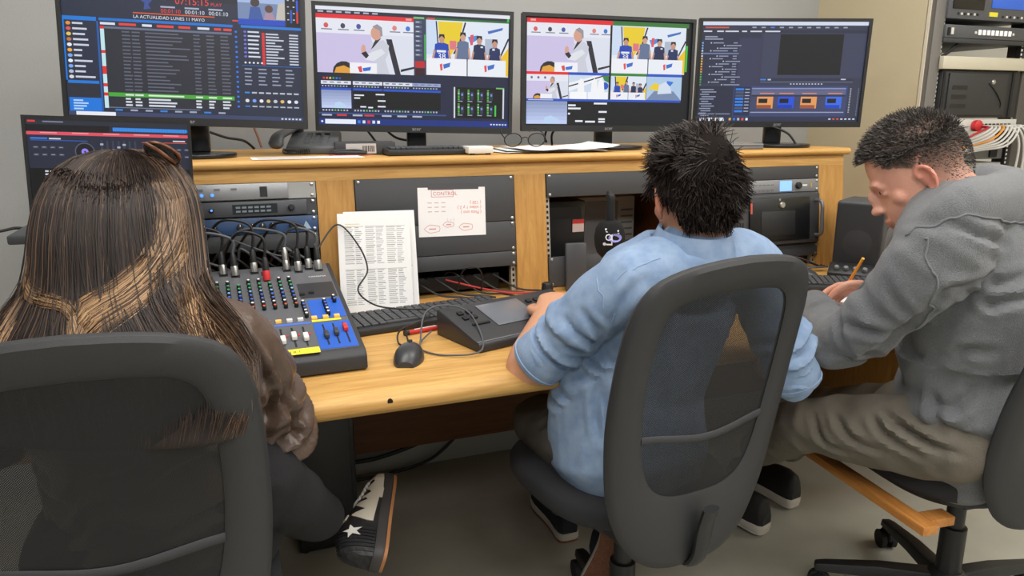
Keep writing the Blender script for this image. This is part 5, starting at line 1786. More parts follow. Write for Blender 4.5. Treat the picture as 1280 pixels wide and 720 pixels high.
def office_chair(label, loc, yaw, wooden=False, lift=0.0, fwd=0.0, dz=0.0):
    global LEAN, SDZ
    SDZ = dz
    LEAN = 0.20 if wooden else 0.105
    sdx, sdy = (-0.03, 0.035) if wooden else (0.0, fwd)
    t = thing('office_chair', label, 'chair', loc, (0, 0, R(yaw)), 'mesh-backed office chairs')
    N = 96
    o_, i_ = resample(closed(OUTER), N), resample(closed(INNER), N)
    sec = [(0.0, 0.0), (0.04, 0.010), (0.16, 0.016), (0.5, 0.017), (0.85, 0.012), (1.0, 0.004), (1.0, -0.003), (0.8, -0.008), (0.3, -0.012), (0.05, -0.008)]
    vs, fs = [], []
    m = len(sec)
    for k in range(N):
        for (s, off) in sec:
            q = o_[k].lerp(i_[k], s)
            vs.append(back_pt(q.x, q.y / 0.635, off))
    for k in range(N):
        k2 = (k + 1) % N
        for j in range(m):
            j2 = (j + 1) % m
            fs.append((k * m + j, k2 * m + j, k2 * m + j2, k * m + j2))
    MB().add(vs, fs).build('back_frame', CHAIR_BLACK, t)
    # netting stretched inside the frame
    vs, fs = [], []
    rings = 10
    cx, cy = 0.0, 0.58 * 0.635
    for j in range(rings):
        s = 1.02 - 1.02 * j / rings
        for k in range(N):
            q = i_[k]
            x, y = cx + (q.x - cx) * s, cy + (q.y - cy) * s
            vs.append(back_pt(x, y / 0.635, 0.002))
    vs.append(back_pt(cx, cy / 0.635, 0.002))
    for j in range(rings - 1):
        for k in range(N):
            k2 = (k + 1) % N
            fs.append((j * N + k, j * N + k2, (j + 1) * N + k2, (j + 1) * N + k))
    for k in range(N):
        fs.append(((rings - 1) * N + k, (rings - 1) * N + (k + 1) % N, rings * N))
    MB().add(vs, fs).build('back_netting', NET, t)
    MB().tube([back_pt(-0.15 + 0.3 * k / 12, 0.455 + 0.012 * math.cos(k * math.pi / 6), 0.0045) for k in range(13)], 0.008, 8, flat=0.35, ref=(0, 1, 0)).build('lumbar_band', mat('lumbar_grey', (52, 52, 55), 0.7), t)
    # seat
    pol = []
    for k in range(48):
        a = 2 * math.pi * k / 48
        c, s = math.cos(a), math.sin(a)
        e = 0.68
        pol.append((sdx + 0.222 * abs(c) ** e * (1 if c > 0 else -1), sdy + 0.225 * abs(s) ** e * (1 if s > 0 else -1)))
    MB().prism(pol, 0.420 + lift + dz, 0.482 + lift * 0.6 + dz).build('seat', CHAIR_FABRIC, t, 0.02, 4)
    MB().prism([(x * (0.86 if not lift else 0.6), y * (0.86 if not lift else 0.6)) for x, y in pol], 0.400 + min(0, dz), 0.4195 + lift + dz).build('seat_shell', CHAIR_BLACK, t, 0.004)
    MB().tube([Vector(p) for p in cr([(0, -0.06, 0.372), (0, -0.2, 0.372), (0, -0.245, 0.40), (0, -0.258, 0.47), (0, -0.272, 0.52)], 5)], 0.020, 10, flat=0.5, ref=(0, 0, 1)).build('back_support', BLACK, t)
    MB().b2((-0.075, -0.09, 0.352), (0.075, 0.09, 0.400)).build('tilt_mechanism', BLACK, t, 0.006)
    MB().tube([(0.075, 0.02, 0.365), (0.16, 0.03, 0.362), (0.21, 0.035, 0.360)], [0.005, 0.005, 0.009], 8).build('height_lever', BLACK, t)
    MB().lathe([(0.030, 0.11), (0.030, 0.25), (0.022, 0.252), (0.022, 0.352)], 20).build('gas_column', BLACK, t)
    MB().lathe([(0.045, 0.075), (0.05, 0.085), (0.048, 0.115), (0.032, 0.128)], 20).build('hub', BLACK, t)
    for k in range(5):
        a = R(75 + 72 * k)
        c, s = math.cos(a), math.sin(a)
        leg = MB()
        Ml = Matrix.Rotation(a, 4, 'Z')
        pts = [(0.03, 0.026, 0.080, 0.118), (0.16, 0.022, 0.078, 0.110), (0.29, 0.018, 0.066, 0.090), (0.315, 0.015, 0.064, 0.084)]
        lv, lf = [], []
        for (x, w, z0, z1) in pts:
            lv += [Ml @ Vector(p) for p in ((x, -w, z0), (x, w, z0), (x, w * .8, z1), (x, -w * .8, z1))]
        for j in range(3):
            for q in range(4):
                lf.append((j * 4 + q, j * 4 + (q + 1) % 4, j * 4 + 4 + (q + 1) % 4, j * 4 + 4 + q))
        lf += [(3, 2, 1, 0), (12, 13, 14, 15)]
        lo = leg.add(lv, lf).build('leg', mat('base_black', (34, 35, 37), 0.45), t, 0.004)
        cs = MB()
        cp = Vector((0.300 * c, 0.300 * s, 0.028))
        d = Vector((-s, c, 0))
        for sg in (-1, 1):
            cs.cyl(cp + d * sg * 0.008, cp + d * sg * 0.022, 0.027, n=18)
        cs.cyl(cp + Vector((0, 0, 0.0)), cp + Vector((0, 0, 0.042)), 0.009, n=10)
        cs.tube([cp + Vector((0.024 * math.cos(w) * c, 0.024 * math.cos(w) * s, 0.024 * math.sin(w) + 0.004)) for w in [math.pi * j / 8 for j in range(9)]], 0.007, 8)
        cs.build('caster', BLACK_SOFT, lo)
    if wooden:
        W1 = wood_mat('plywood_orange', (176, 112, 50), (206, 142, 74), 1)
        b_ = MB()
        MB().b2((-0.275, -0.17, 0.365), (-0.235, 0.26, 0.387)).build('wooden_rail', W1, t, 0.002)
        MB().b2((-0.234, -0.15, 0.365), (-0.17, -0.11, 0.387)).build('wooden_rail', W1, t, 0.002)
    return t


def chair_at(top_px, top_py, top_d, yaw):
    top = at(top_px, top_py, top_d)
    q = Matrix.Rotation(R(yaw), 3, 'Z') @ Vector((0, -0.32, 0))
    return Vector((top.x - q.x, top.y - q.y, 0))


C1, C2, C3 = chair_at(80, 424, 0.885, -2), chair_at(936, 322, 1.28, 7), Vector((1.652, 1.172, 0))
Y1, Y2, Y3 = -2, 7, -6
office_chair('black mesh-backed chair at the left under the long-haired person', C1, Y1, dz=-0.018)
office_chair('black mesh-backed chair in the middle under the person in denim', C2, Y2, lift=0.022, fwd=0.045)
office_chair('black mesh-backed chair at the right edge with a wooden rail under its seat', C3, Y3, True)


def on_chair(C, yaw, p):
    return C + Matrix.Rotation(R(yaw), 3, 'Z') @ Vector(p)
# ================================================================== people
from mathutils.bvhtree import BVHTree


def remesh(mb, voxel, smooth_n=4, factor=0.5):
    me = bpy.data.meshes.new('tmp_body')
    me.from_pydata([tuple(p) for p in mb.v], [], mb.f)
    bm = bmesh.new()
    bm.from_mesh(me)
    bmesh.ops.recalc_face_normals(bm, faces=bm.faces)
    bm.to_mesh(me)
    bm.free()
    o = bpy.data.objects.new('tmp_body', me)
    COL.objects.link(o)
    md = o.modifiers.new('r', 'REMESH')
    md.mode = 'VOXEL'
    md.voxel_size = voxel
    if smooth_n:
        sm = o.modifiers.new('s', 'SMOOTH')
        sm.factor = factor
        sm.iterations = smooth_n
    dg = bpy.context.evaluated_depsgraph_get()
    out = bpy.data.meshes.new_from_object(o.evaluated_get(dg))
    bpy.data.objects.remove(o)
    bpy.data.meshes.remove(me)
    return out


def displace(me, fn):
    ns = [v.normal.copy() for v in me.vertices]
    for v, n in zip(me.vertices, ns):
        v.co += n * fn(v.co, n)
    me.update()


def ridge(p, sx, sy, sz, seed=0.0):
    q = Vector((p.x * sx + seed, p.y * sy - seed, p.z * sz + seed * 2))
    n = noise.noise(q)
    return (1 - abs(n) * 2.0)


def cloth(name, mb, voxel, m, parent, amp, sc, smooth_n=6, seed=0.0, extra=None, creases=(), base=None):
    """garment surface with noise folds and drawn creases (polyline, depth, width)"""
    me = remesh(mb, voxel, smooth_n)
    cz = []
    if creases:
        bv = BVHTree.FromPolygons([v.co.copy() for v in me.vertices], [tuple(p.vertices) for p in me.polygons])
        for (pts, dep, wid) in creases:
            pl = [bv.find_nearest(Vector(p) - base)[0] for p in cr(pts, 6)]
            c0 = sum(pl, Vector()) / len(pl)
            cz.append((pl, dep, wid, c0, max((p - c0).length for p in pl) + wid * 3.5))

    def crease(p):
        e = 0.0
        for (pl, dep, wid, c0, rad) in cz:
            if (p - c0).length > rad:
                continue
            best, fi = 1e9, 0.0
            for i in range(len(pl) - 1):
                a, b = pl[i], pl[i + 1]
                ab = b - a
                t = max(0.0, min(1.0, (p - a).dot(ab) / max(1e-9, ab.length_squared)))
                d = (p - a - ab * t).length
                if d < best:
                    best, fi = d, (i + t) / (len(pl) - 1)
            if best < wid * 3.2:
                tap = math.sin(math.pi * (0.08 + 0.84 * fi))
                e += dep * tap * (-math.exp(-(best / wid) ** 2) + 0.55 * math.exp(-((best - 1.9 * wid) / wid) ** 2))
        return e

    def fn(p, n):
        a = ridge(p, sc[0], sc[1], sc[2], seed) * amp + noise.noise(p * (sum(sc) / 3 * 2.3) + Vector((seed, 3, 1))) * amp * 0.45
        if extra:
            a += extra(p, n)
        if cz:
            a += crease(p)
        return a
    displace(me, fn)
    sm = link(name, me, m, parent)
    return sm


def head_parts(mb, M, ears=True):
    """head in its own frame: origin between the ears, y to the face, z up"""
    sl = [(-.118, .074, .02, .022), (-.104, .090, -.005, .042), (-.080, .096, -.045, .056), (-.048, .095, -.072, .064), (-.012, .092, -.088, .070),
          (.03, .093, -.098, .075), (.062, .089, -.099, .075), (.088, .076, -.088, .067), (.106, .056, -.066, .051), (.118, .024, -.030, .026)]
    rows = cr(sl, 3)
    n = 28
    vs, fs = [], []
    for (z, f, b, w) in rows:
        c, ry = (f + b) / 2, (f - b) / 2
        for k in range(n):
            a = 2 * math.pi * k / n
            vs.append(M @ Vector((w * math.cos(a), c + ry * math.sin(a), z)))
    for i in range(len(rows) - 1):
        for k in range(n):
            k2 = (k + 1) % n
            fs.append((i * n + k, i * n + k2, (i + 1) * n + k2, (i + 1) * n + k))
    fs.append(tuple(range(n - 1, -1, -1)))
    m = (len(rows) - 1) * n
    fs.append(tuple(m + k for k in range(n)))
    mb.add(vs, fs)
    r3 = M.to_3x3()
    mb.ell(M @ Vector((0, .098, -.020)), (.011, .014, .028), r3 @ Euler((R(-14), 0, 0)).to_matrix())
    mb.ell(M @ Vector((0, .107, -.040)), (.014, .013, .011), r3)
    mb.ell(M @ Vector((-.011, .100, -.043)), (.009, .010, .008), r3)
    mb.ell(M @ Vector((.011, .100, -.043)), (.009, .010, .008), r3)
    mb.ell(M @ Vector((0, .089, .016)), (.046, .011, .009), r3)
    mb.ell(M @ Vector((0, .096, -.070)), (.023, .009, .0055), r3)
    mb.ell(M @ Vector((0, .094, -.079)), (.020, .009, .0065), r3)
    mb.ell(M @ Vector((0, .088, -.105)), (.022, .014, .014), r3)
    for s in (-1, 1):
        mb.ell(M @ Vector((s * .044, .054, -.028)), (.020, .018, .020), r3)
        mb.ell(M @ Vector((s * .031, .0775, .006)), (.016, .011, .0085), r3)
        mb.ell(M @ Vector((s * .031, .0765, -.010)), (.015, .010, .006), r3)
        er = r3 @ Euler((R(-12), 0, R(s * 26))).to_matrix()
        c = M @ Vector((s * .078, -.006, -.012))
        mb.ell(c + er @ Vector((s * .001, 0, 0)), (.0050, .016, .027), er)
        hx = [(.008, -.030), (-.006, -.024), (-.015, -.006), (-.016, .010), (-.009, .024), (.003, .028), (.012, .020), (.012, .008)]
        mb.loft([c + er @ Vector((s * (.006 + .003 * (k in (2, 3, 4))), y_, z_)) for k, (y_, z_) in enumerate(hx)], [.0052] * 8, [.0052] * 8, er @ Vector((1, 0, 0)), n=10, sub=3)
        mb.ell(c + er @ Vector((s * .003, .006, -.028)), (.0055, .0085, .0095), er)


def eyes(M, parent):
    for s in (-1, 1):
        MB().ell(M @ Vector((s * .031, .0755, -.001)), .0105).build('eye', mat('eye_white', (226, 222, 216), 0.2), parent)
        MB().ell(M @ Vector((s * .031, .0835, -.003)), (.0048, .0035, .0048)).build('iris', mat('iris_brown', (60, 40, 28), 0.2), parent)


def hand_parts(mb, wrist, fwd, palm, side, curl=(0.5, 0.6, 0.5), thumb_curl=0.4, size=1.0, spread=0.06):
    """wrist point, direction of the knuckles, direction the palm faces; side = +1/-1 puts the thumb along fwd x palm * side"""
    f = Vector(fwd).normalized()
    p = Vector(palm)
    p = (p - f * p.dot(f)).normalized()
    s = f.cross(p) * side
    w = Vector(wrist)
    L = 0.088 * size
    mb.loft([w - f * 0.02, w + f * L * 0.35, w + f * L * 0.75, w + f * L], [0.026 * size, 0.034 * size, 0.040 * size, 0.039 * size], [0.020 * size, 0.0165 * size, 0.0155 * size, 0.012 * size], s, n=16, sub=3)
    lens = [(.041, .026, .021), (.046, .030, .022), (.042, .028, .021), (.033, .021, .018)]
    for i, ln in enumerate(lens):
        off = (0.029 - 0.0195 * i) * size
        base = w + f * (L * (0.98 - 0.03 * abs(i - 1.2))) + s * off
        d = (f + s * (spread * (1.3 - i))).normalized()
        ang = 0.0
        pts = [base - d * 0.015, base]
        q = base
        for j, l in enumerate(ln):
            ang += curl[j] * (1 + 0.10 * i)
            dd = (d * math.cos(ang) + p * math.sin(ang)).normalized()
            q = q + dd * l * size
            pts.append(q)
        rr = [0.0094, 0.0096, 0.0088, 0.0080, 0.0068]
        mb.loft(pts, [r * size * (1 - 0.04 * i) for r in rr], [r * size * (1 - 0.04 * i) for r in rr], s, n=12, sub=3)
    b = w + f * L * 0.22 + s * 0.024 * size
    t1 = b + (f * 0.62 + s * 0.70 + p * 0.25).normalized() * 0.040 * size
    d2 = (f * 0.86 + s * (0.45 - thumb_curl * 0.6) + p * (0.2 + thumb_curl * 0.5)).normalized()
    t2 = t1 + d2 * 0.033 * size
    t3 = t2 + (f * 0.9 + s * (0.1 - thumb_curl * 0.7) + p * (0.2 + thumb_curl * 0.6)).normalized() * 0.027 * size
    mb.loft([b - s * 0.01, b, t1, t2, t3], [0.012 * size, 0.014 * size, 0.0115 * size, 0.0102 * size, 0.008 * size], [0.012 * size, 0.014 * size, 0.0115 * size, 0.0102 * size, 0.008 * size], p, n=12, sub=3)


def skin_mat(name, c1, c2):
    m = mat(name, c1, 0.5, bump=(260, 0.12))
    nt = m.node_tree
    b = nt.nodes['Principled BSDF']
    a = nt.nodes.new('ShaderNodeVertexColor')
    a.layer_name = 'col'
    nt.links.new(a.outputs[0], b.inputs['Base Color'])
    b.inputs['Subsurface Weight'].default_value = 0.10
    b.inputs['Subsurface Radius'].default_value = (0.012, 0.005, 0.003)
    m['c1'], m['c2'] = c1, c2
    return m


def body_object(me, m, parent, HM, scalp=None, beard=0.0, scalp_col=(84, 70, 62)):
    """skin with its own blush, lips, stubble and close-cropped scalp"""
    inv = HM.inverted()
    c1, c2 = Vector(m['c1']), Vector(m['c2'])
    at_ = me.color_attributes.new('col', 'FLOAT_COLOR', 'POINT')
    flat = []
    for v in me.vertices:
        h = inv @ v.co
        f = 0.5 + 0.5 * noise.noise(v.co * 24)
        c = c1.lerp(c2, max(0, min(1, f)))
        if abs(h.x) < 0.026 and h.y > 0.088 and -0.088 < h.z < -0.062:
            c = c.lerp(Vector((186, 112, 98)), 0.4)
        if abs(h.x) > 0.077 and abs(h.z + 0.012) < 0.045 and abs(h.y) < 0.05:
            c = c.lerp(Vector((206, 104, 88)), 0.35)
        if beard and h.z < -0.045 and h.z > -0.13 and h.y > 0.0:
            c = c.lerp(Vector((120, 88, 74)), beard * min(1, (-0.045 - h.z) * 30) * (0.7 + 0.5 * noise.noise(v.co * 60)))
        if scalp and h.z > -0.14:
            w = scalp(h)
            if w > 0:
                c = c.lerp(Vector(scalp_col), max(0, min(1, w * (0.9 + 0.35 * noise.noise(v.co * 90)))))
        flat += list(lin(c))
    at_.data.foreach_set('color', flat)
    return link('body', me, m, parent)


def strands(name, paths, cols, rad, parent, rough=0.45):
    """hair: three-sided tapering tubes, one colour each"""
    vs, fs, cs = [], [], []
    for path, col in zip(paths, cols):
        n = len(path)
        base = len(vs)
        for i, p in enumerate(path):
            t = (path[min(i + 1, n - 1)] - path[max(i - 1, 0)])
            t = t.normalized() if t.length > 1e-8 else Vector((0, 0, 1))
            a = t.orthogonal().normalized()
            b = t.cross(a)
            r = rad * (1.0 if i < n * 0.6 else max(0.15, 1 - (i - n * 0.6) / (n * 0.42)))
            for k in range(3):
                w = 2.0944 * k
                q = p + a * (math.cos(w) * r) + b * (math.sin(w) * r)
                vs.append((q.x, q.y, q.z))
        for i in range(n - 1):
            for k in range(3):
                k2 = (k + 1) % 3
                fs.append((base + i * 3 + k, base + i * 3 + k2, base + i * 3 + 3 + k2, base + i * 3 + 3 + k))
                cs.append(col if not isinstance(col[0], tuple) else tuple(a + (b - a) * min(1.0, i / (n - 1) * 2.2) for a, b in zip(col[0], col[1])))
    me = bpy.data.meshes.new(name)
    me.from_pydata(vs, [], fs)
    at_ = me.color_attributes.new('col', 'FLOAT_COLOR', 'CORNER')
    flat = []
    for c in cs:
        flat += list(c) * 4
    at_.data.foreach_set('color', flat)
    o = link(name, me, color_attr_mat('hair_' + name + '_%d' % int(rough * 100), rough=rough, spec=0.25), parent)
    o['kind'] = 'stuff'
    return o


def ring_band(M, prof, n=40, sx=1.0, sy=1.0):
    """closed band around the z axis of M; prof = [(radius, z)] closed section"""
    vs, fs = [], []
    m = len(prof)
    for k in range(n):
        a = 2 * math.pi * k / n
        for (r, z) in prof:
            vs.append(M @ Vector((r * math.cos(a) * sx, r * math.sin(a) * sy, z)))
    for k in range(n):
        k2 = (k + 1) % n
        for j in range(m):
            fs.append((k * m + j, k2 * m + j, k2 * m + (j + 1) % m, k * m + (j + 1) % m))
    return MB().add(vs, fs)


def shoe(parent, M, upper_m, mid_m, out_m, L=0.285, name='shoe'):
    """low shoe: local y to the toe, z up; returns (upper object, surface function)"""
    k = L / 0.285
    outl = [(0.0, 0.0), (.022, .003), (.034, .02), (.036, .06), (.034, .11), (.040, .17), (.045, .205), (.042, .245), (.028, .275), (.008, .285),
            (-.014, .282), (-.034, .262), (-.044, .225), (-.044, .19), (-.036, .13), (-.033, .08), (-.035, .03), (-.028, .006), (-.012, .0)]
    outl = [(x * k, y * k) for x, y in outl]
    sm = [(p[0], p[1]) for p in cr(outl + [outl[0]], 3)[:-1]]
    so = MB().prism(sm, 0.0, 0.007, M).build('outsole', out_m, parent)
    MB().prism([(x * 1.04, (y - .14) * 1.015 + .14) for x, y in sm], 0.0071, 0.030, M).build('midsole', mid_m, parent, 0.003)
    secs = [(.002, .022, .058, .030), (.012, .031, .084, .030), (.045, .034, .094, .030), (.085, .033, .090, .030), (.12, .035, .080, .030), (.16, .040, .066, .030), (.20, .044, .052, .030), (.24, .041, .042, .030), (.268, .029, .030, .030), (.280, .012, .016, .030)]

    def surf(s, phi, off=0.0):
        """s 0..1 along the shoe, phi 0 (right edge) .. pi (left edge) over the top"""
        y = s * 0.285
        for (a, b) in zip(secs, secs[1:]):
            if a[0] <= y <= b[0]:
                f = (y - a[0]) / (b[0] - a[0])
                w, h, z0 = [a[i] + (b[i] - a[i]) * f for i in (1, 2, 3)]
                break
        else:
            w, h, z0 = (secs[0] if y < secs[0][0] else secs[-1])[1:]
        return M @ Vector((k * (w + off) * math.cos(phi), k * y, k * (z0 - 0.006 + (h + off) * max(0.0, math.sin(phi)) ** 0.75)))
    n, q = 18, 40
    vs, fs = [], []
    for i in range(q + 1):
        s = (0.002 + (0.280 - 0.002) * i / q) / 0.285
        for j in range(n + 1):
            vs.append(surf(s, math.pi * j / n))
    for i in range(q):
        for j in range(n):
            fs.append((i * (n + 1) + j, i * (n + 1) + j + 1, (i + 1) * (n + 1) + j + 1, (i + 1) * (n + 1) + j))
    fs.append(tuple(range(n + 1)))
    fs.append(tuple(q * (n + 1) + j for j in range(n, -1, -1)))
    fs.append(tuple([i * (n + 1) for i in range(q + 1)] + [i * (n + 1) + n for i in range(q, -1, -1)]))
    up = MB().add(vs, fs).build('upper', upper_m, parent)
    return up, surf


def surf_band(surf, s0, s1, lo, hi, off=0.002, n=16, m=6):
    """patch of a shoe surface between lo(s) and hi(s)"""
    vs, fs = [], []
    for o in (off, 0.0):
        for i in range(n + 1):
            s = s0 + (s1 - s0) * i / n
            for j in range(m + 1):
                vs.append(surf(s, lo(s) + (hi(s) - lo(s)) * j / m, o))
    w = m + 1
    N = (n + 1) * w
    for i in range(n):
        for j in range(m):
            a = i * w + j
            fs += [(a, a + 1, a + w + 1, a + w), (N + a, N + a + w, N + a + w + 1, N + a + 1)]
    for i in range(n):
        for j in (0, m):
            a = i * w + j
            fs.append((a, a + w, N + a + w, N + a))
    for j in range(m):
        for i in (0, n):
            a = i * w + j
            fs.append((a, a + 1, N + a + 1, N + a))
    return MB().add(vs, fs)


def L2(*pts):
    """piecewise linear function through (x, y) points"""
    def f(x):
        for (a, b), (c, d) in zip(pts, pts[1:]):
            if x <= c:
                return b + (d - b) * max(0.0, (x - a)) / max(1e-9, c - a)
        return pts[-1][1]
    return f


def scalp_points(n, rnd, M, keep):
    """points and normals spread over the skull"""
    out = []
    C = Vector((0, -.004, .014))
    rad = (.0785, .1030, .1110)
    ga = math.pi * (3 - math.sqrt(5))
    for i in range(n):
        z = 1 - 2 * (i + .5) / n
        r = math.sqrt(1 - z * z)
        a = ga * i + rnd.random() * 0.6
        d = Vector((math.cos(a) * r, math.sin(a) * r, z))
        p = C + Vector((d.x * rad[0], d.y * rad[1], d.z * rad[2]))
        nrm = Vector((d.x / rad[0], d.y / rad[1], d.z / rad[2])).normalized()
        k = keep(p, d)
        if k > 0:
            out.append((p, nrm, k))
    return out


def scalp_cap(name, m, parent, M, keep, off):
    C = Vector((0, -.004, .014))
    rad = (.0785 + off, .1030 + off, .1110 + off)
    mb = MB().ell((0, 0, 0), 1.0, nu=56, nv=40)
    used, vs, fs = {}, [], []
    for f in mb.f:
        c = sum((mb.v[i] for i in f), Vector()) / len(f)
        p = C + Vector((c.x * rad[0], c.y * rad[1], c.z * rad[2]))
        if keep(p, c) > 0:
            row = []
            for i in f:
                if i not in used:
                    used[i] = len(vs)
                    v = mb.v[i]
                    wob = 1 + 0.03 * noise.noise(v * 9.0)
                    vs.append(M @ (C + Vector((v.x * rad[0], v.y * rad[1], v.z * rad[2])) * wob))
                row.append(used[i])
            fs.append(tuple(row))
    me = bpy.data.meshes.new(name)
    me.from_pydata([tuple(v) for v in vs], [], fs)
    o = link(name, me, m, parent)
    so = o.modifiers.new('thickness', 'SOLIDIFY')
    so.thickness = 0.004
    so.offset = -1
    return o


def head_matrix(center, facing, pitch_down=0.0, roll=0.0):
    f = Vector(facing).normalized()
    yaw = math.atan2(-f.x, f.y)
    return Matrix.Translation(Vector(center)) @ Matrix.Rotation(yaw, 4, 'Z') @ Matrix.Rotation(R(-pitch_down), 4, 'X') @ Matrix.Rotation(R(roll), 4, 'Y')


FH = Vector((math.sin(YAW), math.cos(YAW), 0))
RH = Vector((math.cos(YAW), -math.sin(YAW), 0))
UP = Vector((0, 0, 1))

# ------------------------------------------------------------------ person in the denim shirt
SK2 = skin_mat('skin_tan', (208, 156, 124), (194, 138, 106))
DENIM = mat('denim_blue', (122, 147, 182), 0.88, var=(26, (152, 173, 201)), bump=(1100, 0.35))
CHAR = mat('charcoal_trousers', (74, 71, 68), 0.85, var=(10, (88, 85, 80)), bump=(420, 0.35))
hip2 = on_chair(C2, Y2, (0.0, -0.03, 0.0))
person2 = thing('person', 'person in a pale denim shirt with dark tousled hair seen from behind', 'person', (hip2.x, hip2.y, 0), group='people at the desk')


def rel(mb, base):
    b = Vector((base.x, base.y, 0))
    mb.v = [v - b for v in mb.v]
    return mb


B2 = Vector((hip2.x, hip2.y, 0))
O2 = Matrix.Translation(-B2)
fx = Matrix.Rotation(R(6), 3, 'Z')
neck2 = at(872, 312, 1.485)
headc2 = at(869, 243, 1.50)
HM2 = O2 @ head_matrix(headc2, (0.10, 1, 0), 10)
lsh2, rsh2 = neck2 + fx @ Vector((-0.165, 0.02, -0.055)), neck2 + fx @ Vector((0.175, 0.02, -0.050))
lel2, lwr2 = at(656, 466, 1.58), at(680, 397, 1.755)
rel2, rwr2 = at(990, 468, 1.66), at(940, 440, 1.88)
pel2 = on_chair(C2, Y2, (0, -0.03, 0.57))
body = MB()
head_parts(body, head_matrix(headc2, (0.10, 1, 0), 10))
body.loft([neck2 + Vector((0, 0.02, -0.06)), neck2 + Vector((0, 0.025, 0.0)), headc2 + Vector((0, -0.02, -0.05))], [0.062, 0.056, 0.056], [0.066, 0.06, 0.06], (1, 0, 0))
body.loft([neck2 + Vector((0, 0.03, -0.06)), (neck2 + pel2) / 2 + Vector((0, 0.08, 0)), pel2 + Vector((0, 0.04, 0))], [0.09, 0.10, 0.11], [0.05, 0.06, 0.07], fx @ Vector((1, 0, 0)))
for sh, el, wr in ((lsh2, lel2, lwr2), (rsh2, rel2, rwr2)):
    body.loft([sh, (sh + el) / 2, el], [0.05, 0.046, 0.042], [0.05, 0.046, 0.042], (0, 0, 1))
    e1 = (wr - el)
    body.loft([el, el + e1 * 0.25, el + e1 * 0.6, wr], [0.043, 0.047, 0.039, 0.029], [0.043, 0.044, 0.035, 0.025], (1, 0, 0.2))
hd = at(697, 362, 1.84) - lwr2
hand_parts(body, lwr2, hd, Vector((0.35, 0.25, -0.9)), 1, (0.75, 0.9, 0.6), 0.5, 0.98, 0.02)
hand_parts(body, rwr2, Vector((-0.6, 0.7, 0.1)), Vector((0, 0.1, -1)), -1, (0.3, 0.4, 0.3), 0.3, 0.98)
body_object(remesh(rel(body, B2), 0.0042, 3), SK2, person2, HM2, lambda h: 1.3 if (h.z > 0.045 and h.y < 0.06) or (h.y < -0.045 and h.z > -0.06) else 0.0, 0.0, (34, 27, 24))
eyes(HM2, person2)
shirt = MB()
torso_ref = fx @ Vector((1, 0, 0))
tp = [pel2 + Vector((0, 0.02, -0.04)), pel2 + Vector((0, 0.045, 0.10)), pel2.lerp(neck2, 0.55) + Vector((0, 0.07, 0)), pel2.lerp(neck2, 0.82) + Vector((0, 0.055, 0)), neck2 + Vector((0, 0.02, -0.035)), neck2 + Vector((0, 0.02, -0.005))]
shirt.loft(tp, [0.186, 0.178, 0.182, 0.178, 0.120, 0.070], [0.152, 0.138, 0.125, 0.108, 0.082, 0.070], torso_ref, n=28)
cuffc = lel2 + (lsh2 - lel2).normalized() * 0.058
shirt.loft([neck2 + fx @ Vector((-0.07, 0.02, -0.04)), lsh2 + Vector((0.02, 0, 0)), lsh2.lerp(lel2, 0.35), lsh2.lerp(lel2, 0.7), cuffc], [0.066, 0.070, 0.061, 0.052, 0.047], [0.066, 0.068, 0.059, 0.051, 0.046], (0, 1, 0), n=22)
rcuff = rel2 + (rsh2 - rel2).normalized() * 0.0
shirt.loft([neck2 + fx @ Vector((0.07, 0.02, -0.04)), rsh2 + Vector((-0.02, 0, 0)), rsh2.lerp(rel2, 0.35), rsh2.lerp(rel2, 0.7), rcuff], [0.066, 0.070, 0.064, 0.060, 0.055], [0.066, 0.068, 0.062, 0.060, 0.055], (0, 1, 0), n=22)


def den_extra(p, n):
    q = p + B2
    for a, b in ((lsh2, lel2), (rsh2, rel2)):
        ax = (b - a).normalized()
        s = (q - a).dot(ax) / (b - a).length
        if 0.25 < s < 1.1 and ((q - a) - ax * (q - a).dot(ax)).length < 0.11:
            w = s * 34 + 7 * noise.noise(q * 12)
            return 0.0060 * math.sin(w) * min(1, (s - 0.25) * 4)
    return 0.0


shirt_o = cloth('shirt', rel(shirt, B2), 0.0065, DENIM, person2, 0.0065, (9, 9, 5), 4, 2.0, den_extra, [
    ([at(700, 412, 1.5), at(718, 428, 1.48), at(742, 448, 1.47)], 0.011, 0.0075), ([at(716, 400, 1.47), at(738, 424, 1.45), at(752, 446, 1.45)], 0.012, 0.0075),
    ([at(690, 436, 1.52), at(708, 456, 1.5), at(722, 474, 1.5)], 0.010, 0.007), ([at(736, 388, 1.44), at(748, 412, 1.43), at(756, 440, 1.44)], 0.009, 0.008),
    ([at(742, 478, 1.46), at(738, 512, 1.46), at(748, 556, 1.46)], 0.011, 0.009), ([at(752, 500, 1.44), at(760, 540, 1.43), at(764, 580, 1.43)], 0.011, 0.009),
    ([at(800, 350, 1.40), at(780, 372, 1.40), at(768, 400, 1.41)], 0.007, 0.009), ([at(1012, 400, 1.62), at(1004, 430, 1.6), at(990, 452, 1.58)], 0.010, 0.008),
    ([at(1020, 430, 1.62), at(1006, 458, 1.6), at(984, 474, 1.58)], 0.010, 0.007)], B2)
seam = mat('denim_seam', (134, 156, 186), 0.85)
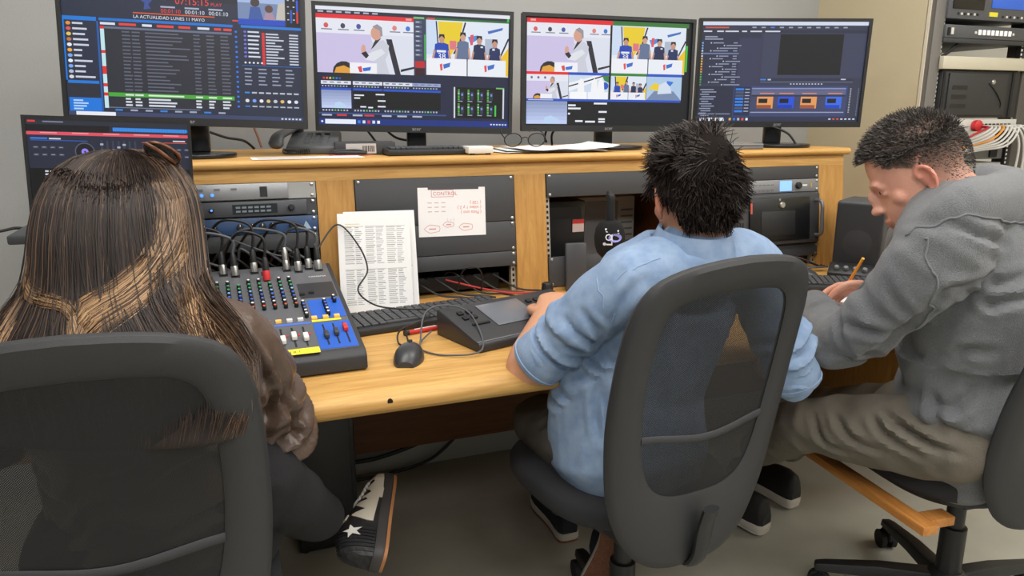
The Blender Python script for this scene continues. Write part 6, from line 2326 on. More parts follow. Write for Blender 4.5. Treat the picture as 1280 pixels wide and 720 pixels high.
for sh, el, cf, inv in ((lsh2, lel2, cuffc, 1), (rsh2, rel2, rcuff, 1)):
    ax = (el - sh).normalized()
    M_ = O2 @ frame_matrix(cf, ax.orthogonal(), ax)
    ring_band(M_, [(0.050, -0.034), (0.057, -0.03), (0.061, -0.005), (0.060, 0.020), (0.055, 0.026), (0.047, 0.020), (0.046, -0.02)], sx=1.0, sy=1.0).build('rolled_cuff', DENIM, shirt_o)
    ring_band(M_, [(0.0595, 0.012), (0.0622, 0.014), (0.0595, 0.016)]).build('cuff_stitching', seam, shirt_o)
    M_ = O2 @ frame_matrix(sh + ax * 0.012, ax.orthogonal(), ax + Vector((0, 0, 0.2)))
Mc = O2 @ Matrix.Translation(neck2 + Vector((0, 0.018, 0.004))) @ Matrix.Rotation(R(10), 4, 'X')
ring_band(Mc, [(0.062, -0.03), (0.064, 0.034), (0.070, 0.038), (0.077, 0.018), (0.088, -0.016), (0.092, -0.030), (0.072, -0.035)], sx=1.06, sy=1.0).build('collar', DENIM, shirt_o)
# seams and buttons of the shirt


def seam_on(o, base, pts, off, r, nm, m):
    out = []
    for p in cr(pts, 8):
        okk, loc_, nr, _i = o.closest_point_on_mesh(Vector(p) - base)
        out.append(loc_ + nr * off)
    return MB().tube(out, r, 6).build(nm, m, o)


seam_on(shirt_o, B2, [at(752, 350, 1.42), at(758, 368, 1.42), at(762, 392, 1.43), at(764, 420, 1.46)], 0.0002, 0.0014, 'sleeve_seam', seam)
seam_on(shirt_o, B2, [at(776, 352, 1.40), at(800, 336, 1.40), at(826, 322, 1.40)], 0.0002, 0.0012, 'shoulder_seam', seam)
# trousers and shoes
lhip, rhip = on_chair(C2, Y2, (-0.095, -0.02, 0.555)), on_chair(C2, Y2, (0.095, -0.02, 0.555))
lkn, lan = at(676, 527, 1.86), at(762, 640, 1.79)
rkn = on_chair(C2, Y2, (0.16, 0.42, 0.52))
ran = on_chair(C2, Y2, (0.15, 0.50, 0.12))
tr = MB()
for h, k_, a_ in ((lhip, lkn, lan), (rhip, rkn, ran)):
    tr.loft([h, h.lerp(k_, 0.45), h.lerp(k_, 0.85), k_ + (k_ - h).normalized() * 0.015], [0.078, 0.084, 0.074, 0.066], [0.078, 0.080, 0.070, 0.064], (1, 0, 0), n=22)
    tr.loft([k_, k_.lerp(a_, 0.3), k_.lerp(a_, 0.7), a_], [0.068, 0.066, 0.058, 0.054], [0.068, 0.068, 0.058, 0.054], (1, 0, 0), n=22)
tr.ell(pel2 + Vector((0, 0.02, -0.04)), (0.165, 0.12, 0.09), Euler((0, 0, R(Y2))).to_matrix())
cloth('trousers', rel(tr, B2), 0.008, CHAR, person2, 0.005, (10, 10, 10), 5, 5.0, None, [
    ([at(692, 540, 1.7), at(722, 536, 1.65), at(748, 552, 1.58)], 0.010, 0.008), ([at(716, 520, 1.65), at(736, 550, 1.6), at(752, 590, 1.55)], 0.010, 0.008),
    ([at(652, 536, 1.8), at(676, 552, 1.8), at(700, 556, 1.78)], 0.008, 0.007)], B2)
NAVY = mat('navy_canvas', (36, 40, 52), 0.85, bump=(500, 0.3))
FOX = mat('white_rubber', (196, 190, 180), 0.6)
GUM = mat('gum_sole', (150, 100, 74), 0.7, var=(160, (120, 76, 56)), bump=(220, 0.9))
toe = at(744, 745, 1.86)
heel = at(774, 660, 1.755)
ydir = (toe - heel)
zdir = _F * 1.0 + Vector((0, 0, 0.55)) + _R * 0.22
ls_ = bpy.data.objects.new('shoe', None)
COL.objects.link(ls_)
ls_.parent = person2
up_, sf = shoe(ls_, O2 @ frame_matrix(heel, ydir, zdir), NAVY, FOX, GUM)
Mh = O2 @ frame_matrix(heel, ydir, zdir)
MB().b2((-0.012, -0.0045, 0.012), (0.012, -0.002, 0.026)).build('heel_label', mat('heel_red', (150, 60, 56), 0.6), ls_)
bpy.data.objects[ls_.children[-1].name].matrix_local = Mh
toe_r = ran + Vector((0.01, 0.22, -0.115))
rs_ = bpy.data.objects.new('shoe', None)
COL.objects.link(rs_)
rs_.parent = person2
shoe(rs_, O2 @ frame_matrix(Vector((ran.x, ran.y - 0.05, 0.001)), (0.05, 1, 0), (0, 0, 1)), NAVY, FOX, GUM)
# dark tousled hair
rnd = random.Random(11)


def keep2(p, d):
    if p.y > 0.055 and p.z < 0.062:
        return 0
    if -0.02 < p.y <= 0.055 and p.z < 0.008 + 0.3 * max(0, p.y):
        return 0
    if p.y <= -0.02 and p.z < -0.068:
        return 0
    if -0.045 < p.y <= -0.02 and p.z < -0.02:
        return 0
    return 1


HAIR_D = mat('hair_base_dark', (26, 21, 19), 0.9, spec=0.1)
scalp_cap('hair_cap', HAIR_D, person2, HM2, keep2, 0.0075)
paths, cols = [], []
for (p, n, k) in scalp_points(12000, rnd, HM2, keep2):
    swirl = Vector((0.35 * noise.noise(p * 26), 0.35 * noise.noise(p * 26 + Vector((5, 1, 2))), 0.3 * noise.noise(p * 24 + Vector((1, 7, 2)))))
    tq = max(0.0, min(1.0, (p.z - 0.02) / 0.09))
    tq = tq * tq * (3 - 2 * tq)
    down = Vector((0.0, -0.25, -0.6)).lerp(Vector((-0.45, 0.55, 0.05)), tq)
    L = (0.020 + 0.014 * rnd.random()) * (1.0 if p.z > 0.02 else 0.72 + 3.0 * max(-0.08, p.z))
    L = max(L, 0.012)
    d = (n * (0.10 + 0.20 * tq) + down * 0.95 + swirl * 1.9 + Vector((rnd.gauss(0, .16), rnd.gauss(0, .16), rnd.gauss(0, .16)))).normalized()
    q = p + n * 0.003
    pl = [HM2 @ q]
    bend = down * 0.30 + swirl * 0.8 + Vector((rnd.gauss(0, .2), rnd.gauss(0, .2), rnd.gauss(0, .2)))
    for j in range(4):
        d = (d + bend * 0.3).normalized()
        q = q + d * L / 3.2
        pl.append(HM2 @ q)
    paths.append(pl)
    g = 32 + 40 * rnd.random() ** 2
    cols.append(lin((g * 1.12, g * 0.96, g * 0.90)))
strands('hair', paths, cols, 0.0009, person2, 0.42)

# ------------------------------------------------------------------ person in the grey hoodie
SK3 = skin_mat('skin_rosy', (226, 172, 148), (212, 150, 128))
HOOD = mat('hoodie_grey', (98, 100, 103), 0.95, var=(240, (116, 118, 121)), bump=(520, 0.5), sheen=0.25)
OLIVE = mat('grey_brown_trousers', (104, 98, 88), 0.85, var=(12, (118, 111, 100)), bump=(400, 0.35))
pel3 = at(1205, 540, 1.72)
B3 = Vector((pel3.x, pel3.y, 0))
O3 = Matrix.Translation(-B3)
person3 = thing('person', 'person in a grey hooded sweatshirt with short hair, writing', 'person', B3, group='people at the desk')
neck3 = at(1196, 262, 1.60)
headc3 = at(1148, 216, 1.62)
face3 = -RH * 0.93 + FH * 0.36
HMW3 = head_matrix(headc3, face3, 30, 4)
HM3 = O3 @ HMW3
lsh3, rsh3 = at(1172, 318, 1.50), at(1160, 300, 1.84)
lel3, lwr3 = at(1054, 424, 1.68), at(1022, 390, 1.86)
rel3, rwr3 = at(1118, 384, 1.98), at(1090, 360, 2.03)
chest3 = at(1212, 350, 1.66)
mid3 = at(1206, 450, 1.70)
axis3 = (rsh3 - lsh3).normalized()
body = MB()
head_parts(body, HMW3)
body.loft([chest3, neck3, headc3 + HMW3.to_3x3() @ Vector((0, -0.03, -0.04))], [0.09, 0.062, 0.058], [0.09, 0.064, 0.060], axis3)
body.loft([neck3, chest3, mid3, pel3], [0.07, 0.10, 0.10, 0.11], [0.06, 0.06, 0.06, 0.07], axis3)
for sh, el, wr in ((lsh3, lel3, lwr3), (rsh3, rel3, rwr3)):
    body.loft([sh, el], [0.05, 0.042], [0.05, 0.042], (0, 0, 1))
    body.loft([el, el.lerp(wr, 0.5), wr], [0.043, 0.040, 0.028], [0.043, 0.038, 0.025], (0, 0, 1))
hand_parts(body, lwr3, at(1014, 368, 1.98) - lwr3, Vector((0, 0.1, -1)), -1, (0.25, 0.3, 0.25), 0.2, 0.98)
tip = at_z(1046, 377, 0.7412)
top_p = at(1079, 323, 1.985)
pen_d = (top_p - tip).normalized()
grip = tip + pen_d * 0.045
hand_dir = (tip + pen_d * 0.055 - rwr3).normalized()
hand_parts(body, rwr3, hand_dir, Vector((-0.5, -0.1, -0.8)), 1, (0.55, 0.9, 0.7), 0.7, 0.98, 0.02)


def fade3(h):
    if h.y > 0.062 and h.z < 0.072:
        return 0
    if h.y > 0.0 and h.z < 0.012 + 0.5 * h.y:
        return 0
    if abs(h.x) > 0.0745 and abs(h.z + 0.012) < 0.05 and h.y < 0.03 and h.y > -0.035:
        return 0
    return min(0.9, max(0.0, (h.z + 0.075) * 7))


body_object(remesh(rel(body, B3), 0.0042, 3), SK3, person3, HM3, fade3, 0.35)
eyes(HM3, person3)
hd3 = MB()
hd3.loft([pel3 + Vector((0, 0, -0.02)), pel3.lerp(mid3, 0.45), mid3, chest3, neck3 + Vector((0, 0, -0.03)), neck3 + Vector((0, 0, 0.005))],
         [0.175, 0.19, 0.19, 0.20, 0.13, 0.075], [0.130, 0.138, 0.138, 0.138, 0.105, 0.075], axis3, n=30)
hd3.loft([neck3.lerp(lsh3, 0.3), lsh3, lsh3.lerp(lel3, 0.45) + Vector((0, 0, -0.022)), lel3 + (lel3 - lsh3).normalized() * 0.01], [0.090, 0.086, 0.068, 0.053], [0.090, 0.092, 0.074, 0.056], (0, 0, 1), n=24)
hd3.loft([lel3, lel3.lerp(lwr3, 0.45), lwr3 + (lwr3 - lel3).normalized() * 0.02], [0.053, 0.050, 0.042], [0.055, 0.050, 0.042], (0, 0, 1), n=22)
hd3.loft([neck3.lerp(rsh3, 0.3), rsh3, rsh3.lerp(rel3, 0.5), rel3], [0.09, 0.088, 0.075, 0.062], [0.09, 0.088, 0.075, 0.062], (0, 0, 1), n=24)
hd3.loft([rel3, rel3.lerp(rwr3, 0.5), rwr3 - (rwr3 - rel3).normalized() * 0.02], [0.062, 0.055, 0.040], [0.062, 0.052, 0.040], (0, 0, 1), n=22)
# the hood lying on the back of the neck
hd3.loft([at(1158, 284, 1.50), at(1196, 262, 1.47), at(1244, 256, 1.56), at(1258, 250, 1.68), at(1228, 236, 1.80), at(1180, 246, 1.86)], [0.030, 0.048, 0.066, 0.072, 0.055, 0.03], [0.036, 0.050, 0.055, 0.055, 0.048, 0.03], (0, 0, 1), n=20)
hd3.loft([at(1215, 265, 1.6), at(1262, 275, 1.62), at(1290, 330, 1.62)], [0.09, 0.10, 0.08], [0.06, 0.06, 0.05], axis3, n=20)


def hood_extra(p, n):
    q = p + B3
    e = 0.0
    ax = (lel3 - lsh3).normalized()
    s = (q - lsh3).dot(ax) / (lel3 - lsh3).length
    if 0.3 < s < 1.25 and ((q - lsh3) - ax * (q - lsh3).dot(ax)).length < 0.14:
        e += 0.006 * math.sin(s * 17 + 6 * noise.noise(q * 9)) * min(1, (s - 0.3) * 3)
    if q.z < 0.74:
        e += 0.010 * math.sin(q.z * 62 + 4.5 * noise.noise(q * 6))
    return e


hoodie = cloth('hoodie', rel(hd3, B3), 0.0075, HOOD, person3, 0.006, (6, 6, 5), 5, 9.0, hood_extra, [
    ([at(1166, 402, 1.45), at(1196, 376, 1.42), at(1238, 360, 1.44), at(1285, 345, 1.5)], 0.016, 0.011), ([at(1196, 392, 1.43), at(1236, 381, 1.44), at(1285, 373, 1.5)], 0.013, 0.010),
    ([at(1096, 444, 1.58), at(1130, 430, 1.52), at(1164, 404, 1.46)], 0.016, 0.011), ([at(1056, 404, 1.62), at(1090, 412, 1.56), at(1122, 424, 1.52)], 0.011, 0.010),
    ([at(1108, 352, 1.5), at(1118, 386, 1.48), at(1140, 412, 1.47)], 0.009, 0.011), ([at(1104, 500, 1.55), at(1134, 522, 1.5), at(1178, 520, 1.47), at(1226, 500, 1.47)], 0.015, 0.012),
    ([at(1100, 484, 1.56), at(1116, 530, 1.53), at(1150, 562, 1.5)], 0.014, 0.011), ([at(1170, 474, 1.47), at(1204, 456, 1.46), at(1250, 446, 1.48)], 0.011, 0.011),
    ([at(1060, 436, 1.62), at(1048, 414, 1.62), at(1050, 394, 1.64)], 0.010, 0.009), ([at(1190, 290, 1.45), at(1222, 300, 1.45), at(1262, 304, 1.48)], 0.014, 0.010),
    ([at(1160, 560, 1.5), at(1200, 572, 1.48), at(1240, 566, 1.48)], 0.013, 0.011)], B3)
hoodm = MB()
pth = cr([at(1150, 300, 1.49), at(1178, 276, 1.43), at(1222, 268, 1.47), at(1262, 272, 1.56), at(1285, 290, 1.64)], 8)
# shoulder seam of the near sleeve, lying on the cloth
dg = bpy.context.evaluated_depsgraph_get()


def on_cloth(o, base, pts, off):
    """project a drawn line onto a garment along the view of a sewing hand (nearest surface point)"""
    out = []
    for p in pts:
        okk, loc_, nr, _i = o.closest_point_on_mesh(Vector(p) - base)
        out.append(loc_ + nr * off)
    return out


sp_ = cr([at(1140, 290, 1.42), at(1158, 318, 1.40), at(1172, 352, 1.42), at(1166, 392, 1.46), at(1146, 414, 1.52)], 8)
MB().tube(on_cloth(hoodie, B3, sp_, 0.0006), 0.0024, 6).build('shoulder_seam', mat('hoodie_seam', (112, 114, 118), 0.9), hoodie)
MB().tube(on_cloth(hoodie, B3, pth, 0.0006), 0.0026, 6).build('hood_seam', mat('hoodie_seam', (112, 114, 118), 0.9), hoodie)
for wr, el in ((lwr3, lel3), (rwr3, rel3)):
    ax = (wr - el).normalized()
    M_ = O3 @ frame_matrix(wr + ax * (0.012 if wr is lwr3 else -0.02), ax.orthogonal(), ax)
    ring_band(M_, [(0.044, -0.03), (0.047, -0.01), (0.046, 0.028), (0.041, 0.034), (0.034, 0.03), (0.034, -0.02)]).build('ribbed_cuff', HOOD, hoodie)
BLK_SH = mat('black_shoe', (30, 30, 33), 0.6)
# trousers and shoes
tr = MB()
lh3, rh3 = at(1200, 550, 1.63), at(1185, 532, 1.84)
lk3, la3 = at(1008, 530, 1.86), at(948, 560, 2.25)
rk3, ra3 = at(1036, 512, 2.08), at(985, 556, 2.42)
for h, k_, a_ in ((lh3, lk3, la3), (rh3, rk3, ra3)):
    tr.loft([h, h.lerp(k_, 0.4), h.lerp(k_, 0.8), k_], [0.098, 0.090, 0.076, 0.062], [0.092, 0.084, 0.072, 0.060], (0, 0, 1), n=24)
    tr.loft([k_, k_.lerp(a_, 0.4), a_], [0.066, 0.062, 0.052], [0.066, 0.062, 0.052], (0, 0, 1), n=22)
tr.ell(pel3 + Vector((-0.02, 0.02, 0.02)), (0.16, 0.18, 0.10))
cloth('trousers', rel(tr, B3), 0.0075, OLIVE, person3, 0.0055, (7, 12, 12), 4, 3.0, None, [
    ([at(1078, 504, 1.66), at(1098, 540, 1.64), at(1146, 572, 1.6)], 0.012, 0.009), ([at(1092, 500, 1.66), at(1126, 536, 1.62), at(1180, 566, 1.58)], 0.012, 0.009),
    ([at(1040, 516, 1.74), at(1062, 544, 1.72), at(1100, 566, 1.66)], 0.010, 0.009), ([at(1110, 520, 1.62), at(1150, 548, 1.6), at(1204, 568, 1.56)], 0.010, 0.008),
    ([at(1020, 520, 1.8), at(1034, 545, 1.78), at(1060, 560, 1.74)], 0.008, 0.008)], B3)
for a_, d_ in ((la3, -RH * 0.8 + FH), (ra3, -RH * 0.6 + FH)):
    so_ = bpy.data.objects.new('shoe', None)
    COL.objects.link(so_)
    so_.parent = person3
    c = a_ - d_.normalized() * 0.05
    shoe(so_, O3 @ frame_matrix(Vector((c.x, c.y, 0.012)), d_ + UP * 0.05, UP), BLK_SH, FOX, FOX)
# short greying hair with faded sides
rnd = random.Random(5)


def keep3(p, d):
    if p.y > 0.060 and p.z < 0.070:
        return 0
    if -0.01 < p.y <= 0.060 and p.z < 0.018 + 0.55 * max(0, p.y):
        return 0
    if p.y <= -0.01 and p.z < -0.055:
        return 0
    if -0.035 < p.y <= -0.01 and p.z < -0.005:
        return 0
    if p.z < 0.045 and rnd.random() > 0.12 + max(0, (p.z + 0.05)) * 9:
        return 0
    return 1


def keep3cap(p, d):
    return 1 if (p.z > 0.050 - 0.05 * max(0, -p.y * 2) and not (p.y > 0.062 and p.z < 0.078)) else 0


scalp_cap('hair_cap', mat('hair_base_grey', (62, 55, 51), 0.85), person3, HM3, keep3cap, 0.0032)
paths, cols = [], []
for (p, n, k) in scalp_points(22000, rnd, HM3, keep3):
    up = p.z > 0.05
    L = (0.012 + 0.010 * rnd.random()) if up else 0.0025 + 0.002 * rnd.random() + max(0, p.z) * 0.12
    if p.y > 0.03 and up:
        L *= 1.15
    d = (n * 0.8 + Vector((0, 0.55 if up else -0.3, -0.05 if up else -0.5)) + Vector((rnd.gauss(0, .3), rnd.gauss(0, .3), rnd.gauss(0, .3)))).normalized()
    q = p + n * 0.002
    pl = [HM3 @ q]
    for j in range(2):
        q = q + d * L / 2
        pl.append(HM3 @ q)
    paths.append(pl)
    g = 44 + 40 * rnd.random() + (50 if rnd.random() < 0.22 else 0)
    cols.append(lin((g * 1.02, g * 0.95, g * 0.90)))
strands('hair', paths, cols, 0.0006, person3, 0.55)
# pencil and the sheet it writes on
t = thing('pencil', 'yellow-orange pencil held in the writing hand', 'pencil', tip)
MP = frame_matrix((0, 0, 0), pen_d.orthogonal(), pen_d)
Lp = (top_p - tip).length
MB().lathe([(0.0006, 0.0), (0.0038, 0.018)], 6, MP).build('tip', mat('pencil_wood', (222, 186, 140), 0.6), t)
MB().lathe([(0.0040, 0.0181), (0.0040, Lp - 0.012)], 6, MP).build('shaft', mat('pencil_orange', (240, 160, 40), 0.45), t)
MB().lathe([(0.0042, Lp - 0.0119), (0.0042, Lp)], 10, MP).build('end_cap', mat('pencil_cap', (236, 176, 60), 0.5), t)
t = thing('writing_paper', 'white sheet under the writing hand at the right of the desk', 'paper', (tip.x - 0.03, tip.y - 0.05, 0.7404), (0, 0, R(-32)))
MB().b2((-0.105, -0.148, 0), (0.105, 0.148, 0.0006)).build('sheet', PAPER, t)

# ------------------------------------------------------------------ person with long hair
SK1 = skin_mat('skin_light', (216, 166, 138), (202, 148, 120))
LEATHER = mat('brown_leather', (74, 58, 49), 0.36, var=(10, (90, 73, 63)), bump=(45, 0.25), spec=0.5)
BLK_T = mat('black_trousers', (22, 22, 26), 0.85, bump=(420, 0.3))
pel1 = on_chair(C1, Y1, (0.045, 0.02, 0.555))
B1 = Vector((pel1.x, pel1.y, 0))
O1 = Matrix.Translation(-B1)
person1 = thing('person', 'person with long brown and blond hair in a brown leather jacket', 'person', B1, group='people at the desk')
headc1 = at(152, 301, 1.14)
HMW1 = head_matrix(headc1, (0.0, 1, 0), 6)
HM1 = O1 @ HMW1
neck1 = at(152, 386, 1.12)
lsh1, rsh1 = at(22, 446, 1.15), at(280, 428, 1.20)
rel1, rwr1 = at(345, 540, 1.33), at(290, 445, 1.50)
lel1, lwr1 = at(-40, 560, 1.20), at(60, 450, 1.42)
ax1 = (rsh1 - lsh1).normalized()
body = MB()
head_parts(body, HMW1)
body.loft([neck1 + Vector((0, 0, -0.05)), neck1, headc1 + Vector((0, -0.015, -0.05))], [0.058, 0.05, 0.05], [0.058, 0.052, 0.052], (1, 0, 0))
body.loft([neck1 + Vector((0, 0, -0.06)), neck1.lerp(pel1, 0.5), pel1], [0.09, 0.10, 0.11], [0.05, 0.06, 0.07], ax1)
for sh, el, wr, sd in ((lsh1, lel1, lwr1, -1), (rsh1, rel1, rwr1, 1)):
    body.loft([sh, el], [0.04, 0.036], [0.04, 0.036], (0, 1, 0))
    body.loft([el, el.lerp(wr, 0.5), wr], [0.036, 0.034, 0.024], [0.036, 0.032, 0.022], (0, 1, 0))
    hand_parts(body, wr, Vector((0.1 * -sd, 1, -0.05)), Vector((0, 0.05, -1)), -sd, (0.3, 0.4, 0.3), 0.3, 0.88)
body_object(remesh(rel(body, B1), 0.0045, 3), SK1, person1, HM1)
eyes(HM1, person1)
jk = MB()
jk.loft([pel1 + Vector((0, 0, -0.02)), pel1.lerp(neck1, 0.35), pel1.lerp(neck1, 0.7), neck1 + Vector((0, 0, -0.07)), neck1 + Vector((0, 0, -0.02))], [0.18, 0.175, 0.185, 0.14, 0.07], [0.135, 0.125, 0.12, 0.095, 0.07], ax1, n=28)
for sh, el, wr in ((lsh1, lel1, lwr1), (rsh1, rel1, rwr1)):
    jk.loft([neck1.lerp(sh, 0.45) + Vector((0, 0, -0.04)), sh, sh.lerp(el, 0.5), el], [0.068, 0.074, 0.070, 0.066], [0.068, 0.074, 0.070, 0.066], (0, 1, 0), n=22)
    jk.loft([el, el.lerp(wr, 0.5), wr], [0.060, 0.052, 0.042], [0.060, 0.052, 0.042], (0, 1, 0), n=22)


def lea_extra(p, n):
    q = p + B1
    ax = (rel1 - rsh1).normalized()
    s = (q - rsh1).dot(ax) / (rel1 - rsh1).length
    return 0.008 * math.sin(s * 26 + 8 * noise.noise(q * 9)) * min(1, max(0, s - 0.1) * 3) if s < 1.3 else 0.0


cloth('leather_jacket', rel(jk, B1), 0.0065, LEATHER, person1, 0.007, (8, 8, 6), 3, 1.0, lea_extra, [
    ([at(306, 452, 1.2), at(330, 486, 1.22), at(328, 530, 1.24)], 0.012, 0.008), ([at(336, 490, 1.24), at(356, 520, 1.27), at(368, 546, 1.3)], 0.012, 0.007),
    ([at(312, 432, 1.2), at(340, 470, 1.22), at(350, 506, 1.25)], 0.010, 0.008), ([at(290, 420, 1.17), at(312, 450, 1.18), at(318, 490, 1.2)], 0.009, 0.008),
    ([at(332, 556, 1.28), at(350, 540, 1.28), at(374, 540, 1.3)], 0.011, 0.007)], B1)
tr = MB()
rh1, lh1 = on_chair(C1, Y1, (0.095, 0.0, 0.56)), on_chair(C1, Y1, (-0.095, 0.0, 0.55))
rk1, ra1 = at(318, 596, 1.26), at(398, 646, 1.52)
lk1, la1 = on_chair(C1, Y1, (-0.02, 0.42, 0.50)), on_chair(C1, Y1, (0.02, 0.50, 0.10))
for h, k_, a_ in ((rh1, rk1, ra1), (lh1, lk1, la1)):
    tr.loft([h, h.lerp(k_, 0.5), k_], [0.095, 0.085, 0.068], [0.090, 0.080, 0.066], (0, 0, 1), n=22)
    tr.loft([k_, k_.lerp(a_, 0.35), k_.lerp(a_, 0.7), a_], [0.068, 0.064, 0.056, 0.050], [0.068, 0.066, 0.058, 0.052], (0, 0, 1), n=22)
tr.ell(pel1 + Vector((0, 0, -0.03)), (0.185, 0.15, 0.11))
cloth('trousers', rel(tr, B1), 0.0075, BLK_T, person1, 0.005, (9, 9, 9), 5, 7.0)
# patterned sneaker of the raised foot
heel1, toe1 = at(480, 708, 1.555), at(490, 622, 1.735)
yd1 = toe1 - heel1
zd1 = -_R * 0.85 - _F * 0.42 + UP * 0.1
s1 = bpy.data.objects.new('sneaker', None)
COL.objects.link(s1)
s1.parent = person1
BLKS = mat('sneaker_black', (34, 34, 37), 0.5, bump=(60, 0.4))
CRM = mat('sneaker_cream', (206, 198, 182), 0.6)
up1, sf1 = shoe(s1, O1 @ frame_matrix(heel1, yd1, zd1), BLKS, mat('sneaker_sole', (60, 58, 58), 0.6), mat('sneaker_gum', (166, 112, 70), 0.6), L=0.262)
pi = math.pi
for base, sgn in ((0.0, 1), (pi, -1)):
    w_ = lambda v, b=base, s=sgn: b + s * v
    surf_band(sf1, 0.34, 0.62, lambda s: w_(0.14), lambda s: w_(L2((.34, .3), (.40, 1.0), (.46, .45), (.53, 1.15), (.57, .5), (.62, .9))(s)), 0.0022).build('cream_flash', CRM, up1)
    surf_band(sf1, 0.60, 0.90, lambda s: w_(0.05), lambda s: w_(L2((.6, .9), (.66, .5), (.72, 1.0), (.80, .55), (.90, 1.1))(s)), 0.0022).build('cream_flash', CRM, up1)
    for k in range(7):
        s0 = 0.03 + k * 0.034
        surf_band(sf1, s0, s0 + 0.012, lambda s: w_(0.05), lambda s: w_(1.25), 0.0028, 3, 8).build('heel_rib', BLKS, up1)
    sp0 = []
    for k in range(10):
        a = pi / 2 + k * pi / 5
        r = 1.0 if k % 2 == 0 else 0.42
        sp0.append(sf1(0.20 + 0.075 * r * math.cos(a), w_(0.62 + 0.34 * r * math.sin(a)), 0.0055))
    c0 = sum(sp0, Vector()) / 10
    MB().add(sp0 + [c0], [(i, (i + 1) % 10, 10) for i in range(10)]).build('star', mat('star_white', (232, 230, 224), 0.5), up1)
surf_band(sf1, 0.86, 0.975, lambda s: 0.1, lambda s: pi - 0.1, 0.003).build('toe_cap', CRM, up1)
for k in range(5):
    surf_band(sf1, 0.60 + k * 0.05, 0.622 + k * 0.05, lambda s: 1.05, lambda s: pi - 1.05, 0.006, 3, 8).build('lace', mat('lace_white', (214, 210, 204), 0.7), up1)
surf_band(sf1, 0.36, 0.42, lambda s: 1.2, lambda s: 1.65, 0.003).build('ankle_tab', CRM, up1)
s2 = bpy.data.objects.new('sneaker', None)
COL.objects.link(s2)
s2.parent = person1
shoe(s2, O1 @ frame_matrix(Vector((la1.x, la1.y - 0.05, 0.002)), (0, 1, 0), UP), BLKS, CRM, CRM, L=0.262)

# ---- long hair: a dark mass and strands that follow it
HC = [(190.5, 1.145, .012, .014), (193, 1.145, .036, .042), (198, 1.145, .056, .064), (208, 1.14, .076, .088), (224, 1.135, .092, .105), (245, 1.13, .102, .114), (280, 1.125, .108, .118), (320, 1.12, .112, .113), (350, 1.11, .118, .104),
      (378, 1.095, .140, .098), (410, 1.075, .178, .088), (450, 1.055, .20, .074), (500, 1.035, .195, .055), (560, 1.02, .165, .045)]
CXP = L2((197, 150), (320, 150), (420, 140), (560, 146))


def hc(y):
    for a, b in zip(HC, HC[1:]):
        if y <= b[0]:
            f = max(0.0, (y - a[0]) / (b[0] - a[0]))
            return [a[i] + (b[i] - a[i]) * f for i in (1, 2, 3)]
    return list(HC[-1][1:])


def hair_pt(y, phi, off=0.0):
    """point of the hair surface: photo row y fixes the height, phi runs round it (0 = rear)"""
    d, a, b = hc(y)
    c = at(CXP(y), y, d)
    return c + RH * ((a + off) * math.sin(phi)) - FH * ((b + off) * math.cos(phi)) + UP * (off * 1.4 * max(0.0, 1 - (y - 190) / 36))


def hair_px(px, y, off=0.0):
    d, a, b = hc(y)
    l = (px - CXP(y)) / FPX * (d - b * 0.6)
    phi = math.asin(max(-0.995, min(0.995, l / a)))
    return hair_pt(y, phi, off)


hm = MB()
ys = [190.6, 193, 196, 200, 205] + [y for y in range(212, 560, 12)]
n = 40
vs, fs = [], []
for y in ys:
    for k in range(n):
        vs.append(hair_pt(y, 2 * math.pi * k / n, -0.006) if True else None)
for i in range(len(ys) - 1):
    for k in range(n):
        k2 = (k + 1) % n
        # open the face side
        ph = 2 * math.pi * (k + .5) / n
        if abs(ph - math.pi) < 1.05 and ys[i] > 224:
            continue
        fs.append((i * n + k, i * n + k2, (i + 1) * n + k2, (i + 1) * n + k))
fs.append(tuple(range(n - 1, -1, -1)))
o = rel(MB().add(vs, fs), B1).build('hair_mass', mat('hair_base_brown', (40, 32, 29), 0.6), person1)
so = o.modifiers.new('thickness', 'SOLIDIFY')
so.thickness = 0.006
so.offset = -1
rnd = random.Random(21)
paths, cols = [], []
for i in range(8500):
    ph = rnd.uniform(-1.95, 1.95)
    y0 = 190.55 + 3.5 * rnd.random() ** 2
    y1 = rnd.uniform(400, 545)
    off = rnd.uniform(-0.003, 0.004)
    w1, w2, s1_ = rnd.gauss(0, .07), rnd.gauss(0, .05), rnd.uniform(0, 6)
    pl = []
    N = 15
    flare = rnd.gauss(0, 0.006) if rnd.random() < 0.25 else 0
    for k in range(N):
        f = k / (N - 1)
        y = y0 + (y1 - y0) * f ** 1.35
        pl.append(hair_pt(y, ph + w1 * math.sin(f * 4 + s1_) * f + w2 * math.sin(f * 9 + s1_) * f * .6, off + flare * f) - B1)
    g = rnd.random()
    base = Vector((46, 36, 32)) * (0.6 + 0.75 * g)
    if abs(ph) > 1.15 and rnd.random() < 0.35:
        base = base.lerp(Vector((150, 116, 84)), rnd.uniform(.3, .9))
    tipb = rnd.random() < 0.12
    if tipb:
        base = base.lerp(Vector((128, 98, 74)), .6)
    paths.append(pl)
    cols.append(lin(base))
strands('dark_hair', paths, cols, 0.00068, person1, 0.42)
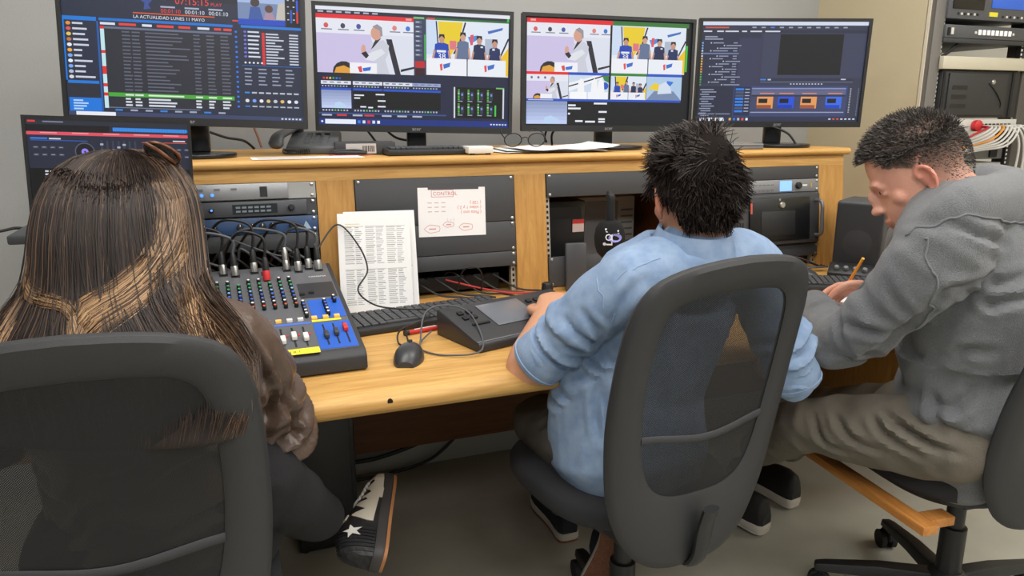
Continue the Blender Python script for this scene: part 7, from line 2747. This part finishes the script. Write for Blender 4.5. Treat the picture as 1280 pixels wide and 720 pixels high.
# blond front locks swept to the back
paths, cols = [], []
BANDS = [
    ([(214, 206), (240, 246), (246, 292), (238, 330), (214, 362), (176, 388), (152, 412), (140, 450)],
     [(206, 212), (226, 250), (222, 292), (205, 318), (178, 338), (150, 352), (138, 385), (132, 440)], 2200),
    ([(76, 262), (66, 300), (64, 332), (74, 356), (104, 362), (130, 366), (142, 392), (130, 445)],
     [(84, 272), (76, 305), (76, 330), (92, 344), (118, 348), (140, 356), (152, 384), (142, 445)], 480),
    ([(62, 335), (54, 360), (38, 390), (14, 420), (0, 440)], [(72, 345), (66, 370), (54, 396), (34, 425), (22, 445)], 170),
    ([(242, 300), (252, 340), (268, 380), (290, 420), (300, 450)], [(230, 330), (238, 360), (250, 395), (262, 430), (270, 455)], 160),
]
for (o_, i_, cnt) in BANDS:
    oc, ic = cr([(float(a), float(b)) for a, b in o_], 4), cr([(float(a), float(b)) for a, b in i_], 4)
    m = min(len(oc), len(ic))
    for q in range(cnt):
        u = rnd.random()
        j1, j2, s1_ = rnd.gauss(0, 2.5), rnd.gauss(0, 2.2), rnd.uniform(0, 6)
        off = 0.003 + 0.004 * math.sin(u * pi) + rnd.uniform(-0.003, 0.003)
        st = 0
        pl = []
        for k in range(st, m, 2):
            f = k / (m - 1)
            x = oc[k][0] + (ic[k][0] - oc[k][0]) * u + j1 * math.sin(f * 5 + s1_)
            y = oc[k][1] + (ic[k][1] - oc[k][1]) * u + j2 * math.sin(f * 4 + s1_)
            pl.append(hair_px(x, max(200, y), off * (0.3 + 0.7 * min(1, f * 3))) - B1)
        g = rnd.random()
        c = Vector((128, 98, 72)).lerp(Vector((200, 164, 124)), g)
        if rnd.random() < 0.30:
            c = Vector((78, 60, 48))
        paths.append(pl)
        cols.append((lin(c.lerp(Vector((60, 46, 38)), 0.65)), lin(c)))
strands('blond_hair', paths, cols, 0.00072, person1, 0.42)
# sunglasses pushed up on the hair
sgp = at(203, 199, 1.135)
t = thing('sunglasses', 'dark tortoiseshell sunglasses pushed up on the long brown hair', 'sunglasses', sgp, (R(20), R(28), R(0)))
TS = mat('tortoise', (120, 66, 30), 0.3, var=(70, (40, 24, 18)))
MB().tube([p for p in cr([(-0.03, 0.0, 0.012), (-0.01, -0.004, 0.012), (0.012, 0.0, 0.004), (0.018, 0.02, -0.004), (0.016, 0.06, -0.008)], 6)], 0.0034, 8).build('temple_arm', TS, t)
MB().lathe([(0.0, 0.0), (0.020, 0.0), (0.022, 0.0015), (0.020, 0.003), (0.0, 0.003)], 24, Matrix.Translation((-0.004, 0.012, 0.004)) @ Matrix.Rotation(R(70), 4, 'X') @ Matrix.Diagonal((1.2, 0.7, 1, 1))).build('lens', mat('dark_lens', (24, 20, 20), 0.15), t)
MB().tube([(-0.004 + 0.026 * math.cos(a * pi / 10), 0.012 - 0.006 * math.sin(a * pi / 10), 0.004 + 0.016 * math.sin(a * pi / 10)) for a in range(21)], 0.0026, 8).build('rim', TS, t)
